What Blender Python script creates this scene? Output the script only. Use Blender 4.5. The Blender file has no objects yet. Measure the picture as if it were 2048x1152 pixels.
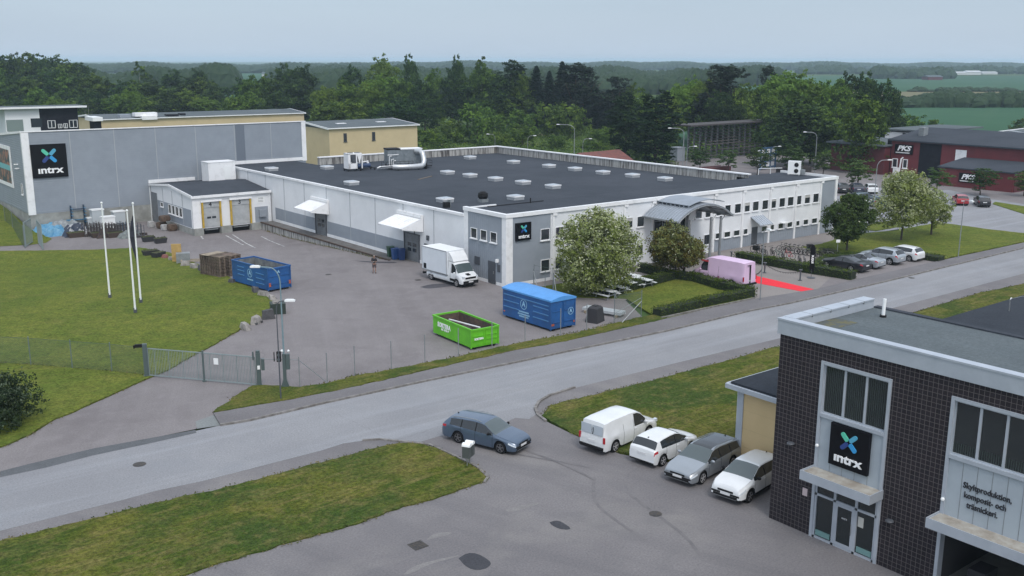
import bpy, bmesh, math, random
from mathutils import Vector, Matrix
from mathutils.geometry import tessellate_polygon
S = bpy.context.scene
C = S.collection
R = math.radians
PI = math.pi
rnd = random.Random(7)

# ---------------------------------------------------------------- camera
EYE = (0.0, 0.0, 20.5)
FPX = 2000.0                                  # focal length in pixels of a 2048 wide frame
PITCH, ROLL, YAW = R(12.8386), R(-0.1347), R(38.1886)
_f = Vector((math.cos(PITCH) * math.sin(YAW), math.cos(PITCH) * math.cos(YAW), -math.sin(PITCH)))
_r = Vector((math.cos(YAW), -math.sin(YAW), 0.0))
_d = _f.cross(_r)
RT = math.cos(ROLL) * _r + math.sin(ROLL) * _d
DN = _f.cross(RT)
cam_data = bpy.data.cameras.new("camera")
cam_data.sensor_width = 36.0
cam_data.lens = FPX / 2048.0 * 36.0
cam_data.clip_start = 0.5
cam_data.clip_end = 30000.0
cam = bpy.data.objects.new("camera", cam_data)
M3 = Matrix((RT, -DN, -_f)).transposed()
cam.matrix_world = Matrix.Translation(EYE) @ M3.to_4x4()
C.objects.link(cam)
S.camera = cam
S.render.resolution_x = 1024
S.render.resolution_y = 576

# ---------------------------------------------------------------- world: overcast daylight
SUN_EL, SUN_AZ = R(52), R(200)
w = bpy.data.worlds.new("World")
S.world = w
w.use_nodes = True
nt = w.node_tree
for n in list(nt.nodes):
    nt.nodes.remove(n)
N = nt.nodes.new
out = N("ShaderNodeOutputWorld")
bg1 = N("ShaderNodeBackground")
bg2 = N("ShaderNodeBackground")
add = N("ShaderNodeAddShader")
sky = N("ShaderNodeTexSky")
sky.sky_type = 'NISHITA'
sky.sun_disc = False
sky.sun_elevation = SUN_EL
sky.sun_rotation = SUN_AZ
sky.dust_density = 4.0
sky.altitude = 50.0
bg1.inputs[1].default_value = 0.05
tc = N("ShaderNodeTexCoord")
sep = N("ShaderNodeSeparateXYZ")
ramp = N("ShaderNodeValToRGB")
e = ramp.color_ramp.elements
e[0].position = 0.0
e[0].color = (0.50, 0.595, 0.71, 1)
e[1].position = 1.0
e[1].color = (0.90, 0.97, 1.06, 1)
m1 = e.new(0.055)
m1.color = (0.385, 0.48, 0.59, 1)
m2 = e.new(0.3)
m2.color = (0.62, 0.69, 0.79, 1)
noi = N("ShaderNodeTexNoise")
noi.inputs['Scale'].default_value = 2.2
noi.inputs['Detail'].default_value = 5
mp = N("ShaderNodeMapping")
mp.inputs['Scale'].default_value = (1, 1, 6)
mixn = N("ShaderNodeMixRGB")
mixn.blend_type = 'MULTIPLY'
mixn.inputs[0].default_value = 0.35
rr = N("ShaderNodeValToRGB")
rr.color_ramp.elements[0].position = 0.3
rr.color_ramp.elements[0].color = (0.82, 0.84, 0.88, 1)
rr.color_ramp.elements[1].position = 0.7
rr.color_ramp.elements[1].color = (1.1, 1.1, 1.08, 1)
L = nt.links.new
L(tc.outputs['Generated'], sep.inputs[0])
L(sep.outputs[2], ramp.inputs[0])
L(tc.outputs['Generated'], mp.inputs[0])
L(mp.outputs[0], noi.inputs['Vector'])
L(noi.outputs[0], rr.inputs[0])
L(ramp.outputs[0], mixn.inputs[1])
L(rr.outputs[0], mixn.inputs[2])
L(mixn.outputs[0], bg2.inputs[0])
bg2.inputs[1].default_value = 0.8
L(sky.outputs[0], bg1.inputs[0])
L(bg1.outputs[0], add.inputs[0])
L(bg2.outputs[0], add.inputs[1])
L(add.outputs[0], out.inputs[0])
sd = bpy.data.lights.new("sun", 'SUN')
sd.energy = 1.0
sd.angle = R(16)
sd.color = (1.0, 0.97, 0.93)
sun = bpy.data.objects.new("sun", sd)
sun.rotation_euler = (R(90) - SUN_EL, 0, PI - SUN_AZ)
C.objects.link(sun)
S.view_settings.view_transform = 'Standard'
S.view_settings.look = 'None'
S.view_settings.exposure = 0.34
S.view_settings.gamma = 1.0
S.view_settings.use_curve_mapping = False
try:
    S.cycles.volume_bounces = 1
    S.cycles.max_bounces = 6
    S.cycles.transparent_max_bounces = 16
except Exception:
    pass

# ---------------------------------------------------------------- helpers
def hgt(x, y):
    """height of the ground: the yard falls 0.9 m towards the loading docks"""
    if x > 56.0:
        return 0.0
    if y < 88: return 0.0
    if y < 112: return -0.9 * (y - 88) / 24
    if y < 136: return -0.9
    if y < 150: return -0.9 * (150 - y) / 14
    return 0.0

def G(px, py, z=None):
    """ground point seen at pixel (px, py) of the 2048 x 1152 photograph"""
    d = RT * ((px - 1024) / FPX) + DN * ((py - 576) / FPX) + _f
    zz = z or 0.0
    for _ in range(14):
        t = (zz - EYE[2]) / d.z
        p = Vector((d.x * t, d.y * t, zz))
        if z is not None: break
        zz = hgt(p.x, p.y)
    return p

def srgb(h):
    h = h.lstrip('#')
    o = []
    for i in (0, 2, 4):
        c = int(h[i:i + 2], 16) / 255
        o.append(c / 12.92 if c <= 0.04045 else ((c + 0.055) / 1.055) ** 2.4)
    return (*o, 1)

MATS = {}
def mat(name, col, rough=0.7, metal=0.0, col2=None, scale=3.0, detail=4.0, lo=0.35, hi=0.65, bump=0.0, bscale=40.0,
        coat=0.0, spec=0.5, rand=0.0, emit=None, stretch=None, trans=0.0, alpha=1.0):
    if name in MATS: return MATS[name]
    m = bpy.data.materials.new(name)
    m.use_nodes = True
    t = m.node_tree
    b = t.nodes['Principled BSDF']
    col = (*col[:3], 1)
    b.inputs['Base Color'].default_value = col
    b.inputs['Roughness'].default_value = rough
    b.inputs['Metallic'].default_value = metal
    b.inputs['Coat Weight'].default_value = coat
    b.inputs['Coat Roughness'].default_value = 0.05
    b.inputs['Specular IOR Level'].default_value = spec
    b.inputs['Alpha'].default_value = alpha
    nn, ll = t.nodes.new, t.links.new
    src = None
    tcn = nn('ShaderNodeTexCoord')
    vec = tcn.outputs['Object']
    if stretch:
        mpn = nn('ShaderNodeMapping')
        mpn.inputs['Scale'].default_value = stretch
        ll(vec, mpn.inputs[0])
        vec = mpn.outputs[0]
    if col2 is not None:
        no = nn('ShaderNodeTexNoise')
        no.inputs['Scale'].default_value = scale
        no.inputs['Detail'].default_value = detail
        no.inputs['Roughness'].default_value = 0.65
        ll(vec, no.inputs['Vector'])
        mr = nn('ShaderNodeMapRange')
        mr.inputs[1].default_value = lo
        mr.inputs[2].default_value = hi
        ll(no.outputs[0], mr.inputs[0])
        mx = nn('ShaderNodeMixRGB')
        mx.inputs[1].default_value = col
        mx.inputs[2].default_value = (*col2[:3], 1)
        ll(mr.outputs[0], mx.inputs[0])
        src = mx.outputs[0]
    if rand:
        oi = nn('ShaderNodeObjectInfo')
        hs = nn('ShaderNodeHueSaturation')
        m2 = nn('ShaderNodeMapRange')
        m2.inputs[3].default_value = 1 - rand
        m2.inputs[4].default_value = 1 + rand
        ll(oi.outputs['Random'], m2.inputs[0])
        ll(m2.outputs[0], hs.inputs['Value'])
        m3 = nn('ShaderNodeMapRange')
        m3.inputs[3].default_value = 0.5 - rand * 0.06
        m3.inputs[4].default_value = 0.5 + rand * 0.06
        mu = nn('ShaderNodeMath'); mu.operation = 'FRACT'
        mu0 = nn('ShaderNodeMath'); mu0.operation = 'MULTIPLY'; mu0.inputs[1].default_value = 7.31
        ll(oi.outputs['Random'], mu0.inputs[0]); ll(mu0.outputs[0], mu.inputs[0])
        ll(mu.outputs[0], m3.inputs[0]); ll(m3.outputs[0], hs.inputs['Hue'])
        if src is None: hs.inputs['Color'].default_value = col
        else: ll(src, hs.inputs['Color'])
        src = hs.outputs[0]
    if src is not None:
        ll(src, b.inputs['Base Color'])
    if bump:
        nb = nn('ShaderNodeTexNoise')
        nb.inputs['Scale'].default_value = bscale
        nb.inputs['Detail'].default_value = 3
        ll(vec, nb.inputs['Vector'])
        bn = nn('ShaderNodeBump')
        bn.inputs['Strength'].default_value = bump
        bn.inputs['Distance'].default_value = 0.05
        ll(nb.outputs[0], bn.inputs['Height'])
        ll(bn.outputs[0], b.inputs['Normal'])
    if emit:
        b.inputs['Emission Color'].default_value = (*emit[:3], 1)
        b.inputs['Emission Strength'].default_value = 1.0
    if trans:
        tr = nn('ShaderNodeBsdfTranslucent')
        if src is not None: ll(src, tr.inputs[0])
        else: tr.inputs[0].default_value = col
        ms = nn('ShaderNodeMixShader')
        ms.inputs[0].default_value = trans
        ll(b.outputs[0], ms.inputs[1]); ll(tr.outputs[0], ms.inputs[2])
        ll(ms.outputs[0], t.nodes['Material Output'].inputs[0])
    MATS[name] = m
    return m

def tag(o, label=None, cat=None, group=None, kind=None):
    if label: o['label'] = label
    if cat: o['category'] = cat
    if group: o['group'] = group
    if kind: o['kind'] = kind
    return o

def thing(name, label, cat, loc=(0, 0, 0), rotz=0.0, group=None):
    o = bpy.data.objects.new(name, None)
    o.empty_display_size = 0.2
    C.objects.link(o)
    o.location = loc
    o.rotation_euler = (0, 0, rotz)
    return tag(o, label, cat, group)

def copy_tree(o, parent=None):
    c = o.copy()
    C.objects.link(c)
    if parent is not None: c.parent = parent
    for ch in list(o.children):
        copy_tree(ch, c)
    return c

def dup(root, loc, rotz, label, group=None, scale=None):
    c = copy_tree(root)
    c.location = loc
    c.rotation_euler = (0, 0, rotz)
    c['label'] = label
    if group: c['group'] = group
    if scale: c.scale = scale
    return c

class MB:
    """collects shapes and links them as ONE mesh object"""
    def __init__(s):
        s.v = []; s.f = []; s.m = []; s.c = []
    def _add(s, vs, fs, mi=0):
        b = len(s.v); s.c.append(b)
        s.v.extend([tuple(v) for v in vs])
        for f in fs:
            s.f.append([b + i for i in f]); s.m.append(mi)
        return s
    def box(s, x0, x1, y0, y1, z0, z1, mi=0):
        if x0 > x1: x0, x1 = x1, x0
        if y0 > y1: y0, y1 = y1, y0
        if z0 > z1: z0, z1 = z1, z0
        return s._add([(x0, y0, z0), (x1, y0, z0), (x1, y1, z0), (x0, y1, z0), (x0, y0, z1), (x1, y0, z1), (x1, y1, z1), (x0, y1, z1)],
                      [(3, 2, 1, 0), (4, 5, 6, 7), (0, 1, 5, 4), (1, 2, 6, 5), (2, 3, 7, 6), (3, 0, 4, 7)], mi)
    def obox(s, c, size, M=None, mi=0):
        """box of size about c, turned by matrix M (or by an angle about z)"""
        if M is None: M = Matrix.Identity(3)
        elif isinstance(M, (int, float)): M = Matrix.Rotation(M, 3, 'Z')
        hx, hy, hz = size[0] / 2, size[1] / 2, size[2] / 2
        c = Vector(c)
        vs = [c + M @ Vector((a * hx, b * hy, d * hz)) for d in (-1, 1) for a, b in ((-1, -1), (1, -1), (1, 1), (-1, 1))]
        return s._add(vs, [(3, 2, 1, 0), (4, 5, 6, 7), (0, 1, 5, 4), (1, 2, 6, 5), (2, 3, 7, 6), (3, 0, 4, 7)], mi)
    def cyl(s, a, b, r0, r1=None, n=8, mi=0, cap=True):
        r1 = r0 if r1 is None else r1
        a = Vector(a); b = Vector(b)
        d = (b - a).normalized()
        u = d.orthogonal().normalized(); w_ = d.cross(u)
        vs = []
        for p, r in ((a, r0), (b, r1)):
            for i in range(n):
                t = 2 * PI * i / n
                vs.append(p + u * (r * math.cos(t)) + w_ * (r * math.sin(t)))
        fs = [(i, (i + 1) % n, n + (i + 1) % n, n + i) for i in range(n)]
        if cap: fs += [tuple(range(n))[::-1], tuple(range(n, 2 * n))]
        return s._add(vs, fs, mi)
    def tube(s, pts, r, n=6, mi=0):
        pts = [Vector(p) for p in pts]
        rs = r if isinstance(r, (list, tuple)) else [r] * len(pts)
        vs = []; fs = []
        up = None
        for k, p in enumerate(pts):
            d = ((pts[min(k + 1, len(pts) - 1)] - pts[max(k - 1, 0)])).normalized()
            if up is None: up = d.orthogonal().normalized()
            u = (up - d * up.dot(d))
            u = u.normalized() if u.length > 1e-5 else d.orthogonal().normalized()
            up = u
            w_ = d.cross(u)
            for i in range(n):
                t = 2 * PI * i / n
                vs.append(p + u * (rs[k] * math.cos(t)) + w_ * (rs[k] * math.sin(t)))
        for k in range(len(pts) - 1):
            for i in range(n):
                fs.append((k * n + i, k * n + (i + 1) % n, (k + 1) * n + (i + 1) % n, (k + 1) * n + i))
        fs += [tuple(range(n))[::-1], tuple(range((len(pts) - 1) * n, len(pts) * n))]
        return s._add(vs, fs, mi)
    def prism(s, poly, z0, z1, mi=0, side=None):
        """poly: (x, y) list; heights may be numbers or functions of x, y"""
        a = sum(poly[i][0] * poly[(i + 1) % len(poly)][1] - poly[(i + 1) % len(poly)][0] * poly[i][1] for i in range(len(poly)))
        if a < 0: poly = poly[::-1]
        f0 = z0 if callable(z0) else (lambda x, y: z0)
        f1 = z1 if callable(z1) else (lambda x, y: z1)
        n = len(poly)
        vs = [(x, y, f0(x, y)) for x, y in poly] + [(x, y, f1(x, y)) for x, y in poly]
        s._add(vs, [tuple(range(n, 2 * n))], mi)
        b = len(s.v) - 2 * n
        for i in range(n):
            j = (i + 1) % n
            s.f.append([b + i, b + j, b + n + j, b + n + i]); s.m.append(mi if side is None else side)
        s.f.append([b + i for i in range(n)][::-1]); s.m.append(mi if side is None else side)
        return s
    def extr(s, prof, axis, a0, a1, mi=0):
        """profile in the two other axes pushed along axis ('x' or 'y')"""
        n = len(prof)
        vs = []
        for a in (a0, a1):
            for p, q in prof:
                vs.append((a, p, q) if axis == 'x' else (p, a, q))
        fs = [(i, (i + 1) % n, n + (i + 1) % n, n + i) for i in range(n)]
        fs += [tuple(range(n))[::-1], tuple(range(n, 2 * n))]
        return s._add(vs, fs, mi)
    def ball(s, c, r, n=8, m=6, mi=0, sc=(1, 1, 1), jit=0.0, rg=None):
        vs = []; fs = []
        for j in range(m + 1):
            th = PI * j / m
            for i in range(n):
                ph = 2 * PI * i / n
                k = r * (1 + (rg.uniform(-jit, jit) if jit and rg else 0))
                vs.append((c[0] + sc[0] * k * math.sin(th) * math.cos(ph), c[1] + sc[1] * k * math.sin(th) * math.sin(ph), c[2] + sc[2] * k * math.cos(th)))
        for j in range(m):
            for i in range(n):
                fs.append((j * n + i, (j + 1) * n + i, (j + 1) * n + (i + 1) % n, j * n + (i + 1) % n))
        return s._add(vs, fs, mi)
    def mesh(s, name, mats, smooth=False, fix=True, sharp=32):
        me = bpy.data.meshes.new(name)
        me.from_pydata(s.v, [], s.f)
        for m in (mats if isinstance(mats, (list, tuple)) else [mats]):
            me.materials.append(m)
        me.polygons.foreach_set('material_index', s.m)
        if fix or smooth:
            bm = bmesh.new(); bm.from_mesh(me)
            if smooth: bmesh.ops.remove_doubles(bm, verts=bm.verts, dist=1e-4)
            if fix: bmesh.ops.recalc_face_normals(bm, faces=bm.faces)
            if smooth:
                for f in bm.faces: f.smooth = True
                for e_ in bm.edges:
                    if len(e_.link_faces) == 2 and e_.calc_face_angle(0) > R(sharp): e_.smooth = False
            bm.to_mesh(me); bm.free()
        return me
    def build(s, name, mats, parent=None, smooth=False, fix=True, sharp=32, **kw):
        o = bpy.data.objects.new(name, s.mesh(name, mats, smooth, fix, sharp))
        C.objects.link(o)
        if parent is not None: o.parent = parent
        if kw: tag(o, **kw)
        return o

def builds(mb, name, mats, parent, **kw):
    """every shape collected in mb becomes a part of its own"""
    st = mb.c + [len(mb.v)]
    for a, b in zip(st[:-1], st[1:]):
        q = MB(); q.v = mb.v[a:b]
        for f, m_ in zip(mb.f, mb.m):
            if a <= f[0] < b: q.f.append([i - a for i in f]); q.m.append(m_)
        o = q.build(name, mats, parent, **kw)
    return o

def text_mesh(txt, size, depth=0.02, bold=0.0, spacing=1.0, shear=0.0):
    cu = bpy.data.curves.new('lettering', 'FONT')
    cu.body = txt
    cu.size = size
    cu.extrude = depth / 2
    cu.offset = bold
    cu.space_character = spacing
    cu.shear = shear
    cu.align_x = 'CENTER'
    cu.align_y = 'CENTER'
    cu.resolution_u = 3
    ob = bpy.data.objects.new('lettering', cu)
    C.objects.link(ob)
    dg = bpy.context.evaluated_depsgraph_get()
    me = bpy.data.meshes.new_from_object(ob.evaluated_get(dg))
    bpy.data.objects.remove(ob)
    bpy.data.curves.remove(cu)
    return me

def text(txt, size, m, parent, loc, facing, depth=0.02, bold=0.0, spacing=1.0, width=None, name='lettering', shear=0.0):
    """lettering standing upright, read from the side that `facing` (angle of its outward normal) points to"""
    me = text_mesh(txt, size, depth, bold, spacing, shear)
    me.materials.clear()
    me.materials.append(m)
    o = bpy.data.objects.new(name, me)
    if width:
        xs = [v.co.x for v in me.vertices]
        k = width / max(1e-3, (max(xs) - min(xs)))
        o.scale = (k, 1, 1)
    o.location = loc
    o.rotation_euler = (PI / 2, 0, facing + PI / 2)
    C.objects.link(o)
    o.parent = parent
    return o

def each(name, m, parent, boxes):
    """one mesh per box, each a part of its own"""
    for b in boxes: MB().box(*b).build(name, m, parent)
# ---------------------------------------------------------------- ground materials
def ground_mat(name, base, alt, fine, scale=0.12, fs=2.2, streak=None, cracks=False, rough=0.92, bump=0.25, patches=None, grain=(11, .14)):
    """weathered surface: broad blotches, fine grain, optional long streaks, cracks"""
    m = bpy.data.materials.new(name); m.use_nodes = True
    t = m.node_tree; b = t.nodes['Principled BSDF']; nn, ll = t.nodes.new, t.links.new
    b.inputs['Roughness'].default_value = rough
    b.inputs['Specular IOR Level'].default_value = 0.08
    geo = nn('ShaderNodeNewGeometry')
    P = geo.outputs['Position']
    def noise(sc, det=5, vec=P, rg=0.6, dist=0.0):
        n = nn('ShaderNodeTexNoise'); n.inputs['Scale'].default_value = sc; n.inputs['Detail'].default_value = det
        n.inputs['Roughness'].default_value = rg; n.inputs['Distortion'].default_value = dist
        ll(vec, n.inputs['Vector']); return n.outputs[0]
    def mix(fac, a, c, lo=0.4, hi=0.6, typ='MIX', amt=1.0):
        mr = nn('ShaderNodeMapRange'); mr.inputs[1].default_value = lo; mr.inputs[2].default_value = hi; mr.inputs[4].default_value = amt
        ll(fac, mr.inputs[0]); mx = nn('ShaderNodeMixRGB'); mx.blend_type = typ; ll(mr.outputs[0], mx.inputs[0])
        for i, q in ((1, a), (2, c)):
            if isinstance(q, tuple): mx.inputs[i].default_value = (*q[:3], 1)
            else: ll(q, mx.inputs[i])
        return mx.outputs[0]
    col = mix(noise(scale, 6), base, alt)
    col = mix(noise(fs, 6, rg=0.75), col, fine, 0.42, 0.75, amt=0.75)
    if streak:
        ang, sx, sy, c3, amt = streak
        mp_ = nn('ShaderNodeMapping'); mp_.vector_type = 'TEXTURE'; mp_.inputs['Rotation'].default_value = (0, 0, ang); mp_.inputs['Scale'].default_value = (1 / sx, 1 / sy, 1)
        ll(P, mp_.inputs[0])
        col = mix(noise(1.0, 5, mp_.outputs[0]), col, c3, 0.48, 0.68, amt=amt)
    if patches:
        for sc_, c4, lo, hi, amt in patches:
            col = mix(noise(sc_, 5, dist=0.4), col, c4, lo, hi, amt=amt)
    if cracks:
        vo = nn('ShaderNodeTexVoronoi'); vo.feature = 'DISTANCE_TO_EDGE'; vo.inputs['Scale'].default_value = 0.13
        ad = nn('ShaderNodeMixRGB'); ad.blend_type = 'ADD'; ad.inputs[0].default_value = 1.6
        nv = nn('ShaderNodeTexNoise'); nv.inputs['Scale'].default_value = 0.7; nv.inputs['Detail'].default_value = 6
        ll(P, nv.inputs['Vector']); ll(P, ad.inputs[1]); ll(nv.outputs[1], ad.inputs[2]); ll(ad.outputs[0], vo.inputs['Vector'])
        mr = nn('ShaderNodeMapRange'); mr.inputs[1].default_value = 0.002; mr.inputs[2].default_value = 0.007
        mr.inputs[3].default_value = cracks if isinstance(cracks, float) else 0.5; mr.inputs[4].default_value = 0.0
        ll(vo.outputs['Distance'], mr.inputs[0])
        msk = nn('ShaderNodeMapRange'); msk.inputs[1].default_value = 0.5; msk.inputs[2].default_value = 0.6
        ll(noise(0.05, 2), msk.inputs[0])
        mu = nn('ShaderNodeMath'); mu.operation = 'MULTIPLY'; ll(mr.outputs[0], mu.inputs[0]); ll(msk.outputs[0], mu.inputs[1])
        mx = nn('ShaderNodeMixRGB'); ll(mu.outputs[0], mx.inputs[0]); ll(col, mx.inputs[1]); mx.inputs[2].default_value = (0.03, 0.03, 0.032, 1)
        col = mx.outputs[0]
    mg = nn('ShaderNodeMapRange'); mg.inputs[1].default_value = .33; mg.inputs[2].default_value = .67; mg.inputs[3].default_value = 1 - grain[1]; mg.inputs[4].default_value = 1 + grain[1]
    ll(noise(grain[0], 3, rg=.8), mg.inputs[0])
    vm = nn('ShaderNodeVectorMath'); vm.operation = 'SCALE'; ll(col, vm.inputs[0]); ll(mg.outputs[0], vm.inputs[3]); col = vm.outputs[0]
    ll(col, b.inputs['Base Color'])
    if bump:
        bn = nn('ShaderNodeBump'); bn.inputs['Strength'].default_value = bump; bn.inputs['Distance'].default_value = 0.04
        ll(noise(14, 4), bn.inputs['Height']); ll(bn.outputs[0], b.inputs['Normal'])
    MATS[name] = m
    return m

GR = ground_mat('lawn_grass', (0.096, 0.130, 0.021), (0.140, 0.160, 0.028), (0.052, 0.080, 0.012), 0.14, 3.2, grain=(6.5, .5),
                streak=(R(150), 0.30, 2.6, (0.135, 0.135, 0.034), 0.6), bump=0.8,
                patches=[(0.33, (0.175, 0.156, 0.046), 0.54, 0.76, 0.5), (1.1, (0.050, 0.080, 0.013), 0.46, 0.66, 0.5)])
GR2 = ground_mat('verge_grass', (0.058, 0.084, 0.012), (0.108, 0.114, 0.020), (0.016, 0.034, 0.005), 0.3, 3.4, grain=(6.5, .5),
                 streak=(R(4), 0.35, 2.8, (0.165, 0.138, 0.05), 0.65), bump=0.8,
                 patches=[(0.55, (0.150, 0.120, 0.045), 0.52, 0.72, 0.6), (0.16, (0.032, 0.062, 0.013), 0.44, 0.6, 0.75), (1.3, (0.17, 0.14, 0.055), 0.52, 0.7, 0.5)])
FIELD = ground_mat('rough_meadow', (0.050, 0.092, 0.030), (0.075, 0.115, 0.036), (0.035, 0.065, 0.020), 0.02, 0.3, bump=0,
                   patches=[(0.035, (0.15, 0.14, 0.07), 0.58, 0.72, 0.5)])
CROP = ground_mat('crop_field', (0.034, 0.092, 0.048), (0.042, 0.106, 0.054), (0.030, 0.082, 0.043), 0.006, 0.06, bump=0,
                  streak=(R(25), 0.002, 0.06, (0.055, 0.112, 0.058), 0.5))
CROP2 = ground_mat('dry_field', (0.17, 0.15, 0.085), (0.13, 0.14, 0.075), (0.11, 0.12, 0.06), 0.01, 0.06, bump=0)
ASPH = ground_mat('yard_asphalt', (0.194, 0.180, 0.181), (0.226, 0.211, 0.211), (0.130, 0.121, 0.122), 0.10, 9.0,
                  streak=(R(66), 0.05, 0.8, (0.25, 0.233, 0.236), 0.28), cracks=0.12,
                  patches=[(0.22, (0.148, 0.135, 0.138), 0.5, 0.7, 0.6), (1.1, (0.235, 0.218, 0.222), 0.5, 0.7, 0.45)])
ASPH2 = ground_mat('forecourt_asphalt', (0.174, 0.166, 0.170), (0.205, 0.196, 0.198), (0.118, 0.113, 0.118), 0.12, 10.0,
                   streak=(R(-70), 0.07, 0.6, (0.135, 0.131, 0.137), 0.55), cracks=0.12,
                   patches=[(0.18, (0.235, 0.225, 0.215), 0.52, 0.72, 0.6), (0.6, (0.15, 0.146, 0.151), 0.5, 0.7, 0.5)])
ROAD = ground_mat('road_asphalt', (0.238, 0.242, 0.254), (0.275, 0.279, 0.290), (0.170, 0.173, 0.184), 0.15, 10.0,
                  streak=(R(-1), 0.03, 0.55, (0.31, 0.322, 0.343), 0.6), cracks=0.1,
                  patches=[(0.3, (0.197, 0.208, 0.226), 0.5, 0.72, 0.45)])
WALK = ground_mat('footpath_asphalt', (0.160, 0.153, 0.157), (0.187, 0.179, 0.183), (0.103, 0.102, 0.11), 0.25, 9.0,
                  streak=(R(0), 0.05, 1.0, (0.185, 0.185, 0.192), 0.3), cracks=0.1)
PAVE = ground_mat('paving', (0.235, 0.216, 0.205), (0.265, 0.245, 0.232), (0.175, 0.162, 0.156), 0.3, 9.0)
PATCH = ground_mat('new_asphalt_patch', (0.060, 0.062, 0.070), (0.075, 0.077, 0.085), (0.045, 0.045, 0.05), 0.6, 8.0)
PATCH2 = ground_mat('old_asphalt_patch', (0.105, 0.112, 0.12), (0.125, 0.132, 0.14), (0.08, 0.085, 0.09), 0.6, 8.0)
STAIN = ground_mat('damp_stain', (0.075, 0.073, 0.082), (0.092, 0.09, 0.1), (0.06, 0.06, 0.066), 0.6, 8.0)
KERB = mat('kerb_stone', (0.24, 0.23, 0.22), 0.9, col2=(0.12, 0.11, 0.10), scale=2.5, bump=0.3)
LINE = mat('worn_line_paint', (0.50, 0.50, 0.48), 0.8, col2=(0.2, 0.2, 0.21), scale=2.0, lo=0.4, hi=0.62)

def pts(*p):
    return [tuple(G(x, y)[:2]) for x, y in p]

def ragged(poly, step=0.5, amt=0.10, seed=1, smooth=0):
    rg = random.Random(seed)
    o = []
    n = len(poly)
    for i in range(n):
        a = Vector((*poly[i], 0)); b = Vector((*poly[(i + 1) % n], 0))
        d = b - a
        k = max(1, min(400, int(d.length / step)))
        nr = Vector((-d.y, d.x, 0)).normalized()
        for j in range(k):
            q = a + d * (j / k)
            if j: q += nr * rg.uniform(-amt, amt)
            o.append((q.x, q.y))
    return o

def rounded(poly, it=2):
    """corner cutting for the given open list of points"""
    for _ in range(it):
        o = [poly[0]]
        for a, b in zip(poly[:-1], poly[1:]):
            o.append((a[0] * .75 + b[0] * .25, a[1] * .75 + b[1] * .25))
            o.append((a[0] * .25 + b[0] * .75, a[1] * .25 + b[1] * .75))
        o.append(poly[-1]); poly = o
    return poly

def sheet(name, poly, m, dz, thick=0.0, kind='structure', side=None, **kw):
    """ground sheet that follows the fall of the yard; dz above it; cut at the folds"""
    a = sum(poly[i][0] * poly[(i + 1) % len(poly)][1] - poly[(i + 1) % len(poly)][0] * poly[i][1] for i in range(len(poly)))
    if a < 0: poly = poly[::-1]
    me = bpy.data.meshes.new(name)
    vs = [Vector((x, y, 0)) for x, y in poly]
    tris = tessellate_polygon([vs])
    me.from_pydata([tuple(v) for v in vs], [], [list(t) for t in tris])
    bm = bmesh.new(); bm.from_mesh(me)
    for yy in (88, 112, 136, 150):
        bmesh.ops.bisect_plane(bm, geom=bm.verts[:] + bm.edges[:] + bm.faces[:], plane_co=(0, yy, 0), plane_no=(0, 1, 0))
    if any(x > 56 for x, y in poly) and any(x < 56 for x, y in poly):
        bmesh.ops.bisect_plane(bm, geom=bm.verts[:] + bm.edges[:] + bm.faces[:], plane_co=(56, 0, 0), plane_no=(1, 0, 0))
    bmesh.ops.recalc_face_normals(bm, faces=bm.faces)
    for f in bm.faces:
        if f.normal.z < 0: f.normal_flip()
    for v in bm.verts:
        v.co.z = hgt(v.co.x, v.co.y) + dz
    if thick:
        be = [e_ for e_ in bm.edges if len(e_.link_faces) == 1]
        r_ = bmesh.ops.extrude_edge_only(bm, edges=be)
        for v in r_['geom']:
            if isinstance(v, bmesh.types.BMVert): v.co.z -= thick
        if side is not None:
            for f in r_['geom']:
                if isinstance(f, bmesh.types.BMFace): f.material_index = 1
        bmesh.ops.recalc_face_normals(bm, faces=bm.faces)
    bm.to_mesh(me); bm.free()
    me.materials.append(m)
    if side is not None: me.materials.append(side)
    o = bpy.data.objects.new(name, me); C.objects.link(o)
    return tag(o, kind=kind, **kw)

def ribbon(line, wid, z0, z1, off=0.0):
    """prism MB along a polyline"""
    mb = MB(); n = len(line); l_, r_ = [], []
    for i in range(n):
        a = Vector((*line[max(0, i - 1)], 0)); b = Vector((*line[min(n - 1, i + 1)], 0))
        d = (b - a).normalized(); nr = Vector((-d.y, d.x, 0)); p = Vector((*line[i], 0))
        q = p + nr * (off + wid / 2); s_ = p + nr * (off - wid / 2)
        l_.append((q.x, q.y)); r_.append((s_.x, s_.y))
    mb.prism(l_ + r_[::-1], z0, z1)
    return mb

# ---------------------------------------------------------------- terrain: one sheet to the horizon
far = 9000
base = MB()
xs = [-far, -300, 0, 55.9, 56.1, 150, 400, far]
ys = [-300, 0, 88, 112, 136, 150, 400, 1200, far]
vs = []
for y in ys:
    for x in xs:
        vs.append((x, y, (hgt(x, y) if x > -200 else 0) - 0.12))
fs = [(j * len(xs) + i, j * len(xs) + i + 1, (j + 1) * len(xs) + i + 1, (j + 1) * len(xs) + i) for j in range(len(ys) - 1) for i in range(len(xs) - 1)]
base._add(vs, fs)
base.build('ground', FIELD, fix=False, kind='structure')

# fields far off (the strips right of the wood)
def fld(name, m, ya, yb, xa=1330, xb=2500, dz=0.0):
    p = [tuple(G(x, y)[:2]) for x, y in ((xa, ya), (xb, ya), (xb, yb), (xa, yb))]
    sheet(name, p, m, dz)
fld('crop_field', CROP, 300, 215)
fld('rough_strip', CROP2, 193.5, 183.5)
fld('crop_field', CROP, 182.5, 152, 1300)
fld('crop_field', CROP, 200, 158, 395, 520)
fld('crop_field', CROP, 158, 147, 380, 760, 0.3)
fld('meadow', FIELD, 151, 137, 1700, 2500, 0.3)

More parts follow.
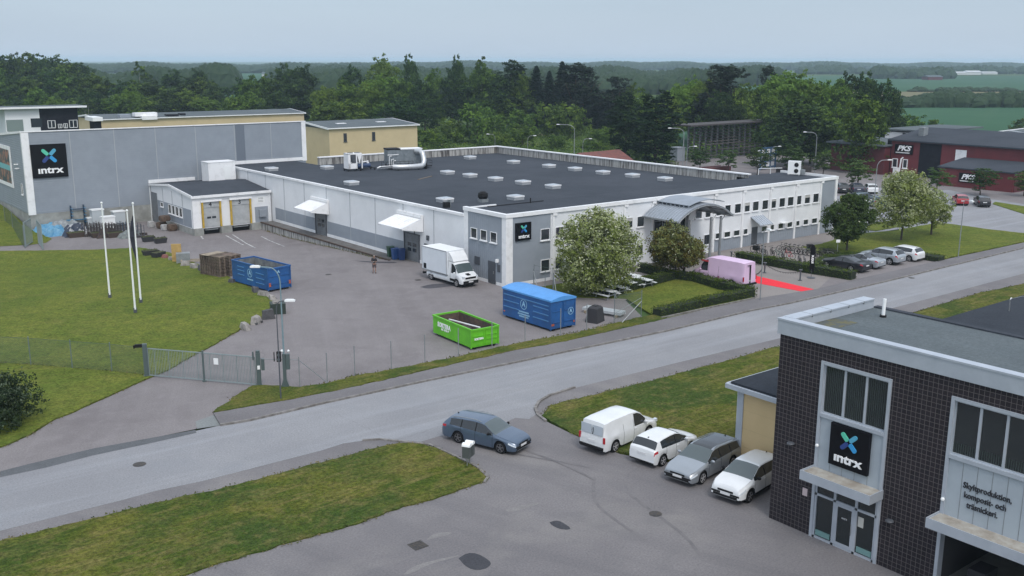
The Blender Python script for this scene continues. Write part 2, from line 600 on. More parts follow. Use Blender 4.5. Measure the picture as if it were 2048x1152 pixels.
# ---------------------------------------------------------------- yard, road, lawns
yard = pts((431, 829), (506, 776)) + [tuple(G(x, y)[:2]) for x, y in
       ((600, 778), (656, 770), (709, 756), (781, 743), (850, 729), (916, 717), (984, 701), (1047, 687), (1140, 671), (1172, 664), (1228, 650), (1285, 634))]
yard += [(60.6, 61.0), (56.5, 64.5), (55.6, 69.5), (55.5, 71.0), (55.4, 79), (55.4, 136.2), (28, 136.2), (24, 131), (14, 140), (6, 128), (18, 112)]
yard += pts((0, 503), (90, 502), (200, 500), (280, 496), (340, 506), (400, 531), (470, 561), (520, 586), (545, 601), (550, 615), (540, 630), (487, 656), (469, 667), (406, 702), (325, 746), (306, 754), (266, 771), (219, 793), (162, 818), (109, 840), (62, 870), (0, 896), (-60, 925), (-110, 960), (-60, 957), (0, 944), (187, 900), (391, 858))
sheet('yard', yard, ASPH, 0.0)

kerb_px = [(-160, 1000), (-60, 965), (0, 949), (47, 934), (187, 905), (391, 862), (440, 851), (500, 841), (650, 806), (853, 762), (1031, 725), (1140, 702), (1334, 662), (1500, 622), (1569, 609), (1751, 568), (1896, 533), (2048, 496), (2200, 452), (2300, 420)]
kerb = pts(*kerb_px)
near_px = [(2300, 470), (2048, 547), (1976, 566), (1794, 614), (1562, 676), (1369, 722), (1190, 766), (1150, 776), (1100, 792), (1078, 806), (1072, 822), (1074, 828)]
near = pts(*near_px)
south = pts((1058, 838), (1030, 836), (1000, 850), (960, 852), (930, 868), (880, 872), (840, 884), (800, 880), (731, 881), (687, 887), (640, 902), (406, 962), (312, 982), (250, 999), (0, 1062), (-160, 1105))
sheet('road', kerb + near + south, ROAD, 0.006)

# forecourt (dark asphalt in front) and the dark verge strips along the road
forecourt = pts((1150, 776), (1100, 792), (1078, 806), (1072, 822), (1081, 837)) + [tuple(G(x, y)[:2]) for x, y in ((953, 925), (906, 905), (859, 888), (800, 880), (731, 881), (687, 887), (640, 902), (406, 962), (312, 982), (250, 999), (0, 1062), (-160, 1105))]
forecourt += [(2.0, 34), (4, 22), (14, 12), (22, 5), (42.0, 5), (42.0, 31), (39.6, 31.2)] + pts((1480, 905), (1330, 940), (1230, 900), (1150, 868), (1081, 837))[::1]
forecourt = pts((1072, 822), (1081, 837), (1140, 866), (1169, 879), (1240, 908), (1330, 925), (1478, 905)) + [(39.8, 31.2), (42.3, 26), (42.3, 5), (22, 5), (14, 12), (4, 22), (0.5, 33), (1.0, 42)] + pts((-160, 1105), (0, 1062), (250, 999), (312, 982), (406, 962), (640, 902), (687, 887), (731, 881), (800, 880), (859, 888), (906, 905), (953, 925))
sheet('forecourt', forecourt, ASPH2, 0.002)
sheet('forecourt', pts((790, 886), (860, 846), (1064, 808), (1086, 838), (1000, 900), (953, 930), (906, 910), (859, 892)), ASPH2, 0.003)
sheet('verge_path', pts((1092, 842), (1078, 833), (1072, 821), (1080, 806), (1100, 792), (1150, 776), (1190, 766), (1369, 722), (1562, 676), (1794, 614), (1976, 566), (2048, 547), (2300, 470), (2300, 495), (2048, 568), (1955, 587), (1829, 624), (1640, 678), (1537, 698), (1475, 716), (1287, 766), (1100, 811), (1088, 826)), ASPH2, 0.010)

island = rounded(pts((-200, 1130), (0, 1084), (200, 1036), (359, 996), (469, 974), (640, 927), (700, 911), (778, 891), (812, 887), (859, 892), (906, 914), (953, 937), (972, 955), (977, 962), (934, 975), (865, 1000), (787, 1019), (740, 1041), (560, 1092), (350, 1156), (200, 1210), (-100, 1330)), 1)
sheet('lawn', ragged(island, 0.35, 0.09, 3), GR2, 0.07, 0.2)
sidegrass = pts((1083, 833), (1100, 812), (1287, 767), (1475, 717), (1537, 698), (1640, 679), (1829, 626), (1955, 588), (2048, 569), (2300, 496)) + [(130, 34), (44, 34), (39.5, 31.3)] + pts((1478, 903), (1330, 922), (1240, 905), (1169, 879), (1140, 866))
sheet('lawn', ragged(sidegrass, 0.35, 0.09, 4), GR2, 0.07, 0.2)
field_l = pts((0, 503), (90, 502), (200, 500), (280, 496), (340, 506), (400, 531), (470, 561), (520, 586), (545, 601), (550, 615), (540, 630), (487, 656), (469, 667), (406, 702), (325, 746), (306, 754), (266, 771), (219, 793), (162, 818), (109, 840), (62, 870), (0, 896), (-90, 938)) + [(-14, 46), (-14, 118), (12, 116)]
sheet('lawn', ragged(field_l, 0.5, 0.1, 5), GR, 0.08, 0.2)
strip = pts((427, 828), (469, 797), (506, 775), (531, 774), (600, 778), (656, 770), (709, 756), (781, 743), (850, 729), (916, 717), (984, 701), (1047, 687), (1140, 671), (1172, 664), (1228, 650), (1275, 638), (1322, 630), (1334, 638), (1322, 642), (1225, 664), (1140, 683), (1100, 691), (1031, 703), (906, 731), (812, 753), (687, 781), (578, 803), (500, 816))
sheet('verge', ragged(strip, 0.4, 0.12, 6), GR2, 0.15, 0.2)
# grass slope beside the warehouse on the far left
bank = pts((0, 494), (88, 490), (100, 478), (60, 466), (10, 440), (-40, 470))
bk = MB()
b0 = [G(-90, 492), G(0, 493), G(60, 490), G(92, 486), G(104, 478)]
b1 = [Vector((29.2, 152, 1.0)), Vector((29.3, 148, 0.75)), Vector((29.3, 143, 0.3)), Vector((29.3, 138, -0.2)), Vector((29.6, 136, -0.85))]
vs = [Vector((p.x, p.y, p.z + 0.03)) for p in b0] + [(a.lerp(b, 0.5) + Vector((0, 0, 0.15))) for a, b in zip(b0, b1)] + b1
bk._add([tuple(v) for v in vs], [(r_ * 5 + i, r_ * 5 + i + 1, (r_ + 1) * 5 + i + 1, (r_ + 1) * 5 + i) for r_ in (0, 1) for i in range(4)])
bk._add([(-40, 118, -0.9), (-5, 118, -0.9), tuple(b0[0]), (29.2, 152, 1.0), (10, 175, 1.5), (-40, 170, 1.5)], [(0, 1, 2, 3, 4, 5)])
bk.build('grass_bank', GR, fix=False, kind='structure')

# footpath with kerb on the building side of the road
path = [k for k in kerb[6:]] + pts((2300, 405), (2048, 486.5), (1875, 524), (1711, 561), (1634, 580), (1509, 600), (1415, 620), (1322, 642), (1225, 664), (1140, 683), (1100, 691), (1031, 703), (906, 731), (812, 753), (687, 781), (578, 803), (500, 816), (427, 829))
sheet('footpath', path, WALK, 0.11, 0.15)
ribbon(kerb[6:], 0.14, 0.0, 0.125, -0.075).build('kerb', KERB, kind='structure')
ribbon(pts((1150, 776), (1100, 792), (1078, 805), (1071, 818), (1076, 831), (1092, 843)), 0.16, 0.0, 0.11, -0.02).build('kerb', KERB, kind='structure')
ribbon(pts((725, 882), (760, 880), (800, 884), (859, 891), (906, 912), (953, 935), (974, 956), (966, 966)), 0.14, 0.0, 0.075, 0.05).build('kerb', KERB, kind='structure')
# patches, stains, lines
def blob(name, p, m, dz, seed=1, kind='structure', it=2, amt=0.04):
    q = pts(*p)
    q = rounded(q + [q[0]], it)[:-1]
    return sheet(name, ragged(q, 0.3, amt, seed), m, dz, kind=kind)
blob('asphalt_patch', [(1099, 1045), (1111, 1041), (1122, 1043), (1143, 1057), (1136, 1060), (1118, 1058), (1104, 1051)], PATCH, 0.010, 1, it=1)
blob('asphalt_patch', [(917, 1117), (934, 1106), (955, 1107), (979, 1121), (983, 1130), (967, 1140), (945, 1140), (930, 1132)], PATCH, 0.010, 2, it=1)
sheet('road_patch', pts((0, 955), (0, 943), (47, 931), (187, 897), (391, 860), (393, 866), (300, 887), (187, 911), (90, 936)), PATCH2, 0.011)
sheet('road_patch', pts((391, 843), (428, 830), (520, 816), (500, 840), (440, 851), (394, 858)), ground_mat('pale_patch', (.20, .215, .215), (.22, .235, .235), (.15, .165, .165), .5, 8), 0.013)
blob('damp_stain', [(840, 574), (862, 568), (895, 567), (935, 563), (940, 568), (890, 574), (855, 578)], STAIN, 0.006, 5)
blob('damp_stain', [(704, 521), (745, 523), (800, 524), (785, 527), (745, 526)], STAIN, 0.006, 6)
for p in ([(402, 472), (406, 478)], [(452, 471), (487, 490)], [(465, 469), (511, 496)], [(523, 473), (569, 493)]):
    a, b = (Vector(G(*q)) for q in p)
    d = (b - a).normalized(); nr = Vector((-d.y, d.x, 0)) * 0.09
    sheet('painted_line', [tuple(q[:2]) for q in (a + nr, b + nr, b - nr, a - nr)], LINE, 0.010)
# tyre tracks left by turning cars
TK = 0
TRACK = mat('tyre_mark', (0.135, 0.13, 0.134), 0.9, col2=(0.172, 0.165, 0.168), scale=1.2, lo=0.38, hi=0.56, spec=.05)
for q in ([(1188, 955), (1186, 985), (1192, 1010), (1230, 1040), (1290, 1080)], [(1255, 985), (1300, 1020), (1370, 1070), (1400, 1110)],
          [(1010, 905), (1100, 920), (1180, 935)], [(1020, 890), (1120, 925), (1190, 960)]):
    l_ = rounded(pts(*q), 2)
    sheet('tyre_track', [tuple(v[:2]) for v in ribbon(l_, 0.16, 0, 0).v[:len(l_) * 2]], TRACK, 0.009 + 0.0031 * TK); TK += 1
CHALK = ground_mat('chalky_wear', (.195, .188, .186), (.222, .214, .21), (.155, .15, .15), 1.2, 5.0)
blob('worn_mark', [(853, 1080), (868, 1066), (905, 1064), (899, 1069), (880, 1074)], CHALK, 0.0055, 11, amt=.06)
blob('worn_mark', [(806, 1150), (826, 1132), (870, 1120), (918, 1110), (915, 1114), (858, 1128), (822, 1148)], CHALK, 0.0055, 12, amt=.05)
blob('worn_mark', [(1010, 1020), (1050, 1008), (1090, 1004), (1060, 1014), (1020, 1026)], CHALK, 0.0055, 13, amt=.06)
# drain covers
IRON = mat('cast_iron', (0.05, 0.05, 0.052), 0.6, 0.4, col2=(0.09, 0.075, 0.06), scale=6, bump=0.4)
def cover(px, py, r, label, square=False):
    p = G(px, py)
    m = MB()
    if square:
        m.box(-r, r, -r, r, 0, 0.012)
        for k in range(5): m.box(-r * .8, r * .8, -r * .8 + k * r * .38, -r * .7 + k * r * .38, 0.012, 0.02)
    else:
        m.cyl((0, 0, 0), (0, 0, 0.012), r, n=20); m.cyl((0, 0, 0.012), (0, 0, 0.018), r * .75, n=20)
    o = m.build('drain_cover', IRON, label=label, cat='drain cover')
    o.location = (p.x, p.y, p.z + 0.008)
cover(836, 1091, 0.34, 'square iron drain grate in the forecourt beside the two dark patches', True)
cover(1311, 1028, 0.30, 'round iron manhole cover in the forecourt below the parked cars')
cover(279, 929, 0.33, 'round worn manhole cover in the road below the gate')
cover(657, 549, 0.3, 'small drain cover in the yard to the left of the standing person')
cover(836, 560, 0.3, 'small drain cover beside the back wheels of the box truck')
cover(1243, 591, 0.45, 'grey concrete well cover on the garden lawn inside the hedge')
cover(1823, 556, 0.3, 'drain cover in the footpath below the white parked hatchback')

# right-hand side: forecourt of the entrance, parking, roads beyond, garden
ent = pts((1322, 642), (1509, 600), (1634, 580), (1711, 561)) + [(108, 60.5), (108, 71.2), (56, 71.2), (56.2, 64.8), (60.6, 61.0)]
sheet('entrance_paving', pts((1509, 600), (1634, 580), (1711, 561), (1875, 524), (1850, 512)) + [(104.2, 61.5), (104.5, 70.5), (106.4, 70.5), (106.4, 76), (102, 77), (55.4, 77), (55.4, 70.5), (56.5, 64.6), (60.6, 60.9), (63, 60)], PAVE, 0.004)
sheet('parking_bay', pts((1634, 580), (1711, 561), (1875, 524), (1835, 507), (1800, 502), (1690, 528)), ASPH, 0.010)
garden = pts((1322, 641), (1509, 601), (1500, 585), (1380, 553), (1330, 546), (1262, 556)) + [(63.5, 69.3), (57.5, 69.3), (57.0, 64.8), (60.9, 61.2)]
sheet('lawn', garden, GR, 0.06, 0.1)
ribbon(pts((1322, 639), (1400, 622), (1509, 599)), 0.12, 0.0, 0.2).build('kerb', KERB, kind='structure')
lawn_r = pts((1690, 519), (1735, 517), (1790, 512), (1855, 512), (1878, 520), (2048, 484), (2300, 402), (2300, 380), (2048, 467), (1976, 459), (1912, 450), (1880, 446), (1840, 452), (1790, 462), (1750, 465), (1700, 470), (1640, 489), (1600, 495), (1570, 492), (1612, 497), (1640, 510))
sheet('lawn', ragged(lawn_r, 0.5, 0.1, 8), GR, 0.06, 0.1)
sheet('lawn', pts((1740, 448), (1790, 440), (1860, 432), (1830, 448), (1752, 462), (1730, 460)), GR, 0.05, 0.1)
# service road and lots beyond
sheet('side_road', [(106.6, 70)] + pts((1750, 465), (1840, 452), (1880, 446), (1912, 450), (2048, 467), (2200, 410), (2200, 350), (2048, 330), (1900, 322), (1740, 318), (1690, 316)) + [(106.6, 128)], ROAD, -0.02)
sheet('lot', pts((1300, 330), (1330, 325), (1375, 321), (1600, 296), (1690, 300), (1740, 318), (1900, 322), (2048, 330), (2200, 350), (2200, 378), (2048, 408), (1985, 398), (1900, 380), (1830, 378), (1780, 372), (1720, 380)) + [(107, 84), (107, 128), (97, 130)], ASPH, 0.0)
sheet('verge', pts((1985, 408), (2048, 428), (2200, 450), (2200, 425), (2048, 413), (1990, 404)), GR, 0.05, 0.1)
sheet('verge', pts((1680, 392), (1750, 396), (1800, 400), (1790, 410), (1680, 402)), GR, 0.05, 0.1)
for q in ([(870, 285), (905, 292), (985, 300), (1010, 303), (985, 306), (900, 299)], [(1060, 262), (1115, 266), (1120, 272), (1080, 271)]):
    sheet('track', pts(*q), CROP2, 0.0)
# ---------------------------------------------------------------- building materials
WHITE = mat('white_cladding', (0.74, 0.76, 0.78), 0.55, col2=(0.68, 0.70, 0.72), scale=0.5, bump=0.05, bscale=9)
TRIM = mat('white_trim', (0.78, 0.79, 0.80), 0.5, col2=(0.62, 0.63, 0.63), scale=1.2, lo=0.5, hi=0.75)
GREYC = mat('grey_cladding', (0.275, 0.308, 0.35), 0.55, col2=(0.245, 0.277, 0.315), scale=0.6)
GREYD = mat('dark_grey_metal', (0.07, 0.078, 0.09), 0.5)
JOINT = mat('joint_strip', (0.36, 0.385, 0.41), 0.7)
CONC = mat('concrete', (0.32, 0.33, 0.31), 0.9, col2=(0.22, 0.225, 0.21), scale=0.9, bump=0.2)
STAINC = mat('stained_concrete', (0.40, 0.40, 0.38), 0.9, col2=(0.065, 0.06, 0.058), scale=1.0, lo=0.42, hi=0.66, stretch=(3.2, 3.2, 0.35), bump=0.2)
def roof_mat(name, a, b_, c):
    return ground_mat(name, a, b_, c, 0.12, 6.0, streak=(R(90), 0.05, 1.0, tuple(x * 1.25 for x in a), 0.35), patches=[(0.35, tuple(x * 0.8 for x in a), 0.5, 0.7, 0.5)], bump=0.2)
ROOF = roof_mat('roofing_felt', (0.050, 0.058, 0.070), (0.064, 0.072, 0.086), (0.038, 0.044, 0.054))
ROOF2 = roof_mat('grey_roofing_felt', (0.102, 0.122, 0.132), (0.124, 0.144, 0.152), (0.074, 0.09, 0.098))
ROOF3 = roof_mat('dark_roofing_felt', (0.034, 0.040, 0.050), (0.045, 0.052, 0.062), (0.028, 0.032, 0.04))
GLASS = mat('window_glass', (0.025, 0.032, 0.038), 0.06, spec=0.9)
GLASSG = mat('greenish_glass', (0.035, 0.065, 0.062), 0.05, spec=0.9)
STEEL = mat('galvanised_steel', (0.40, 0.42, 0.43), 0.42, 0.75, col2=(0.30, 0.32, 0.33), scale=3)
STEELM = mat('matt_galvanised_steel', (0.27, 0.29, 0.30), 0.55, 0.3, col2=(0.21, 0.23, 0.24), scale=2)
ALU = mat('light_grey_metal', (0.45, 0.49, 0.54), 0.45, 0.25, col2=(0.39, 0.43, 0.48), scale=1)
BLACK = mat('black_paint', (0.005, 0.005, 0.007), 0.5, spec=0.15)
BLACKM = mat('black_plastic', (0.012, 0.012, 0.013), 0.7, spec=.2)
YEL = mat('yellow_buffer', (0.55, 0.36, 0.035), 0.6, col2=(0.35, 0.24, 0.04), scale=3)
PALE = mat('white_paint', (0.78, 0.80, 0.80), 0.4)
LETW = mat('white_lettering', (0.82, 0.83, 0.84), 0.4)
LETB = mat('dark_lettering', (0.02, 0.02, 0.025), 0.5)
RUBBER = mat('black_rubber', (0.015, 0.015, 0.016), 0.8)

def corrugated(name, x0, x1, y0, y1, z0, z1, axis, pitch, depth, m, parent):
    """cladding with real shallow ribs; axis = 'x' for a wall along x facing -y, 'y' along y facing -x"""
    mb = MB()
    a0, a1 = (x0, x1) if axis == 'x' else (y0, y1)
    n = int(abs(a1 - a0) / pitch)
    for i in range(n):
        a = a0 + (i + 0.5) * (a1 - a0) / n
        if axis == 'x': mb.box(a - pitch * .22, a + pitch * .22, y0 - depth, y0, z0, z1)
        else: mb.box(x0 - depth, x0, a - pitch * .22, a + pitch * .22, z0, z1)
    return mb.build(name, m, parent)

def window(parent, face, val, a0, a1, z0, z1, fr=TRIM, gl=GLASS, w=0.05, mull=0, sill=0.08, name='window', blind=None):
    """face 'S': wall y = val, looking towards -y; 'W': wall x = val, looking towards -x. glass with frame (sub-part)"""
    if a0 > a1: a0, a1 = a1, a0
    def b(mb, p0, p1, q0, q1, d0, d1, mi=0):
        if face == 'S': mb.box(p0, p1, val - d1, val - d0, q0, q1, mi)
        else: mb.box(val - d1, val - d0, p0, p1, q0, q1, mi)
    g = MB(); b(g, a0 + w * .5, a1 - w * .5, z0 + w * .5, z1 - w * .5, 0.003, 0.022)
    go = g.build(name, gl, parent)
    f = MB()
    b(f, a0, a0 + w, z0, z1, 0.002, 0.07); b(f, a1 - w, a1, z0, z1, 0.002, 0.07)
    b(f, a0 + w, a1 - w, z0, z0 + w, 0.002, 0.07); b(f, a0 + w, a1 - w, z1 - w, z1, 0.002, 0.07)
    for k in range(mull):
        c = a0 + (a1 - a0) * (k + 1) / (mull + 1); b(f, c - w * .4, c + w * .4, z0 + w, z1 - w, 0.002, 0.06)
    if sill: b(f, a0 - 0.06, a1 + 0.06, z0 - sill, z0 - 0.001, 0.002, 0.16)
    f.build('frame', fr, go)
    if blind:
        k = MB(); b(k, a0 + w, a1 - w, z1 - (z1 - z0) * blind, z1 - w, 0.024, 0.03); k.build('blind', mat('pale_blind', (0.42, 0.42, 0.40), 0.9), go)
    return go

# ================================================================= main factory and office building
MX, MY = 55.3, 71.2
mb_ = thing('factory_building', 'long white and grey factory with flat dark roof and arched entrance canopy', 'building', (0, 0, 0))
P = mb_
wl = MB()
wl.box(MX, 100, 77.6, 128, -1.2, 5.85)           # hall body
wl.box(MX, 66, 128, 135.9, -1.2, 5.85)
wl.build('hall_wall', WHITE, P)
ol = MB(); ol.box(MX + 0.004, 106.3, MY, 77.6, -0.2, 6.45)
ol.build('office_wall', WHITE, P)
r = MB()
r.box(MX + 0.25, 97.5, 78.0, 128, 5.85, 5.99); r.box(MX + 0.25, 66, 128, 135.9, 5.85, 5.985)
r.box(MX + 0.3, 106.0, MY + 0.3, 77.7, 6.45, 6.60); r.box(97.5, 106.0, 77.7, 79.4, 5.9, 6.59)
r.build('roof', ROOF, P)
# copings along the eaves
t = MB()
t.box(MX - 0.14, MX + 0.22, 77.75, 135.9, 5.86, 6.10)
t.box(MX - 0.16, 106.45, MY - 0.16, MY + 0.2, 6.47, 6.82)
t.box(MX - 0.16, MX + 0.22, MY + 0.2, 77.75, 6.47, 6.82)
t.box(MX + 0.22, 59, 77.5, 77.72, 6.3, 6.72)
t.box(106.2, 106.45, MY + 0.2, 79.5, 6.47, 6.84)
builds(t, 'coping', TRIM, P)
# back and right parapets, streaked concrete with a white capping
pa = MB(); pa.box(97.5, 97.9, 77.9, 128.0, 5.7, 6.98); pa.box(66, 97.9, 128.0, 128.4, 5.7, 6.98)
pa.build('parapet', STAINC, P)
pc = MB(); pc.box(97.4, 98.0, 77.6, 128.5, 6.98, 7.12); pc.box(66, 97.4, 127.9, 128.5, 6.98, 7.12)
builds(pc, 'parapet_capping', TRIM, P)
rl = MB(); rl.tube([(101.4, 79.2, 6.6), (101.4, 79.2, 7.35), (101.4, 79.0, 7.4), (106.1, 79.2, 7.15)], 0.04); rl.cyl((103.5, 79, 6.6), (103.5, 79, 7.3), .04)
rl.build('roof_rail', PALE, P)
# hall wall: grey band, plinth, joints
g = MB(); g.box(MX - 0.03, MX, 85.9 + 2.55, 119.8, 0.35, 1.85); g.box(MX - 0.03, MX, 77.65, 85.8, 0.35, 0.36)
g.build('grey_band', GREYC, P)
g = MB(); g.box(MX - 0.07, MX - 0.002, 77.65, 85.75, -0.1, 0.34); g.box(MX - 0.07, MX - 0.002, 88.5, 105.8, -0.1, 0.34); g.box(MX - 0.07, MX - 0.002, 108.5, 119.8, -0.1, 0.34)
builds(g, 'plinth', TRIM, P)
each('joint_strip', JOINT, P, [(MX - 0.05, MX - 0.001, yj - 0.035, yj + 0.035, 0.35, 5.86) for yj in (83, 88.75, 94.5, 100.1, 105.7, 111.4, 117.0, 122.4, 127.9)])
# notch block walls
g = MB(); g.box(MX - 0.035, MX + 0.003, MY + 0.55, 77.1, 0.3, 6.46); g.build('grey_end_panel', GREYC, P)
g = MB(); g.box(MX + 0.8, 60.6, MY - 0.035, MY - 0.002, 0.3, 6.46); g.build('grey_front_panel', GREYC, P)
corrugated('panel_ribs', MX - 0.035, 0, MY + 0.6, 77.0, 0.32, 6.4, 'y', 0.3, 0.015, GREYC, P)
g = MB(); g.box(MX - 0.07, MX + 0.7, MY - 0.08, MY + 0.55, -0.1, 6.46); g.box(MX - 0.06, MX, 77.1, 77.75, -0.1, 6.46)
g.box(MX - 0.055, MX, MY + 0.56, 72.6, -0.1, 0.3); g.box(MX - 0.055, MX, 73.9, 77.1, -0.1, 0.3); g.box(MX + 0.8, 60.6, MY - .06, MY, -0.1, .3)
builds(g, 'corner_strip', TRIM, P)
for y0 in (73.0, 74.55, 76.1): window(P, 'W', MX - 0.035, y0 - 0.5, y0 + 0.5, 3.95, 4.95)
d = MB(); d.box(MX - 0.09, MX - 0.03, 72.75, 73.85, 0.05, 2.15); dd = d.build('door', GREYD, P)
k = MB(); k.box(MX - 0.16, MX - 0.1, 72.9, 72.98, 1.0, 1.25); k.build('handle', STEEL, dd)
k = MB(); k.box(MX - 0.10, MX - 0.035, 75.2, 76.0, 1.5, 2.25); k.box(MX - .1, MX - .035, 72.0, 72.4, 1.3, 2.0); builds(k, 'vent_grille', GREYD, P)
k = MB(); k.box(MX - 0.3, MX - 0.035, 72.25, 72.45, 2.2, 2.5); k.build('wall_lamp', PALE, P)
# white wall details
k = MB(); k.box(MX - 0.12, MX, 83.9, 84.3, 2.6, 3.1); k.box(MX - .06, MX, 83.6, 84.8, 1.35, 1.5); k.box(MX - .06, MX, 83.6, 84.8, 2.05, 2.2)
builds(k, 'wall_vents', GREYD, P)
text('1', 0.75, LETB, P, (MX - 0.06, 86.6, 3.15), PI, 0.02, 0.02)
text('2', 0.6, LETB, P, (MX - 0.06, 107.0, 2.95), PI, 0.02, 0.01)
# office front: bays, windows
strips = [60.9, 65.5, 70.3, 74.3, 79.4, 83.9, 88.7, 93.5, 98.3, 103.1]
each('wall_strip', TRIM, P, [(x - 0.14, x + 0.14, MY - 0.14, MY - 0.003, -0.1, 6.2) for x in strips] + [(105.95, 106.36, MY - 0.14, MY + 0.003, -0.1, 6.46)])
each('strip_cap', TRIM, P, [(x - 0.10, x + 0.4, MY - 0.2, MY - 0.10, 6.202, 6.42) for x in strips])
g = MB(); g.box(84.1, 103.0, MY - 0.03, MY - 0.002, 0.02, 1.38); g.build('grey_band', GREYC, P)
g = MB(); g.box(103.3, 105.95, MY - 0.03, MY - 0.002, 0.02, 6.46); g.build('grey_front_panel', GREYC, P)
corrugated('panel_ribs', 84.1, 103.0, MY - 0.03, 0, 0.03, 1.36, 'x', 0.33, 0.012, GREYC, P)
ups = [(59.35, 60.45), (61.2, 62.2), (62.9, 63.9), (64.3, 65.1), (66.1, 67.1), (67.9, 68.9), (70.6, 71.5), (72.1, 73.15), (80.9, 81.95), (82.45, 83.35), (84.25, 85.05), (85.65, 86.65), (87.3, 88.4), (89.0, 89.95), (90.4, 91.5), (92.1, 93.2), (93.75, 94.65), (95.2, 96.3), (96.75, 97.9), (98.5, 99.4), (100.0, 101.1), (101.65, 102.8)]
for i, (a, b) in enumerate(ups): window(P, 'S', MY - 0.002 if i else MY - 0.036, a, b, 3.95, 5.05, blind=(None, None, .25, None, None, None, .35)[i % 7])
for i, (a, b) in enumerate([(59.4, 60.5), (61.2, 62.2), (63.0, 64.0), (66.0, 67.0), (68.0, 69.0), (70.4, 71.4), (72.0, 73.1), (82.4, 83.5)]): window(P, 'S', MY - 0.002 if i else MY - 0.036, a, b, 0.95, 2.1)
for a, b in [(84.25, 84.95), (85.7, 86.75), (87.3, 88.35), (89.0, 89.75), (92.2, 93.2), (93.8, 94.5), (95.2, 96.2), (96.9, 97.9), (98.6, 99.3), (100, 101), (101.65, 102.75)]: window(P, 'S', MY - 0.034, a, b, 1.42, 2.08)
d = MB(); d.box(90.5, 91.5, MY - 0.07, MY - 0.03, 0.1, 2.1); d.build('door', GREYD, P)
c = MB(); c._add([(90.2, MY - 0.03, 3.35), (92.4, MY - 0.03, 3.35), (92.4, MY - 1.5, 2.55), (90.2, MY - 1.5, 2.55), (90.2, MY - 0.03, 3.28), (92.4, MY - 0.03, 3.28), (92.4, MY - 1.5, 2.45), (90.2, MY - 1.5, 2.45)], [(0, 3, 2, 1), (4, 5, 6, 7), (3, 7, 6, 2), (0, 4, 7, 3), (1, 2, 6, 5)])
for k_ in range(6): c.obox((90.35 + k_ * 0.38, MY - 0.78, 2.97), (0.03, 1.68, 0.05), Matrix.Rotation(math.atan2(0.8, 1.47), 3, 'X'))
c.build('door_canopy', ALU, P)
c = MB(); c.box(95.5, 96.6, MY - 0.6, MY - 0.04, 2.1, 2.2); c.build('awning', PALE, P)
# entrance: glazed recess, barrel canopy on posts
e_ = MB(); e_.box(74.6, 79.3, MY - 0.03, MY - 0.003, 0.05, 5.3); e_.build('entrance_glazing', mat('dark_entrance_glass', (.012, .016, .02), .15, spec=.4), P)
f = MB()
for x in (74.6, 75.8, 77.0, 78.2, 79.3): f.box(x - 0.05, x + 0.05, MY - 0.1, MY - 0.03, 0.05, 5.3)
for z in (2.2, 3.3, 4.3): f.box(74.6, 79.3, MY - 0.09, MY - 0.03, z - 0.04, z + 0.04)
builds(f, 'entrance_frame', STEELM, P)
cv = MB()
def vault(mb, x0, x1, y0, y1, ze, za, th, n=18, mi=0):
    xc = (x0 + x1) / 2; hw = (x1 - x0) / 2; rise = za - ze
    Rr = (hw * hw + rise * rise) / (2 * rise); a0 = math.asin(hw / Rr); zc = za - Rr
    up, lo = [], []
    for i in range(n + 1):
        a = -a0 + 2 * a0 * i / n
        up.append((xc + Rr * math.sin(a), zc + Rr * math.cos(a))); lo.append((xc + (Rr - th) * math.sin(a), zc + (Rr - th) * math.cos(a)))
    mb.extr(up + lo[::-1], 'y', y0, y1, mi)
    return xc, zc, Rr, a0
xc, zc, Rr, a0 = vault(cv, 72.9, 81.1, 66.3, MY - 0.15, 5.05, 6.45, 0.07)
for k_ in range(15):                                     # standing seams
    a = -a0 + 2 * a0 * (k_ + .5) / 15
CANM = mat('canopy_sheet_metal', (0.29, 0.32, 0.36), 0.45, 0.3, col2=(0.25, 0.28, 0.31), scale=1)
canopy = cv.build('entrance_canopy', CANM, P)
sm = MB()
for k_ in range(13):
    y = 66.5 + k_ * 0.38
    sm.tube([(xc + (Rr + .02) * math.sin(a), y, zc + (Rr + .02) * math.cos(a)) for a in [-a0 + 2 * a0 * i / 16 for i in range(17)]], 0.022, 4)
sm.build('seams', ALU, canopy)
vt = MB(); vault(vt, 74.9, 80.2, 66.7, MY - 0.15, 6.42, 6.83, 0.06, 12)
for k_ in range(8):
    vt.box(74.95, 75.15, 66.9 + k_ * 0.58, 67.0 + k_ * 0.58, 6.1, 6.45)
vt.build('raised_roof_strip', CANM, canopy)
rb = MB()
for y in (66.32, 68.6, 70.9):
    rb.tube([(xc + (Rr - .16) * math.sin(a), y, zc + (Rr - .16) * math.cos(a)) for a in [-a0 + 2 * a0 * i / 14 for i in range(15)]], 0.07, 6)
for i in range(7):
    a = -a0 + 2 * a0 * i / 6
    rb.tube([(xc + (Rr - .2) * math.sin(a), 66.3, zc + (Rr - .2) * math.cos(a)), (xc + (Rr - .2) * math.sin(a), 71.0, zc + (Rr - .2) * math.cos(a))], 0.05, 5)
    rb.ball((xc + (Rr - .16) * math.sin(a), 66.2, zc + (Rr - .16) * math.cos(a)), 0.09, 6, 4)
rb.build('canopy_ribs', STEELM, canopy)
gt = MB(); gt.box(72.75, 72.95, 66.3, MY - 0.1, 4.93, 5.08); gt.box(81.05, 81.25, 66.3, MY - 0.1, 4.93, 5.08); builds(gt, 'gutter', STEELM, canopy)
for x, y, r_ in ((78.6, 67.0, .14), (80.0, 66.9, .14), (75.4, 67.0, .12), (79.4, 70.9, .12)):
    q = MB(); q.cyl((x, y, 0), (x, y, 4.9), r_, n=10); q.tube([(x, y, 4.3), (x + .8, y, 5.2)], .04, 5); q.build('canopy_post', STEELM, canopy)
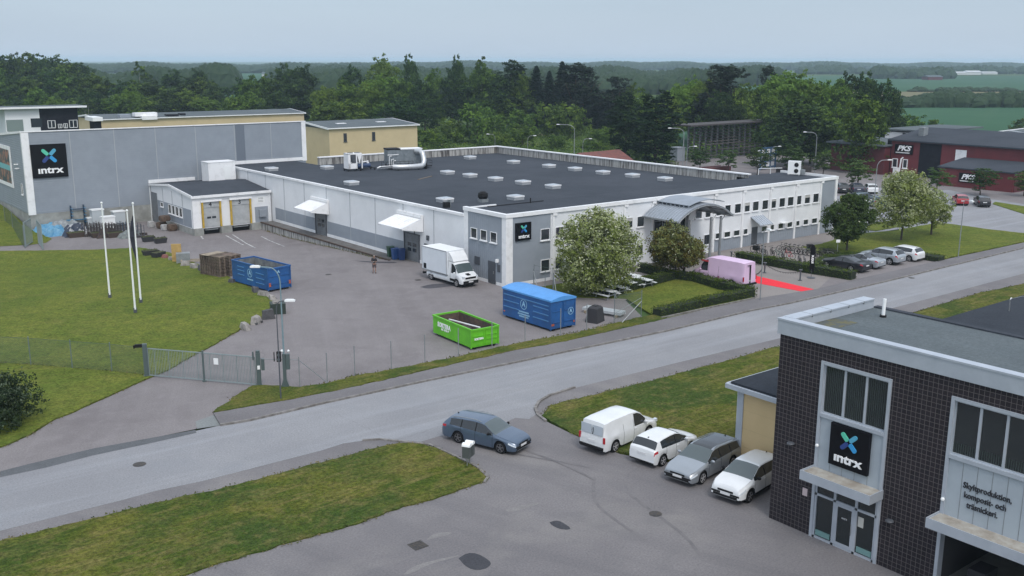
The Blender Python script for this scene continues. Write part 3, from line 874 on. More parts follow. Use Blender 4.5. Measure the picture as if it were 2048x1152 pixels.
# loading platform along the hall wall
g = MB()
g.prism([(53.6, 90.0), (MX - 0.08, 86.2), (MX - 0.08, 120.6), (53.6, 120.6)], -1.3, 0.02, 0)
g.build('loading_platform', mat('platform_concrete', (0.14, 0.135, 0.13), 0.9, col2=(0.09, 0.085, 0.08), scale=1.0), P)
g = MB(); g.box(53.5, 53.6, 90.0, 120.6, -1.3, -0.05); g.build('platform_face', STAINC, P)
g = MB(); g.box(53.42, 53.62, 88.8, 120.6, -0.06, 0.06); g.build('platform_edge', mat('rusty_steel', (0.10, 0.065, 0.045), 0.8, 0.3, col2=(0.05, 0.035, 0.03), scale=4), P)
# gates with canopies
SEC = mat('grey_sectional_door', (0.17, 0.185, 0.20), 0.5, col2=(0.13, 0.14, 0.15), scale=2)
def gate(y0, y1, z1, cy0, cy1, cz, proj):
    q = MB(); q.box(MX - 0.06, MX - 0.001, y0, y1, 0.03, z1)
    for k_ in range(1, 5): q.box(MX - 0.075, MX - 0.06, y0, y1, z1 * k_ / 5 - 0.015, z1 * k_ / 5 + 0.015)
    go = q.build('loading_gate', SEC, P)
    q = MB(); ym = (y0 + y1) / 2
    for a in (-0.5, 0.5):
        for z in (1.2, 1.75): q.box(MX - 0.09, MX - 0.06, ym + a - 0.33, ym + a + 0.33, z - 0.18, z + 0.18)
    q.build('window', GLASS, go)
    q = MB(); q.box(MX - 0.14, MX - 0.002, y1, y1 + 0.12, 0, z1 + 0.1); q.box(MX - 0.14, MX - 0.002, y0 - 0.12, y0, 0, z1 + 0.1); q.box(MX - .14, MX - .002, y0, y1, z1, z1 + .1); q.build('gate_frame', GREYD, go)
    # sloping roof with white ribs and side cheeks
    c = MB()
    zt, zf = cz, cz - 0.85
    x0, x1 = MX - proj, MX - 0.05
    c._add([(x1, cy0, zt), (x1, cy1, zt), (x0, cy1, zf), (x0, cy0, zf), (x1, cy0, zt - .06), (x1, cy1, zt - .06), (x0, cy1, zf - .06), (x0, cy0, zf - .06)], [(0, 1, 2, 3), (7, 6, 5, 4), (3, 2, 6, 7), (0, 3, 7, 4), (1, 5, 6, 2)])
    n = 9
    for k_ in range(n + 1):
        yy = cy0 + (cy1 - cy0) * k_ / n
        c._add([(x1, yy - .04, zt + .04), (x1, yy + .04, zt + .04), (x0, yy + .04, zf + .04), (x0, yy - .04, zf + .04), (x1, yy - .04, zt), (x1, yy + .04, zt), (x0, yy + .04, zf), (x0, yy - .04, zf)], [(0, 1, 2, 3), (0, 3, 7, 4), (1, 5, 6, 2), (3, 2, 6, 7)])
    for yy in (cy0 - 0.03, cy1 + 0.03):
        c._add([(x1, yy - .03, zt + .04), (x0, yy - .03, zf + .04), (x0, yy - .03, zf - .12), (x1, yy - .03, zf - .55), (x1, yy + .03, zt + .04), (x0, yy + .03, zf + .04), (x0, yy + .03, zf - .12), (x1, yy + .03, zf - .55)], [(0, 1, 2, 3), (7, 6, 5, 4), (0, 4, 5, 1), (1, 5, 6, 2), (2, 6, 7, 3)])
    c.box(MX - 0.3, MX - 0.01, cy0 - .05, cy1 + .05, zt, zt + 0.35)
    c.build('gate_canopy', TRIM, go)
gate(85.75, 88.45, 2.85, 85.0, 89.6, 4.75, 2.6)
gate(105.9, 108.5, 2.6, 105.2, 109.4, 4.1, 2.4)

# ================================================================= docking annex
DX, DY = 44.8, 120.8
an = thing('loading_annex', 'low white annex with two numbered dock doors between yellow buffers', 'building', (0, 0, 0))
m = MB()
m.extr([(120.8, -0.1), (135.95, -0.1), (135.95, 3.9), (128.5, 4.55), (120.8, 3.8)], 'x', DX, 45.0)
m.box(45.0, MX - 0.15, 135.6, 135.9, -0.9, 3.9)
m.box(45.0, MX - 0.15, DY, DY + 0.2, -0.12, 3.8)
m.box(45.0, MX - 0.15, DY + .2, 135.6, 3.5, 3.6)
m.build('wall', WHITE, an)
m = MB(); m.extr([(120.6, 3.86), (128.5, 4.6), (135.95, 3.98), (135.95, 4.1), (128.5, 4.74), (120.6, 4.0)], 'x', DX - 0.1, MX - 0.16)
m.build('roof', ROOF, an)
m = MB(); m.extr([(120.45, 3.75), (128.5, 4.55), (135.95, 3.9), (135.95, 4.16), (128.5, 4.82), (120.45, 4.1)], 'x', DX - 0.22, DX - 0.1)
m.box(DX - .1, MX - .16, 120.45, 120.6, 3.75, 4.06)
builds(m, 'fascia', TRIM, an)
m = MB(); m.box(DX - 0.02, DX + 0.3, DY + 0.5, 134.0, -0.95, -0.11); m.box(44.7, 45.9, 120.45, 121.2, -0.95, 0.0); m.box(48.2, 49.6, 120.45, 121.2, -0.95, 0.0); m.box(52.2, 53.5, 120.45, 121.2, -0.95, 0.0)
builds(m, 'concrete_base', CONC, an)
m = MB(); m.box(45.9, 48.2, 121.2, 121.4, -0.95, 0.0); m.box(49.6, 52.2, 121.2, 121.4, -0.95, 0.0); m.box(45.9, 52.2, 121.4, 121.5, -0.95, 0.0)
builds(m, 'dock_pit', BLACKM, an)
m = MB(); m.box(46.2, 47.9, 120.75, 121.15, -0.35, -0.25); m.box(49.9, 51.9, 120.75, 121.15, -0.35, -0.25); builds(m, 'dock_leveller', STEELM, an)
m = MB(); m.box(DX - 0.025, DX, 121.3, 133.4, 0.0, 2.25); m.build('grey_band', GREYC, an)
m = MB()
for y in (124.2, 127.8, 131.2): m.box(DX - 0.045, DX - .026, y - 0.05, y + 0.05, 0, 4.0)
m.build('joint_strips', JOINT, an)
m = MB(); m.box(DX - 0.08, DX - 0.004, DY - 0.05, DY + 0.45, -0.1, 3.75); m.box(DX - .08, 45.8, DY - .1, DY - .003, -.1, 3.75); builds(m, 'corner_strip', TRIM, an)
for y in (124.4, 125.7, 127.0, 128.3): window(an, 'W', DX - 0.026, y, y + 0.95, 0.95, 2.15)
window(an, 'W', DX - 0.026, 131.2, 132.2, 1.5, 2.1)
m = MB(); m.box(DX - 0.05, DX - 0.003, 133.5, 135.7, -0.9, 3.1); m.build('side_gate', SEC, an)
DOORW = mat('pale_sectional_door', (0.42, 0.44, 0.45), 0.5, col2=(0.33, 0.35, 0.36), scale=1.5)
for x0, x1, num in ((46.05, 48.15, '4'), (49.75, 52.15, '3')):
    q = MB(); q.box(x0, x1, DY - 0.05, DY - 0.003, 0.0, 3.15)
    for z in (0.5, 1.0, 1.5, 2.0, 2.5): q.box(x0, x1, DY - 0.06, DY - 0.05, z - 0.02, z + 0.02)
    d_ = q.build('dock_door', DOORW, an)
    q = MB(); q.box(x0 - 0.02, x1 + 0.02, DY - 0.12, DY - .06, 2.5, 3.2); q.build('top_flap', DOORW, d_)
    text(num, 0.75, LETB, d_, ((x0 + x1) / 2 - 0.1, DY - 0.13, 2.85), -PI / 2, 0.01, 0.02)
    if num == '4':
        q = MB()
        for a in (-0.32, 0.32): q.box((x0 + x1) / 2 + a - 0.26, (x0 + x1) / 2 + a + 0.26, DY - 0.075, DY - 0.06, 1.1, 1.35)
        q.build('window', GLASS, d_)
    for a, b in ((x0 - 0.2, x0), (x1, x1 + 0.2)):
        q = MB(); q.box(a, b, DY - 0.3, DY - 0.01, 0.0, 3.2); q.build('dock_buffer', YEL, d_)
    q = MB(); q.box(x0 - 0.3, x1 + 0.3, DY - 0.34, DY - 0.005, 3.21, 3.45); q.build('dock_hood', TRIM, d_)
m = MB(); m.box(52.9, 54.7, DY - 0.02, DY - 0.003, 0.0, 2.0); m.build('grey_panel', GREYC, an)
m = MB(); m.box(53.3, 54.3, DY - 0.03, DY - 0.004, 2.5, 3.3); nb = m.build('notice_board', PALE, an)
m = MB()
for z in (2.65, 2.8, 3.0, 3.12): m.box(53.4, 54.1, DY - 0.036, DY - 0.03, z - .02, z + .02)
m.build('notice_lines', GREYD, nb)
m = MB(); m.box(53.4, 54.3, DY - 0.35, DY - 0.02, 0.7, 1.6); m.build('electric_cabinet', GREYC, an)
m = MB(); m.cyl((54.9, DY - .12, 0), (54.9, DY - .12, 3.8), .05); m.cyl((DX - .15, 135.8, -.9), (DX - .15, 135.8, 3.9), .05); builds(m, 'downpipe', PALE, an)
m = MB(); m.box(51.0, 54.8, 130.8, 133.2, 4.2, 6.95); m.box(50.95, 54.85, 130.75, 133.25, 6.95, 7.03)
bxx = m.build('roof_housing', TRIM, an)
m = MB(); m.box(53.2, 54.1, 130.76, 130.8, 4.6, 6.4); m.build('hatch_door', PALE, bxx)

# ================================================================= grey warehouse
WX, WY = 29.5, 136.0
wh = thing('warehouse', 'tall windowless ribbed grey warehouse with white corner strip and concrete base', 'building', (0, 0, 0))
m = MB(); m.extr([(WY, 1.35), (172, 1.35), (172, 8.7), (WY, 11.55)], 'x', WX, 68.0); m.build('wall', GREYC, wh)
m = MB()
for k_ in range(34): m.box(WX - 0.02, 68.0, WY - 0.022, WY - 0.001, 1.5 + k_ * 0.295, 1.5 + k_ * 0.295 + 0.15)
for k_ in range(34): m.box(WX - 0.022, WX - 0.001, WY, min(172, WY + (9.9 - k_ * .295) / .0792), 1.5 + k_ * 0.295, 1.5 + k_ * 0.295 + 0.15)
m.build('wall_ribs', GREYC, wh)
m = MB(); m.box(WX + 0.03, 67.9, WY + 0.03, 171.9, -1.3, 1.35); m.box(WX + .02, 44.75, WY - 0.06, WY + .03, -1.3, 1.33); builds(m, 'concrete_base', CONC, wh)
m = MB(); m.extr([(WY, 11.56), (172, 8.71), (172, 8.78), (WY, 11.63)], 'x', WX, 68.0); m.build('roof', ROOF2, wh)
m = MB(); m.box(WX - 0.12, 68.15, WY - 0.12, WY + 0.2, 11.6, 11.72); m.extr([(WY + .3, 11.5), (172, 8.66), (172, 8.95), (WY + .3, 11.78)], 'x', WX - .12, WX - .003); builds(m, 'coping', TRIM, wh)
m = MB(); m.box(WX - 0.1, WX + 0.75, WY - 0.1, WY + 0.4, 1.25, 11.56); m.box(67.45, 68.12, WY - 0.1, WY + 0.4, 5.9, 11.56); m.box(MX + 0.25, 67.45, WY - .12, WY - .025, 5.99, 6.45)
m.box(DX - .2, 51, WY - .15, WY - .03, 4.2, 4.65)
builds(m, 'corner_strip', TRIM, wh)
each('joint_strip', JOINT, wh, [(x - 0.05, x + 0.05, WY - 0.05, WY - 0.023, 1.4, 11.56) for x in (35.1, 40.6, 46.0, 51.5, 57.1, 62.6)])
m = MB(); m.box(56.0 + 1.3, 58.6, WY - .06, WY - .024, 6.5, 11.5); m.build('darker_panel', mat('bluish_grey_cladding', (0.14, 0.165, 0.20), 0.5), wh)
for y, z in ((139.5, 7.4), (139.2, 6.9)):
    m = MB(); m.box(WX - 0.5, WX, y - 0.1, y + 0.1, z - 0.06, z + 0.06); m.build('wall_lamp', PALE, wh)
window(wh, 'W', WX, 138.2, 138.9, 3.6, 5.0)

# billboard round the corner
pb = thing('billboard', 'white framed photo poster high on the end wall of the grey warehouse', 'billboard', (WX, 150, 0))
m = MB(); m.box(-0.12, -0.025, -7.0, 7.0, 4.0, 9.4); m.build('frame', TRIM, pb)
m = MB(); m.box(-0.13, -0.12, -6.4, 6.4, 4.5, 8.9)
m.build('poster', mat('poster_print', (0.32, 0.16, 0.11), 0.5, col2=(0.05, 0.07, 0.08), scale=0.9, detail=2, lo=0.45, hi=0.52), pb)
m = MB(); m.box(-0.138, -0.13, -6.4, 6.4, 6.2, 6.9); m.build('poster_band', mat('turquoise_print', (0.16, 0.42, 0.44), 0.5), pb)

# ---------------------------------------------------------------- company signs
def petal(mb, cx, cz, ang, l0, l1, wd, y, th):
    """rounded bar in the x-z plane"""
    p = []
    n = 6
    for k_ in range(n + 1):
        a = -PI / 2 + PI * k_ / n; p.append((l1 - wd / 2 + wd / 2 * math.cos(a), wd / 2 * math.sin(a)))
    for k_ in range(3):
        a = PI / 2 + PI * k_ / 2; p.append((l0 + wd * .25 + wd / 4 * math.cos(a), wd / 2 * (math.sin(a))))
    ca, sa = math.cos(ang), math.sin(ang)
    q = [(cx + u * ca - v * sa, cz + u * sa + v * ca) for u, v in p]
    mb.extr(q, 'y', y - th, y)
PET = [mat('sign_green', (0.10, 0.52, 0.36), 0.3), mat('sign_light_blue', (0.09, 0.36, 0.52), 0.3), mat('sign_navy', (0.03, 0.06, 0.22), 0.3), mat('sign_blue', (0.04, 0.30, 0.62), 0.3)]
def company_sign(label, loc, rotz, wd, ht, big=True):
    s_ = thing('company_sign', label, 'sign', loc, rotz, 'black square company signs')
    q = MB(); q.box(-wd / 2, wd / 2, -0.16, 0, 0, ht); pn = q.build('panel', BLACK, s_)
    cz = ht * 0.655; L_ = ht * 0.27; wp = ht * 0.105
    for k_, a in enumerate((PI * .75, PI * .25, PI * 1.25, PI * 1.75)):
        q = MB(); petal(q, 0, cz, a, ht * 0.03, L_, wp, -0.161, 0.05); q.build('emblem_petal', PET[k_], s_)
    o = text('\u0131ntrx', ht * 0.29, LETW, s_, (0, -0.19, ht * 0.225), -PI / 2, 0.05, ht * 0.008, 1.0, width=wd * 0.72)
    return s_
company_sign('huge black square sign with coloured cross and white intrx on the tall grey warehouse', (32.4, WY - 0.06, 5.85), 0, 4.2, 4.2)
company_sign('small black square intrx sign on the grey corner panel of the white factory', (57.2, MY - 0.06, 4.25), 0, 1.8, 1.65)
# ================================================================= dark tiled building in the foreground
def tile_mat():
    m = bpy.data.materials.new('dark_square_tiles'); m.use_nodes = True
    t = m.node_tree; b = t.nodes['Principled BSDF']; nn, ll = t.nodes.new, t.links.new
    tc_ = nn('ShaderNodeTexCoord')
    sp = nn('ShaderNodeSeparateXYZ'); ll(tc_.outputs['Object'], sp.inputs[0])
    ad = nn('ShaderNodeMath'); ad.operation = 'ADD'; ll(sp.outputs[0], ad.inputs[0]); ll(sp.outputs[1], ad.inputs[1])
    cb = nn('ShaderNodeCombineXYZ'); ll(ad.outputs[0], cb.inputs[0]); ll(sp.outputs[2], cb.inputs[1])
    br = nn('ShaderNodeTexBrick')
    br.offset = 0.0; br.inputs['Scale'].default_value = 1.0
    br.inputs['Brick Width'].default_value = 0.2; br.inputs['Row Height'].default_value = 0.2
    br.inputs['Mortar Size'].default_value = 0.009; br.inputs['Mortar Smooth'].default_value = 0.1
    br.inputs['Color1'].default_value = (0.017, 0.0145, 0.018, 1); br.inputs['Color2'].default_value = (0.026, 0.021, 0.025, 1)
    br.inputs['Mortar'].default_value = (0.125, 0.11, 0.108, 1)
    ll(cb.outputs[0], br.inputs['Vector']); ll(br.outputs[0], b.inputs['Base Color'])
    no = nn('ShaderNodeTexNoise'); no.inputs['Scale'].default_value = 7; ll(tc_.outputs['Object'], no.inputs['Vector'])
    mr = nn('ShaderNodeMapRange'); mr.inputs[3].default_value = 0.5; mr.inputs[4].default_value = 0.75; b.inputs['Specular IOR Level'].default_value = 0.25; ll(no.outputs[0], mr.inputs[0]); ll(mr.outputs[0], b.inputs['Roughness'])
    bp = nn('ShaderNodeBump'); bp.inputs['Strength'].default_value = 0.5; bp.inputs['Distance'].default_value = 0.01; bp.invert = True
    ll(br.outputs['Fac'], bp.inputs['Height']); ll(bp.outputs[0], b.inputs['Normal'])
    return m
TILE = tile_mat()
PANEL = mat('grey_cladding_panel', (0.37, 0.42, 0.46), 0.5, col2=(0.33, 0.375, 0.415), scale=0.8)
FX, FY = 35.6, 26.1
fb = thing('workshop_building', 'two-storey building clad in dark square tiles with tall glazed bays', 'building', (FX, FY, 0))
BX = 42.4 - FX
VP = G(1766, 634, 9.05); VX, VY = VP.x - FX, VP.y - FY
bays = [(-5.5, -2.2), (-12.3, -8.0)]
m = MB()
def fwall(a, b, z0, z1): m.box(0, 0.3, a, b, z0, z1)
fwall(-2.2, 0, -0.1, 8.78); fwall(-8.0, -5.5, -0.1, 8.78); fwall(-22, -12.3, -0.1, 8.78)
for a, b in bays: fwall(a, b, 8.08, 8.78)
m.box(0.3, BX, -0.3, 0, -0.1, 8.78); m.box(BX - 0.3, BX, -22, -0.3, -0.1, 8.78); m.box(0.3, BX - .3, -22, -21.7, -0.1, 8.78)
m.build('tiled_wall', TILE, fb)
m = MB(); m.box(0.12, BX, -22, -0.12, 8.79, 9.05); m.build('roof', ROOF2, fb)
m = MB()
m.box(-0.09, 0.32, -22, 0.12, 8.79, 9.42); m.box(-0.12, -0.03, -22, 0.14, 9.42, 9.5); m.box(-0.03, 0.36, -22, 0.14, 9.43, 9.49)
m.box(0.33, BX - 0.3, -0.42, 0.12, 8.79, 9.42); m.box(0.33, BX - 0.3, -0.46, 0.15, 9.43, 9.5)
m.build('parapet', ALU, fb)
m = MB()
for x in (1.6, 3.0, 4.4, 5.6): m.box(x, x + 0.02, -0.47, 0.155, 9.36, 9.507)
builds(m, 'parapet_joints', STEELM, fb)
m = MB(); m.box(BX - .28, BX + 0.02, -22, -0.43, 9.05, 9.12); m.build('roof_edge', ROOF, fb)
m = MB(); m.cyl((VX, VY, 9.05), (VX, VY, 9.15), 0.15, n=12); vp_ = m.build('vent_pipe_collar', BLACKM, fb)
m = MB(); m.cyl((VX, VY, 9.15), (VX + .03, VY, 9.9), 0.08, n=12); m.build('vent_pipe', PALE, vp_)
m = MB(); m.box(0.35, 3.4, -1.6, -0.45, 9.052, 9.06); m.build('roof_moss', mat('moss', (0.12, 0.115, 0.06), 0.95, col2=(0.08, 0.09, 0.085), scale=2.5, lo=.4, hi=.55), fb)
m = MB(); m.box(0.5, BX - .3, -21.5, -.3, 2.95, 3.05); m.box(0.35, 0.5, -5.5, -2.2, 5.6, 5.7); m.build('inner_floor', CONC, fb)
m = MB(); m.box(0.31, BX - .3, -21.6, -.3, 0.0, 0.01); m.build('floor', CONC, fb)
def bay(a, b, panes, door):
    root = fb
    f = MB()
    # outer frame running the full height
    f.box(-0.06, 0.3, b - 0.14, b, 0, 8.08); f.box(-0.06, 0.3, a, a + 0.14, 0, 8.08); f.box(-0.06, 0.3, a + 0.14, b - 0.14, 7.94, 8.08)
    f.box(-0.08, 0.2, a + 0.14, b - 0.14, 5.62, 5.78)
    fo = f.build('bay_frame', ALU, root)
    # upper windows
    for k_ in range(panes):
        y0 = a + 0.14 + (b - a - 0.28) * k_ / panes; y1 = a + 0.14 + (b - a - 0.28) * (k_ + 1) / panes
        g = MB(); g.box(0.10, 0.12, y0 + 0.03, y1 - 0.03, 5.82, 7.92); wn = g.build('window', GLASSD, root)
        g = MB(); g.box(0.04, 0.14, y0, y0 + 0.05, 5.78, 7.94); g.box(0.04, 0.14, y1 - 0.05, y1, 5.78, 7.94); g.box(0.04, .14, y0 + .05, y1 - .05, 5.78, 5.84); g.box(0.04, .14, y0 + .05, y1 - .05, 7.88, 7.94); g.build('frame', ALU, wn)
        g = MB()
        for j in range(int((y1 - y0) / 0.09)): g.box(0.085, 0.098, y0 + 0.08 + j * 0.09, y0 + 0.12 + j * 0.09, 5.86, 7.88 if door else 6.25)
        g.build('blind', mat('vertical_blind', (0.022, 0.032, 0.030), 0.5, col2=(0.034, 0.046, 0.043), scale=1.0), wn)
    # cladding panel between window and canopy
    g = MB(); g.box(0.0, 0.25, a + 0.14, b - 0.14, 2.95, 5.61); pn = g.build('cladding_panel', PANEL, root)
    g = MB()
    n = round((b - a) / 0.62)
    for j in range(1, n): g.box(-0.006, 0.0, a + .14 + (b - a - .28) * j / n - 0.012, a + .14 + (b - a - .28) * j / n + 0.012, 2.95, 5.6)
    g.build('panel_seams', STEELM, pn)
    # canopy
    g = MB(); g.box(-0.95, -0.001, a, b, 2.95, 3.27); cn = g.build('canopy', ALU, root)
    g = MB(); g.box(-0.93, -0.02, a + .03, b - .03, 3.271, 3.275); g.build('canopy_top', mat('dirty_canopy_top', (0.40, 0.39, 0.35), 0.9, col2=(0.26, 0.23, 0.19), scale=1.5), cn)
    g = MB(); g.box(-0.99, -0.951, a - 0.04, b + 0.04, 2.93, 3.34); g.box(-0.951, -.001, b + .001, b + .04, 2.93, 3.34); g.box(-0.951, -.001, a - .04, a - .001, 2.93, 3.34); g.build('canopy_edge', ALU, cn)
    return fo
GLASSD = mat('dark_reflecting_glass', (0.014, 0.020, 0.022), 0.04, spec=0.8)
bay(-5.5, -2.2, 3, True)
bay(-12.3, -8.0, 4, False)
# glazed entrance
a, b = -5.36, -2.34
ws = [a, a + 0.98, a + 2.02, b]
g = MB()
for y in (a + 0.04, ws[1], ws[2], b - 0.04): g.box(-0.02, 0.14, y - 0.06, y + 0.06, 0, 2.94)
g.box(-0.02, 0.14, a, b, 2.0, 2.1); g.box(-0.02, 0.14, a, b, 0, 0.1); builds(g, 'entrance_frame', ALU, fb)
for k_ in (0, 2):
    g = MB(); g.box(0.05, 0.07, ws[k_] + 0.05, ws[k_ + 1] - 0.05, 0.1, 2.0); g.build('side_light', GLASSD, fb)
    g = MB(); g.box(-.005, 0.04, ws[k_] + 0.14, ws[k_ + 1] - 0.14, 0.16, 0.40); g.build('radiator', mat('radiator', (0.15, 0.27, 0.265), 0.4), fb)  # radiators inside the entrance, drawn as plates in front of the glass
for k_ in range(3):
    g = MB(); g.box(0.05, 0.07, ws[k_] + 0.05, ws[k_ + 1] - 0.05, 2.1, 2.94); g.build('top_light', GLASSD, fb)
g = MB(); g.box(0.0, 0.04, ws[1] + 0.06, ws[2] - 0.06, 0.1, 2.0); dr = g.build('door', GLASSD, fb)
g = MB()
for y0, y1, z0, z1 in ((ws[1] + .06, ws[1] + .18, .1, 2.), (ws[2] - .18, ws[2] - .06, .1, 2.), (ws[1] + .18, ws[2] - .18, .1, .24), (ws[1] + .18, ws[2] - .18, 1.88, 2.)): g.box(-0.03, 0.05, y0, y1, z0, z1)
builds(g, 'door_frame', ALU, dr)
g = MB(); g.tube([(-0.03, ws[1] + .14, .8), (-.08, ws[1] + .14, .85), (-.08, ws[1] + .14, 1.25), (-.03, ws[1] + .14, 1.3)], .015); g.build('handle', STEEL, dr)
text('\u0131ntrx', 0.14, LETW, dr, (-0.012, (ws[1] + ws[2]) / 2, 1.42), PI, 0.004)
g = MB(); g.box(0.035, 0.048, ws[0] + .62, ws[0] + .88, 1.3, 1.75); g.build('paper_notice', mat('paper', (.45, .45, .42), .8), fb)
# second bay: open gate with a dark workshop behind
g = MB(); g.box(0.0, 0.25, -12.16, -8.14, 2.6, 2.94); g.build('gate_header', ALU, fb)
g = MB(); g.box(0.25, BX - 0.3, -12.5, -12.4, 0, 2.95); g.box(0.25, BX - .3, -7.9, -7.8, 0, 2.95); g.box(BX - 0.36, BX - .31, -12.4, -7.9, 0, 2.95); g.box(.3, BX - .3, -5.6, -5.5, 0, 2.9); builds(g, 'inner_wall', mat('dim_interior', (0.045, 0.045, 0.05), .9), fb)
pl = thing('pallet', 'wooden pallet with wrapped goods inside the open workshop gate', 'pallet', (FX + 1.5, FY - 9.2, 0.01))
g = MB()
for k_ in range(5): g.box(-.6 + k_ * .27, -.5 + k_ * .27 + .06, -.4, .4, .1, .13)
for y in (-.35, 0, .35): g.box(-.6, .6, y - .05, y + .05, 0, .1)
g.build('deck', mat('pallet_wood', (0.30, 0.20, 0.11), .85, col2=(.2, .14, .08), scale=4), pl)
g = MB(); g.box(-.5, .5, -.35, .35, .13, .9); g.build('wrapped_goods', mat('dark_wrap', (.03, .03, .035), .4), pl)
# lettering on the cladding of the second bay, three lines
for k_, (tx, dy) in enumerate((('Skyltproduktion,', 0), ('komposit- och', 0.05), ('tr\u00e4snickeri.', 0.12))):
    text(tx, 0.34, LETB, fb, (-0.02, -9.72 + dy, 4.72 - k_ * 0.38), PI, 0.03, 0.004, width=(1.85, 1.6, 1.2)[k_])
for y, z, n_ in ((-1.0, 3.9, 'flood_light'), (-6.0, 2.1, 'wall_lamp')):
    g = MB(); g.ball((-.14, y, z + .08), .2, 10, 6, sc=(.9, .9, .35)); g.build(n_, GREYD, fb, smooth=True)
for y, z in ((-2.33, 4.3), (-8.1, 3.9)):
    g = MB(); g.ball((-0.12, y, z), 0.08, 8, 6); g.build('alarm_lamp', PALE, fb)
g = MB(); g.box(-0.02, -.002, -1.95, -1.7, 1.75, 2.1); g.build('small_plate', mat('sign_plate', (.55, .45, .45), .5), fb)
company_sign('large black square intrx sign above the glazed door of the dark tiled building', (FX - 0.02, 22.2, 3.72), -PI / 2, 1.85, 1.85)

# ---------------------------------------------------------------- yellow annex and low dark-roofed hall behind it
YELW = mat('yellow_cladding', (0.60, 0.45, 0.24), 0.7, col2=(0.56, 0.42, 0.22), scale=0.7)
ya = thing('yellow_annex', 'low yellow annex with dark flat roof beside the dark tiled building', 'building', (39.5, 26.4, 0))
m = MB(); m.box(0, 18.5, -0.28, 4.9, -0.1, 4.1); m.build('wall', YELW, ya)
m = MB()
for z in (1.0, 2.0, 3.0): m.box(-0.006, 0, -.2, 4.6, z, z + .012)
builds(m, 'wall_seams', mat('darker_yellow_seam', (.44, .34, .19), .8), ya)  # thin lines in a darker yellow mark the cladding seams
m = MB(); m.box(-0.04, 0.35, 4.55, 4.95, -0.1, 4.1); builds(m, 'corner_strip', ALU, ya)
m = MB(); m.box(-0.35, 18.8, -0.28, 5.3, 4.1, 4.22); m.build('soffit', ALU, ya)
m = MB(); m.box(-0.5, -.35, -0.28, 5.4, 4.08, 4.32); m.box(-.35, 18.8, 5.3, 5.45, 4.08, 4.32); builds(m, 'fascia', ALU, ya)
m = MB(); m.box(-0.3, 18.8, -0.28, 5.2, 4.22, 4.42); m.build('roof', ROOF3, ya)
LHY = G(1990, 607, 4.05).y - 4
lh = thing('low_hall', 'low hall with wide dark flat roof behind the dark tiled building', 'building', (58.4, 4, 0))
m = MB(); m.box(0, 60, 0, LHY - .2, -0.1, 3.9); m.build('wall', YELW, lh)
m = MB(); m.box(-0.2, 60.2, -0.2, LHY, 3.9, 4.05); m.build('roof', ROOF3, lh)
m = MB(); m.box(-15.9, 0, 6, 22.2, 3.9, 4.04); m.box(-15.9, -.01, 6, 22.1, -.1, 3.9); m.build('link_roof', ROOF3, lh)
for px, py, lab in ((1940, 660, 'small white roof hatch lying on the dark roof right of the tiled building'),):
    p = G(px, py, 4.1)
    hc = thing('roof_hatch', lab, 'roof hatch', (p.x, p.y, 4.06))
    m = MB(); m.box(-.35, .35, -.5, .5, 0, .12); m.build('curb', STEELM, hc)
    m = MB(); m.box(-.38, .38, -.53, .53, .12, .18); m.build('lid', PALE, hc)
p = G(2018, 622, 4.06)
vr = thing('cable_hoop', 'thin bent pipes with a cable hoop on the dark roof at the right edge', 'roof pipes', (p.x, p.y, 4.05))
for dx, dy in ((0, 0), (.9, -1.2)):
    m = MB(); m.tube([(dx, dy, 0), (dx, dy, .8), (dx + .1, dy, .9), (dx + .25, dy, .85)], .04); m.build('pipe', STEEL, vr)
m = MB(); m.tube([(0.1, 0, .85), (.6, -.5, 1.05), (1.2, -1.4, 1.0), (1.3, -2.2, .3)], .015, 4); m.build('cable', STEELM, vr)

# ================================================================= buildings beyond
BEIGE = mat('beige_cladding', (0.55, 0.45, 0.275), 0.75, col2=(0.50, 0.41, 0.25), scale=0.4)
REDC = mat('red_cladding', (0.145, 0.022, 0.026), 0.6, col2=(0.115, 0.018, 0.022), scale=0.5)
REDD = mat('darker_red_cladding', (0.09, 0.016, 0.02), 0.6)
DARK = mat('black_cladding', (0.012, 0.013, 0.018), 0.6, col2=(0.018, 0.019, 0.025), scale=0.6, spec=.1)
# beige shed with a shallow roof, behind the hall
bs = thing('beige_shed', 'plain beige hall with two small dark windows behind the white factory', 'building', (0, 0, 0))
x0, x1, y0, y1 = 90.5, 128.0, 172.0, 198.0
def beige(root, x0, x1, y0, y1, z, za, wins=()):
    m = MB(); m.box(x0, x1, y0, y1, -0.2, z); m.build('wall', BEIGE, root)
    m = MB(); ym = (y0 + y1) / 2
    m.extr([(y0 - .4, z), (ym, za), (y1 + .4, z), (y1 + .4, z + .15), (ym, za + .15), (y0 - .4, z + .15)], 'x', x0 - .3, x1 + .3)
    m.extr([(y0, z - .01), (y1, z - .01), (ym, za)], 'x', x0, x1)
    m.build('roof', ROOF2, root)
    m = MB(); m.box(x0 - .35, x1 + .35, y0 - .48, y0 - .4, z, z + .2); m.extr([(y0 - .4, z - .1), (ym, za - .1), (y1 + .4, z - .1), (y1 + .4, z + .22), (ym, za + .22), (y0 - .4, z + .22)], 'x', x0 - .4, x0 - .3)
    m.extr([(y0 - .4, z - .1), (ym, za - .1), (y1 + .4, z - .1), (y1 + .4, z + .22), (ym, za + .22), (y0 - .4, z + .22)], 'x', x1 + .3, x1 + .4)
    builds(m, 'fascia', TRIM, root)
beige(bs, 90.0, 109.6, 170.0, 190.0, 7.8, 8.6)
for x in (93.0, 99.2): window(bs, 'S', 170.0, x, x + 0.7, 5.3, 6.9, fr=GREYD)
m = MB(); m.box(93.2, 94.2, 169.9, 170, 0.3, 2.6); m.build('door', mat('red_door', (.18, .02, .02), .5), bs)
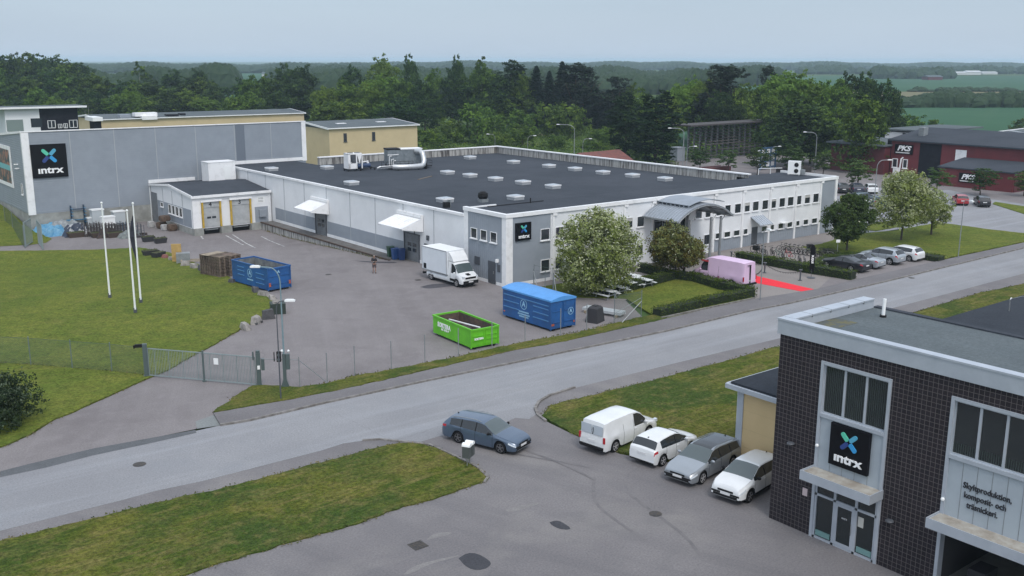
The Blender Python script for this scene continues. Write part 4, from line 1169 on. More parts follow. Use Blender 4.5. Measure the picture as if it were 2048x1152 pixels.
for x in (94.5, 103.5):
    m = MB(); m.box(x, x + 2.0, 175, 176.2, 8.1, 8.45); m.build('roof_light', TRIM, bs)
b2 = thing('long_beige_shed', 'long low beige building whose roof shows above the grey warehouse', 'building', (0, 0, 0))
beige(b2, 64.0, 112.0, 224.0, 240.0, 7.8, 8.5)
b3 = thing('grey_roof_shed', 'far shed whose grey roof shows between two beige halls', 'building', (0, 0, 0))
beige(b3, 110, 124, 212, 226, 5.4, 5.8)
# roof plant on the long beige building
rp = thing('ventilation_units', 'silver and black ventilation units on the long beige roof', 'ventilation unit', (0, 0, 0))
def at(px, py, y):
    """point on the vertical plane y = const seen at a pixel"""
    d = RT * ((px - 1024) / FPX) + DN * ((py - 576) / FPX) + _f
    t = y / d.y
    return Vector((d.x * t, y, EYE[2] + d.z * t))
def slab(root, name, m_, y, q, th=2.0):
    a_ = at(q[0], q[1], y); b_ = at(q[2], q[3], y)
    m = MB(); m.box(a_.x, b_.x, y, y + th, b_.z, a_.z); return m.build(name, m_, root)
slab(rp, 'silver_unit', TRIM, 224.5, (270, 226, 315, 232)); slab(rp, 'silver_unit', TRIM, 223.5, (284, 232.2, 315, 239)); slab(rp, 'grey_unit', GREYC, 225, (240, 230, 262, 240))
slab(rp, 'black_unit', DARK, 225, (335, 229, 358, 238)); slab(rp, 'black_unit', DARK, 226, (362, 227, 372, 239)); slab(rp, 'grey_unit', STEELM, 225, (320, 234, 334, 241))
# modern house, white and black
hs = thing('modern_house', 'flat-roofed house half white and half black beyond the grey warehouse', 'house', (0, 0, 0))
HY = 205
def hpan(name, m_, q, d=0.0, th=0.3): return slab(hs, name, m_, HY - d, q, th)
a_, b_ = at(8, 217, HY), at(165, 212, HY)
c_ = at(82, 262, HY)
m = MB(); m.box(a_.x, c_.x, HY, HY + 10, 0, a_.z - .1); m.build('white_wall', WHITE, hs)
m = MB(); m.box(c_.x, b_.x - 1.0, HY, HY + 10, 0, a_.z - .1); m.build('black_wall', DARK, hs)
m = MB(); m.box(a_.x - 3, b_.x + .5, HY - 1.0, HY + 6, a_.z - .1, a_.z + .2); m.build('roof', ROOF2, hs)
m = MB(); m.box(a_.x - 3, b_.x + .5, HY - 1.06, HY - 1.0, a_.z - .12, a_.z + .22); builds(m, 'fascia', TRIM, hs)
hpan('glass_wall', mat('curtained_glass', (.20, .25, .24), .2), (12, 240, 48, 262), 0.05, 0.05); 
for q in ((61, 237, 85, 254),): hpan('window', GLASS, q, .05, .05)
for q in ((95, 241, 111, 255), (138, 240, 155, 254), (116, 248, 124, 255), (127, 247, 135, 255)):
    w_ = hpan('window', GLASS, q, 0.06, 0.05)
    a1, b1 = at(q[0], q[1], HY), at(q[2], q[3], HY)
    f = MB()
    for u in (a1.x, b1.x, (a1.x + b1.x) / 2): f.box(u - .05, u + .05, HY - .12, HY - .06, b1.z, a1.z)
    f.box(a1.x, b1.x, HY - .12, HY - .06, b1.z - .1, b1.z); f.box(a1.x, b1.x, HY - .12, HY - .06, a1.z - .08, a1.z); f.build('frame', TRIM, w_)
sv = thing('delivery_truck', 'small white-roofed vehicle parked behind the warehouse near the house', 'truck', (0, 0, 0))
slab(sv, 'roof_box', PALE, 196, (185, 235, 206, 242), 5); slab(sv, 'dark_side', DARK, 197, (188, 242, 204, 262), 3)

# small hut with red tiled roof
TILER = mat('red_roof_tiles', (0.185, 0.058, 0.045), 0.8, col2=(0.105, 0.045, 0.04), scale=1.2, stretch=(1, 1, 1))
ht_ = thing('red_roofed_hut', 'small white hut with red tiled roof behind the factory parapet', 'hut', (0, 0, 0))
def hutp(px, py, z): return G(px, py, z)
a_ = hutp(1140, 309, 3.0); ridge0 = hutp(1158, 306, 4.6); ridge1 = hutp(1236, 299, 4.6)
_L = (G(1236, 299, 3.9) - G(1158, 306, 3.9)).length
m = MB(); m.box(0, _L, 0, 6, 0, 2.2); m.extr([(0, 2.2), (6, 2.2), (3, 3.7)], 'x', 0.02, _L - .02); m.build('wall', WHITE, ht_)
m = MB(); m.extr([(-.6, 1.95), (3, 3.72), (6.6, 1.95), (6.6, 2.15), (3, 3.92), (-.6, 2.15)], 'x', -.4, _L + .4); m.build('roof', TILER, ht_)
_a, _b = G(1158, 306, 3.9), G(1236, 299, 3.9); _h = math.atan2(_b.y - _a.y, _b.x - _a.x)
ht_.location = (_a.x + 3 * math.sin(_h), _a.y - 3 * math.cos(_h), 0)
ht_.rotation_euler = (0, 0, _h)

# timber racks with a roof over them
RUST = mat('weathered_steel', (0.075, 0.068, 0.066), 0.8, 0.2, col2=(0.045, 0.04, 0.04), scale=3)
WOODG = mat('stored_timber', (0.11, 0.10, 0.085), 0.85, col2=(0.06, 0.058, 0.052), scale=3)
rk = thing('timber_rack', 'tall open steel rack full of stacked bars behind the factory', 'rack', tuple(G(1375, 322)))
e1 = G(1560, 304)
dv = e1 - G(1375, 322); ln = dv.length; rk.rotation_euler = (0, 0, math.atan2(dv.y, dv.x))
hh = 7.2
for i in range(18):
    x = ln * i / 17
    u_ = MB().box(x - .16, x + .16, -0.15, 0.15, 0, hh).build('upright', STEELM, rk)
    m = MB(); m.box(x - .3, x + .3, -.1, .0, .3, .5)
    for k_ in range(11): m.box(x - .3, x + .3, -1.2, -.15, .6 + k_ * .6, .72 + k_ * .6)
    m.box(x - .05, x + .05, -.2, -.155, .3, hh); m.build('arms', RUST, u_)
for k_ in range(10):
    for j in range(3):
        if rnd.random() < (.8 if k_ < 6 else .3):
            x = rnd.uniform(0, ln * .7); MB().box(x, x + rnd.uniform(4, 14), -1.0 + j * .25, -.85 + j * .25, .73 + k_ * .6, .9 + k_ * .6).build('stored_bar', WOODG, rk)
m = MB(); m.box(-1.5, ln + 1, -1.8, 3.5, hh, hh + .3); m.build('rack_roof', RUST, rk)
for px, py, l_, h_, lab, mm in ((1420, 345, 12, .9, 'low stack of rusty red beams in the timber yard', mat('red_primer', (.12, .04, .04), .7)), (1600, 346, 7, 1.2, 'grey bundles of bars stacked in the timber yard', RUST)):
    p = G(px, py); t_ = thing('beam_stack', lab, 'beams', tuple(p)); m = MB()
    for k_ in range(6): m.box(-l_ / 2, l_ / 2, k_ * .5, k_ * .5 + .35, 0, h_ * rnd.uniform(.5, 1))
    m.build('beams', mm, t_)
p = G(1535, 338); br_ = thing('steel_rack', 'blue steel storage frame standing in the timber yard', 'rack', tuple(p), R(10))
BLUES = mat('blue_steel', (0.045, 0.11, 0.21), 0.5)
m = MB()
for x in (-3, -1, 1, 3): m.box(x - .12, x + .12, -.12, .12, 0, 4.2)
for z in (.4, 1.6, 2.9, 4.1): m.box(-3, 3, -.1, .1, z - .12, z + .12)
m.build('frame', BLUES, br_)
m = MB()
for z in (.5, 1.7, 3.0): m.box(-2.8, 2.8, .1, .8, z, z + .7)
m.build('white_panels', TRIM, br_)
p = G(1362, 322); st_ = thing('grey_silo_wall', 'grey steel tank standing left of the timber rack', 'tank', tuple(p))
m = MB(); m.box(-1.2, 1.2, 0, 2, 0, 2.7); m.box(-1.3, 1.3, -.1, 2.1, 2.7, 2.85); m.build('shell', GREYC, st_)

# red buildings on the right
def lin(px0, py0, px1, py1, z=0):
    a = G(px0, py0, z); b = G(px1, py1, z); return a, b
def logo(root, x, y0, z0, wd, ht, rt):
    """black board with white slanted letters and a line of small letters under them"""
    o = thing('shop_sign', rt, 'sign', (x, y0, z0), -PI / 2, 'black signs with white letters')
    m = MB(); m.box(-wd / 2, wd / 2, -.15, 0, 0, ht); m.build('panel', BLACK, o)
    text('PKS', ht * .72, LETW, o, (0, -.17, ht * .58), -PI / 2, .04, ht * .025, .95, width=wd * .78, shear=.3)
    m = MB()
    for k_ in range(14): m.box(-wd * .42 + k_ * wd * .055, -wd * .42 + k_ * wd * .055 + wd * .04, -.18, -.15, ht * .1, ht * .2)
    m.build('small_letter_line', LETW, o)
    return o
RX = 170.0
rb_ = thing('red_hall', 'long red and black clad warehouse with grey sloping roof', 'building', (0, 0, 0))
def yat(px, x=RX, z=3):
    d = RT * ((px - 1024) / FPX) + DN * ((330 - 576) / FPX) + _f
    return d.y * x / d.x
def zat(px, py, x=RX):
    d = RT * ((px - 1024) / FPX) + DN * ((py - 576) / FPX) + _f
    return EYE[2] + d.z * x / d.x
yA, yB, yC, yD = yat(1780), yat(1837), yat(1880), yat(2120)
m = MB(); m.box(RX, RX + 12, yC, yA, -.2, 6.3); m.box(RX, RX + 12, yD, yC - .02, -.2, 6.3); m.build('wall', REDC, rb_)
m = MB(); m.box(RX - .08, RX - .01, yC, yB, 0, 6.1); m.box(RX - .1, RX - .02, yA, yA + .8, -.1, 6.3); builds(m, 'black_gate_panel', DARK, rb_)
m = MB(); m._add([(RX - .5, yA + .6, 6.2), (RX - .5, yD, 6.2), (RX + 12.5, yD, 7.9), (RX + 12.5, yA + .6, 7.9), (RX - .5, yA + .6, 6.45), (RX - .5, yD, 6.45), (RX + 12.5, yD, 8.15), (RX + 12.5, yA + .6, 8.15)], [(0, 3, 2, 1), (4, 5, 6, 7), (0, 1, 5, 4), (1, 2, 6, 5), (2, 3, 7, 6), (3, 0, 4, 7)]); m.build('roof', ROOF, rb_)
m = MB(); m.box(RX - .06, RX - .01, yat(1931), yat(1909), 1.5, 5.4); m.build('white_strip', TRIM, rb_)
for a, b in ((1784, 1795), (1805, 1815)): window(rb_, 'W', RX, yat(b), yat(a), 1.3, 3.0, w=.15)
m = MB(); m.tube([(RX - .3, yat(1801), .5), (RX - .3, yat(1803), 3.0), (RX - .1, yat(1806), 3.3)], .14); m.box(RX - .9, RX - .1, yat(1800), yat(1792), .1, 1.4); m.build('heat_pump', TRIM, rb_)
m = MB(); m.box(RX + 4, RX + 5.5, yat(1818), yat(1808), 7, 8.6); m.build('chimney', STEELM, rb_)
logo(rb_, RX - .1, (yat(1788) + yat(1824)) / 2, 3.9, abs(yat(1788) - yat(1824)), 1.75, 'black sign with white PKS letters high on the long red hall')
r2 = thing('red_lean_to', 'low red shed with grey mono-pitch roof in front of the long red hall', 'building', (0, 0, 0))
LX = 161.5
yE, yF = yat(1880, LX), yat(2031, LX)
m = MB(); m.box(LX, RX - 0.12, yF, yE, -.2, 3.0); m.build('wall', REDC, r2)
m = MB(); m.box(LX + .2, RX - .12, yF - .1, yF, -.2, 3.1); m.build('gable_wall', REDD, r2)
m = MB(); m._add([(LX - .3, yE + .3, 3.0), (LX - .3, yF - .3, 3.0), (RX - .12, yF - .3, 4.0), (RX - .12, yE + .3, 4.0), (LX - .3, yE + .3, 3.2), (LX - .3, yF - .3, 3.2), (RX - .12, yF - .3, 4.2), (RX - .12, yE + .3, 4.2)], [(0, 3, 2, 1), (4, 5, 6, 7), (0, 1, 5, 4), (1, 2, 6, 5), (2, 3, 7, 6), (3, 0, 4, 7)]); m.build('roof', ROOF, r2)
logo(r2, LX - .03, (yat(1921, LX) + yat(1957, LX)) / 2, .9, abs(yat(1921, LX) - yat(1957, LX)), 1.55, 'lower black PKS sign on the red lean-to, partly behind a tree')
sh = thing('open_shed', 'open grey-roofed shed left of the long red hall among the trees', 'building', (0, 0, 0))
p = G(1660, 330); 
m = MB(); m.box(168, 182, yat(1782, 168) + 1.5, yat(1660, 168), -.1, 5.0); m.build('wall', REDD, sh)
m = MB(); m.box(167, 184, yat(1782, 168) + 1.2, yat(1655, 168), 5.2, 5.5); m.build('roof', ROOF2, sh)
gs = thing('grey_roofed_shed', 'pale shed with white gable and grey roof behind the red hall', 'building', (0, 0, 0))
m = MB(); m.box(190, 204, yat(1850, 190), yat(1765, 190), 0, 6.3); m.build('wall', TRIM, gs)
m = MB(); m.box(189.5, 212, yat(1850, 190), yat(1760, 190), 6.6, 6.9); m.build('roof', ROOF2, gs)
m = MB(); m.box(189.9, 190, yat(1850, 190), yat(1800, 190), 2, 6.2); m.build('dark_opening', DARK, gs)
bh = thing('big_dark_hall', 'very large hall with wide dark grey flat roof at the right edge', 'building', (0, 0, 0))
m = MB(); m.prism([tuple(q[:2]) for q in [G(1962, 268, 5.8), G(2040, 282, 5.8), G(2250, 290, 5.8), G(2250, 242, 5.8), G(2048, 258, 5.8)]], 0, 5.6); m.build('wall', DARK, bh)
m = MB(); m.prism([tuple(q[:2]) for q in [G(1958, 268, 5.8), G(2040, 283, 5.8), G(2250, 291, 5.8), G(2250, 241, 5.8), G(2048, 257, 5.8)]], 5.6, 5.85); m.build('roof', ROOF2, bh)
m = MB()
for q in (((1958, 268), (2048, 257)), ((2010, 277), (2100, 284)), ((2020, 261), (2060, 268))):
    a_, b_ = G(*q[0], 5.9), G(*q[1], 5.9); m.tube([a_, b_], .15, 4)
m.build('roof_trim', TRIM, bh)
# ================================================================= things on the factory roof
RZ = 5.99
GLZ = mat('skylight_dome', (0.38, 0.42, 0.46), 0.3, spec=0.4)
sk0 = thing('skylight', '', 'skylight', (0, 0, RZ), 0, 'skylights on the factory roof')
m = MB(); m.box(-.66, .66, -.66, .66, 0, .3); m.build('curb', mat('pale_curb', (.30, .32, .34), .6), sk0)
m = MB(); m.box(-.69, .69, -.69, .69, .3, .44); fr_ = m.build('rim', TRIM, sk0)
m = MB(); m.box(-.6, .6, -.6, .6, .442, .47); m.build('dome', GLZ, sk0)
skl = [(543, 339, 'skylight on the dark factory roof nearest the white roof housing'),
       (703, 367, 'skylight on the dark roof in front of the chiller, near the eave'),
       (654, 336, 'skylight on the dark roof left of the chiller'),
       (895, 346, 'skylight just right of the foot of the big silver duct'),
       (940, 352, 'second skylight to the right of the silver duct'),
       (991, 359, 'third skylight to the right of the silver duct'),
       (1046, 366, 'fourth skylight to the right of the silver duct'),
       (1106, 374, 'fifth skylight right of the duct, the rightmost of its row'),
       (1031, 396, 'skylight right of the black fan cowl at the front edge of the roof'),
       (890, 401, 'skylight left of the black fan cowl, nearest the yard'),
       (940, 316, 'far skylight right behind the duct, closest to the back parapet corner'),
       (1027, 325, 'second far skylight along the right parapet'),
       (1098, 333, 'third far skylight along the right parapet'),
       (1150, 339, 'fourth far skylight along the right parapet'),
       (1206, 346, 'fifth far skylight along the right parapet'),
       (1265, 352, 'sixth far skylight along the right parapet'),
       (1330, 359, 'last skylight along the right parapet, nearest the office front')]
for i, (px, py, lab) in enumerate(skl):
    p = G(px, py, RZ + .15)
    if i == 0: sk0.location = (p.x, p.y, RZ); sk0['label'] = lab
    else: dup(sk0, (p.x, p.y, RZ), 0, lab)
# black fan cowl, small vent, chimney
p = G(966, 404, RZ)
fc_ = thing('roof_fan', 'black round fan cowl near the front edge of the factory roof', 'roof fan', (p.x, p.y, RZ))
m = MB(); m.box(-.4, .4, -.4, .4, 0, .35); m.build('base', STEELM, fc_)
m = MB(); m.cyl((0, 0, .35), (0, 0, .6), .42, .55, 14); m.cyl((0, 0, .6), (0, 0, .95), .55, .5, 14); m.cyl((0, 0, .95), (0, 0, 1.12), .5, .22, 14); m.build('cowl', BLACKM, fc_)
p = G(893, 415, RZ)
v_ = thing('roof_vent', 'small black and silver vent box behind the eave near the black fan', 'roof vent', (p.x, p.y, RZ))
m = MB(); m.box(-.3, .3, -.25, .25, 0, .55); m.build('box', BLACKM, v_)
m = MB(); m.box(.3, .38, -.25, .25, 0, .75); m.build('side', STEEL, v_)
a_, b_ = G(975, 415, 6.6), G(1087, 403, 6.6)
cb_ = thing('cable_tray', 'thin black cable tray with a post across the front corner of the roof', 'cable tray', (0, 0, 0))
m = MB(); m.tube([(a_.x, a_.y, 6.68), (b_.x, b_.y, 6.68)], .05, 4); q = a_.lerp(b_, .76); m.cyl((q.x, q.y, 6.6), (q.x, q.y, 7.1), .06); m.build('tray', BLACKM, cb_)
# chiller: white frame with V coil, compressor, black sub-frame
p = G(696, 342, RZ)
ch = thing('chiller', 'white framed chiller with blue compressor on a black steel base on the roof', 'chiller', (p.x, p.y, RZ), R(-4))
DKB = mat('blue_compressor', (0.03, 0.055, 0.12), 0.45)
m = MB()
for x in (-.3, 2.4, 4.6): m.box(x - .06, x + .06, -.9, .9, .22, .36)
m.box(-.4, 5.0, -.9, -.78, .3, .4); m.box(-.4, 5.0, .78, .9, .3, .4)
for x in (-.3, 2, 4.7):
    for y in (-.8, .8): m.box(x - .07, x + .07, y - .07, y + .07, 0, .3)
m.build('sub_frame', BLACKM, ch)
m = MB(); m.box(-.3, .1, -.9, .9, .4, 2.9); m.box(-.3, 2.3, -.9, .9, 2.75, 2.95); m.box(1.15, 1.35, -.9, .9, .4, 2.75); m.box(2.2, 2.35, -.9, -.7, .4, 2.8); m.box(2.2, 2.35, .7, .9, .4, 2.8)
m.extr([(1.35, 2.75), (2.2, 2.75), (1.8, 1.2)], 'y', -.92, -.8); m.box(-.3, 1.2, -.9, -.82, .4, 1.3)
m.build('housing', TRIM, ch)
m = MB(); m._add([(.1, -.85, 2.7), (1.15, -.85, 2.7), (1.15, -.85, 1.3), (.7, -.85, 1.4), (.1, -.8, 2.7), (1.15, -.8, 2.7), (1.15, -.8, 1.3), (.7, -.8, 1.4)], [(0, 1, 2, 3), (7, 6, 5, 4)]); m.box(.1, 2.2, -.7, .7, 1.5, 2.7)
for x in (.5, 1.8): m.cyl((x, 0, 2.95), (x, 0, 3.02), .5, n=14)
m.build('coils', GREYD, ch)
m = MB(); m.cyl((1.6, -.3, .8), (4.0, -.3, .8), .38, n=12); m.cyl((1.7, .4, .8), (3.6, .4, .8), .3, n=12); m.build('compressor', DKB, ch)
m = MB(); m.tube([(2.6, -.3, 1.15), (2.7, -.3, 1.4), (3.3, -.3, 1.45), (3.8, -.3, 1.2)], .1, 6); m.cyl((3.6, -.3, 1.0), (3.6, -.3, 1.6), .16); m.build('pipes', TRIM, ch)
# air handling unit and big silver duct
p = G(778, 339, RZ)
ah = thing('air_handling_unit', 'long grey air handling unit on black steel legs behind the silver duct', 'ventilation unit', tuple(p[:2]) + (RZ,), R(-14))
AHM = mat('brushed_zinc', (0.17, 0.20, 0.22), 0.5, 0.5, col2=(0.25, 0.28, 0.30), scale=1.5)
m = MB(); m.box(0, 7.8, 0.6, 3.4, 1.0, 3.7)
for x in (1.9, 3.8, 5.6): m.box(x - .03, x + .03, 0.57, 3.4, 1.0, 3.7)
m.build('casing', AHM, ah)
m = MB(); m.box(-.1, 2.9, .5, 3.5, 3.7, 3.95); m.build('black_roof', BLACKM, ah)
m = MB(); m.box(2.9, 8.0, .5, 3.5, 3.7, 3.85); m.build('light_roof', TRIM, ah)
m = MB()
for x in (.3, 3, 5.5, 7.6):
    for y in (.7, 3.2): m.box(x - .1, x + .1, y - .1, y + .1, 0, 1.0)
m.box(-.3, 8.2, .6, .8, .5, .75); m.box(-.3, 8.2, -.5, .6, .45, .55)
for x in (-1.8, -.6, .4, 2.4, 4.4, 5.4, 8.6, 9.8): m.cyl((x, -.5, .3), (x, -.5, 1.5), .035, n=5)
m.tube([(-1.8, -.5, 1.5), (5.4, -.5, 1.5)], .035, 5); m.tube([(-1.8, -.5, 1.0), (5.4, -.5, 1.0)], .025, 5)
m.tube([(8.6, -.5, 1.5), (9.8, -.5, 1.5), (9.8, 2.5, 1.5)], .035, 5); m.tube([(8.6, -.5, 1.0), (9.8, -.5, 1.0), (9.8, 2.5, 1.0)], .025, 5); m.box(8.2, 9.8, -.5, 2.5, .35, .5)
m.build('legs_and_rail', BLACKM, ah)
m = MB()
for x, z in ((.2, 2.5), (.7, 1.9), (1.1, 1.6)): m.tube([(x, .2, .5), (x, .2, z), (x + .5, .2, z + .03), (x + .5, .7, z + .03)], .07, 6)
m.tube([(-.2, .2, 2.75), (2.3, .2, 2.8)], .07, 6); builds(m, 'white_pipes', TRIM, ah)
du = thing('silver_duct', 'fat silver air duct bent in a U beside the grey air unit', 'duct', (p.x, p.y, RZ), R(-14))
SILV = mat('silver_duct_metal', (0.55, 0.57, 0.58), 0.38, 0.55, col2=(0.46, 0.48, 0.49), scale=3)
m = MB(); m.tube([(0.3, -2.0, .65), (1.4, -2.6, .62), (3.0, -2.9, .62), (5.2, -2.8, .62), (6.6, -2.5, .65), (7.2, -2.2, .95), (7.45, -1.9, 1.6), (7.45, -1.5, 2.3), (7.4, -1.1, 3.0), (7.0, -.5, 3.35), (6.4, .6, 3.3)], [.5, .52, .52, .54, .56, .58, .58, .58, .58, .56, .52], 14)
m.build('duct', SILV, du, smooth=True)
m = MB()
for x, y, z in ((5.9, -2.65, .1), (3.4, -2.9, .05), (1.3, -2.6, .05), (7.9, -1.9, .9)): m.box(x - .15, x + .15, y - .3, y + .3, 0, z + .1)
m.box(7.6, 8.0, -2.2, -1.6, 0, 1.2)
builds(m, 'supports', BLACKM, du)
m = MB(); m._add([(-3.0, -1.0, .5), (-2.2, -1.5, .75), (1.4, -1.2, .8), (1.4, -.5, .8), (-2.2, -.4, .75), (-3.0, -.8, .5), (-3, -.9, .3), (1.4, -.9, .35)], [(0, 1, 2, 3, 4, 5), (0, 6, 7, 2, 1), (5, 4, 3, 7, 6)]); m.build('flat_duct', TRIM, du)
pl_ = G(850, 356, RZ)
wd_ = thing('plank', 'brown plank lying on the roof right of the silver duct foot', 'plank', (pl_.x, pl_.y, RZ), R(32))
m = MB(); m.box(-2, 2, -.12, .12, 0, .05); m.build('plank', mat('plank_wood', (.14, .11, .08), .9), wd_)
for q_ in (ah, du): q_.scale = (.62, .62, .7)
ch.scale = (.78, .8, .8)
# heat pump with two fans near the office roof corner
p = G(1588, 350, 6.6)
hp = thing('heat_pump', 'white heat pump with two round black fans on the office roof', 'heat pump', (p.x, p.y, 6.6), R(-62))
m = MB(); m.box(-.75, .75, -.35, .35, .12, 1.75); m.build('casing', PALE, hp)
for z in (.5, 1.25):
    m = MB(); m.cyl((.28, -.36, z + .05), (.28, -.39, z + .05), .27, n=16); m.build('fan', BLACKM, hp)
m = MB(); m.box(-.7, -.55, -.4, .4, 0, .12); m.box(.55, .7, -.4, .4, 0, .12); builds(m, 'feet', STEELM, hp)
m = MB(); m.box(.76, 1.3, -.2, .3, .12, .7); m.box(.9, .96, -.2, -.14, .1, 1.0); m.build('side_unit', STEELM, hp)
# ================================================================= vehicles
def paint(name, col, metal=0.0, rough=0.35):
    return mat(name, col, rough, metal, coat=0.6, col2=tuple(c * 0.9 for c in col[:3]), scale=0.8)
CARW = paint('white_car_paint', (0.72, 0.74, 0.75))
CARB = paint('slate_blue_car_paint', (0.085, 0.125, 0.185), 0.35)
CARS = paint('silver_car_paint', (0.34, 0.37, 0.40), 0.5)
CARG = paint('warm_grey_car_paint', (0.17, 0.165, 0.16), 0.5)
CARK = paint('black_car_paint', (0.012, 0.013, 0.018))
CARR = paint('red_car_paint', (0.33, 0.012, 0.02))
CARP = mat('pink_van_paint', (0.66, 0.49, 0.66), 0.4, col2=(0.62, 0.45, 0.62), scale=1.5)
CARD = paint('dark_teal_car_paint', (0.03, 0.075, 0.10), 0.3)
CGL = mat('car_window', (0.018, 0.022, 0.025), 0.06, spec=0.8)
WSG = mat('windscreen', (0.060, 0.082, 0.085), 0.05, spec=0.9)
TYRE = mat('tyre', (0.010, 0.010, 0.011), 0.85, spec=.15)
RIM = mat('alloy_rim', (0.42, 0.42, 0.43), 0.4, 0.3)
RIMD = mat('dark_rim', (0.13, 0.13, 0.14), 0.4, 0.3)
RED = mat('red_lamp_glass', (0.40, 0.02, 0.03), 0.2)
LAMP = mat('headlight_glass', (0.55, 0.60, 0.64), 0.12, spec=0.9)
PLATE = mat('number_plate', (0.62, 0.63, 0.64), 0.5)

def lerp(a, b, t): return a + (b - a) * t
def interp(k, x):
    if x >= k[0][0]: return k[0][1]
    for (x0, z0), (x1, z1) in zip(k[:-1], k[1:]):
        if x0 >= x >= x1: return lerp(z1, z0, (x - x1) / max(1e-6, x0 - x1))
    return k[-1][1]

def car(name, label, cat, L_, W, H, wb, prof, belt, glass, colour, wr=0.33, xf=None, roofw=0.72, rim=RIM, dark_low=False, wsx=None, rwx=None,
        pillars=(), doors=(), rails=None, roofm=None, group=None, sill=0.24, rear_glass=True, spokes=5, plate_r=True, tail=(0.55, 0.85), mirror=None, lamps='car', hoodw=.92, plate_f=True):
    """prof: (x, z) of the centre line from nose to tail; belt: (x, z) of the waist line;
    glass: side window ranges (x front, x rear); wsx: (foot, top) of the windscreen; rwx: (top, foot) of the rear window"""
    root = thing(name, label, cat, group=group)
    hl = L_ / 2
    xf = xf if xf is not None else wb / 2
    xr = xf - wb
    xs = set()
    x = hl
    while x > -hl: xs.add(round(x, 3)); x -= 0.14
    for a in (hl, hl - .04, hl - .12, hl - .24, -hl, -hl + .04, -hl + .12, -hl + .22): xs.add(round(a, 3))
    for c in (xf, xr):
        for k in range(-6, 7): xs.add(round(c + (wr + .07) * math.sin(k * PI / 12), 3))
    for p_ in prof: xs.add(round(p_[0], 3))
    for p_ in pillars: xs.add(round(p_ + .035, 3)); xs.add(round(p_ - .035, 3))
    for p_ in doors: xs.add(round(p_ + .012, 3)); xs.add(round(p_ - .012, 3))
    for g_ in glass: xs.add(round(g_[0], 3)); xs.add(round(g_[1], 3))
    if wsx: xs.add(round(wsx[0], 3)); xs.add(round(wsx[1], 3))
    if rwx: xs.add(round(rwx[0], 3)); xs.add(round(rwx[1], 3))
    xs = sorted(x for x in xs if -hl <= x <= hl)[::-1]
    o = [xs[0]]
    keep = {round(v, 3) for d_ in doors for v in (d_ - .012, d_ + .012)}
    for x in xs[1:]:
        if o[-1] - x > 0.03 or x in keep or o[-1] in keep: o.append(x)
    xs = o
    NR = 11
    rows = []
    for x in xs:
        zt = interp(prof, x); zb = min(interp(belt, x), zt - .03)
        df = hl - x; dr_ = x + hl
        k = 1.0
        if df < .55: k -= .16 * (1 - df / .55) ** 2
        if dr_ < .35: k -= .09 * (1 - dr_ / .35) ** 2
        w_ = W / 2 * k
        # how far up the cabin we are: narrower at the roof
        cab = max(0.0, min(1.0, (zt - zb) / (H - interp(belt, (xf + xr) / 2) + 1e-6)))
        wt = w_ * lerp(hoodw, roofw, cab)
        zs = sill
        for c in (xf, xr):
            a = wr + .07
            if abs(x - c) < a: zs = max(zs, wr + math.sqrt(a * a - (x - c) ** 2))
        zs = min(zs, zb - .12)
        if df < .1 or dr_ < .1: zs = max(zs, sill + .04)
        zm = lerp(zs, zb, .5)
        q = [(w_ * .96, zs), (w_ * .985, lerp(zs, zb, .16)), (w_, zm), (w_ * .995, lerp(zs, zb, .82)), (w_ * .965, zb),
             (lerp(w_ * .95, wt, .5), lerp(zb, zt, .46)), (lerp(w_ * .95, wt, .9), lerp(zb, zt, .86 if cab > .3 else .6)), (wt, zt - .035 * (1 if cab > .3 else .5)), (wt * .82, zt - .004), (wt * .45, zt + .012), (0, zt + .02)]
        rows.append(q)
    tags = {}
    def tagof(x, j):
        if x < -hl + .02 or x > hl - .02: pass
        if wsx and wsx[1] < x < wsx[0] and j >= 7: return 'windscreen'
        if rwx and rear_glass and rwx[1] < x < rwx[0] and j >= 7: return 'rear_window'
        if j in (4, 5):
            for a, b in glass:
                if b < x < a:
                    for p_ in pillars:
                        if abs(x - p_) < .036: return 'window_pillar'
                    return 'side_window'
        if lamps == 'car' and hl - .42 < x and j == 3: return 'headlight'
        if lamps == 'car' and x < -hl + .30 and j == 3: return 'tail_light'
        if j <= 4:
            for d_ in doors:
                if abs(x - d_) < .0125: return 'door_gap'
        if dark_low and j == 0: return 'sill_trim'
        if roofm and j >= 8 and wsx and rwx and rwx[0] < x < wsx[1]: return 'glass_roof'
        return 'body'
    parts = {}
    def addq(tg, vs, key=0):
        p_ = parts.setdefault((tg, key), MB()); p_._add(vs, [tuple(range(len(vs)))])
    for i in range(len(xs) - 1):
        xm = (xs[i] + xs[i + 1]) / 2
        for j in range(NR - 1):
            for s_ in (1, -1):
                a, b, c, d_ = (xs[i], s_ * rows[i][j][0], rows[i][j][1]), (xs[i + 1], s_ * rows[i + 1][j][0], rows[i + 1][j][1]), (xs[i + 1], s_ * rows[i + 1][j + 1][0], rows[i + 1][j + 1][1]), (xs[i], s_ * rows[i][j + 1][0], rows[i][j + 1][1])
                v = [a, b, c, d_] if s_ == 1 else [d_, c, b, a]
                if j == NR - 2: v = v
                tg = tagof(xm, j)
                addq(tg, v, (s_, sum(xm < p_ for p_ in (doors if tg == 'door_gap' else pillars)) if tg != 'door_gap' else round(xm, 1)) if tg in ('side_window', 'door_gap', 'headlight', 'tail_light', 'sill_trim', 'window_pillar') else 0)
        # underside
        addq('underbody', [(xs[i], rows[i][0][0], rows[i][0][1]), (xs[i], -rows[i][0][0], rows[i][0][1]), (xs[i + 1], -rows[i + 1][0][0], rows[i + 1][0][1]), (xs[i + 1], rows[i + 1][0][0], rows[i + 1][0][1])])
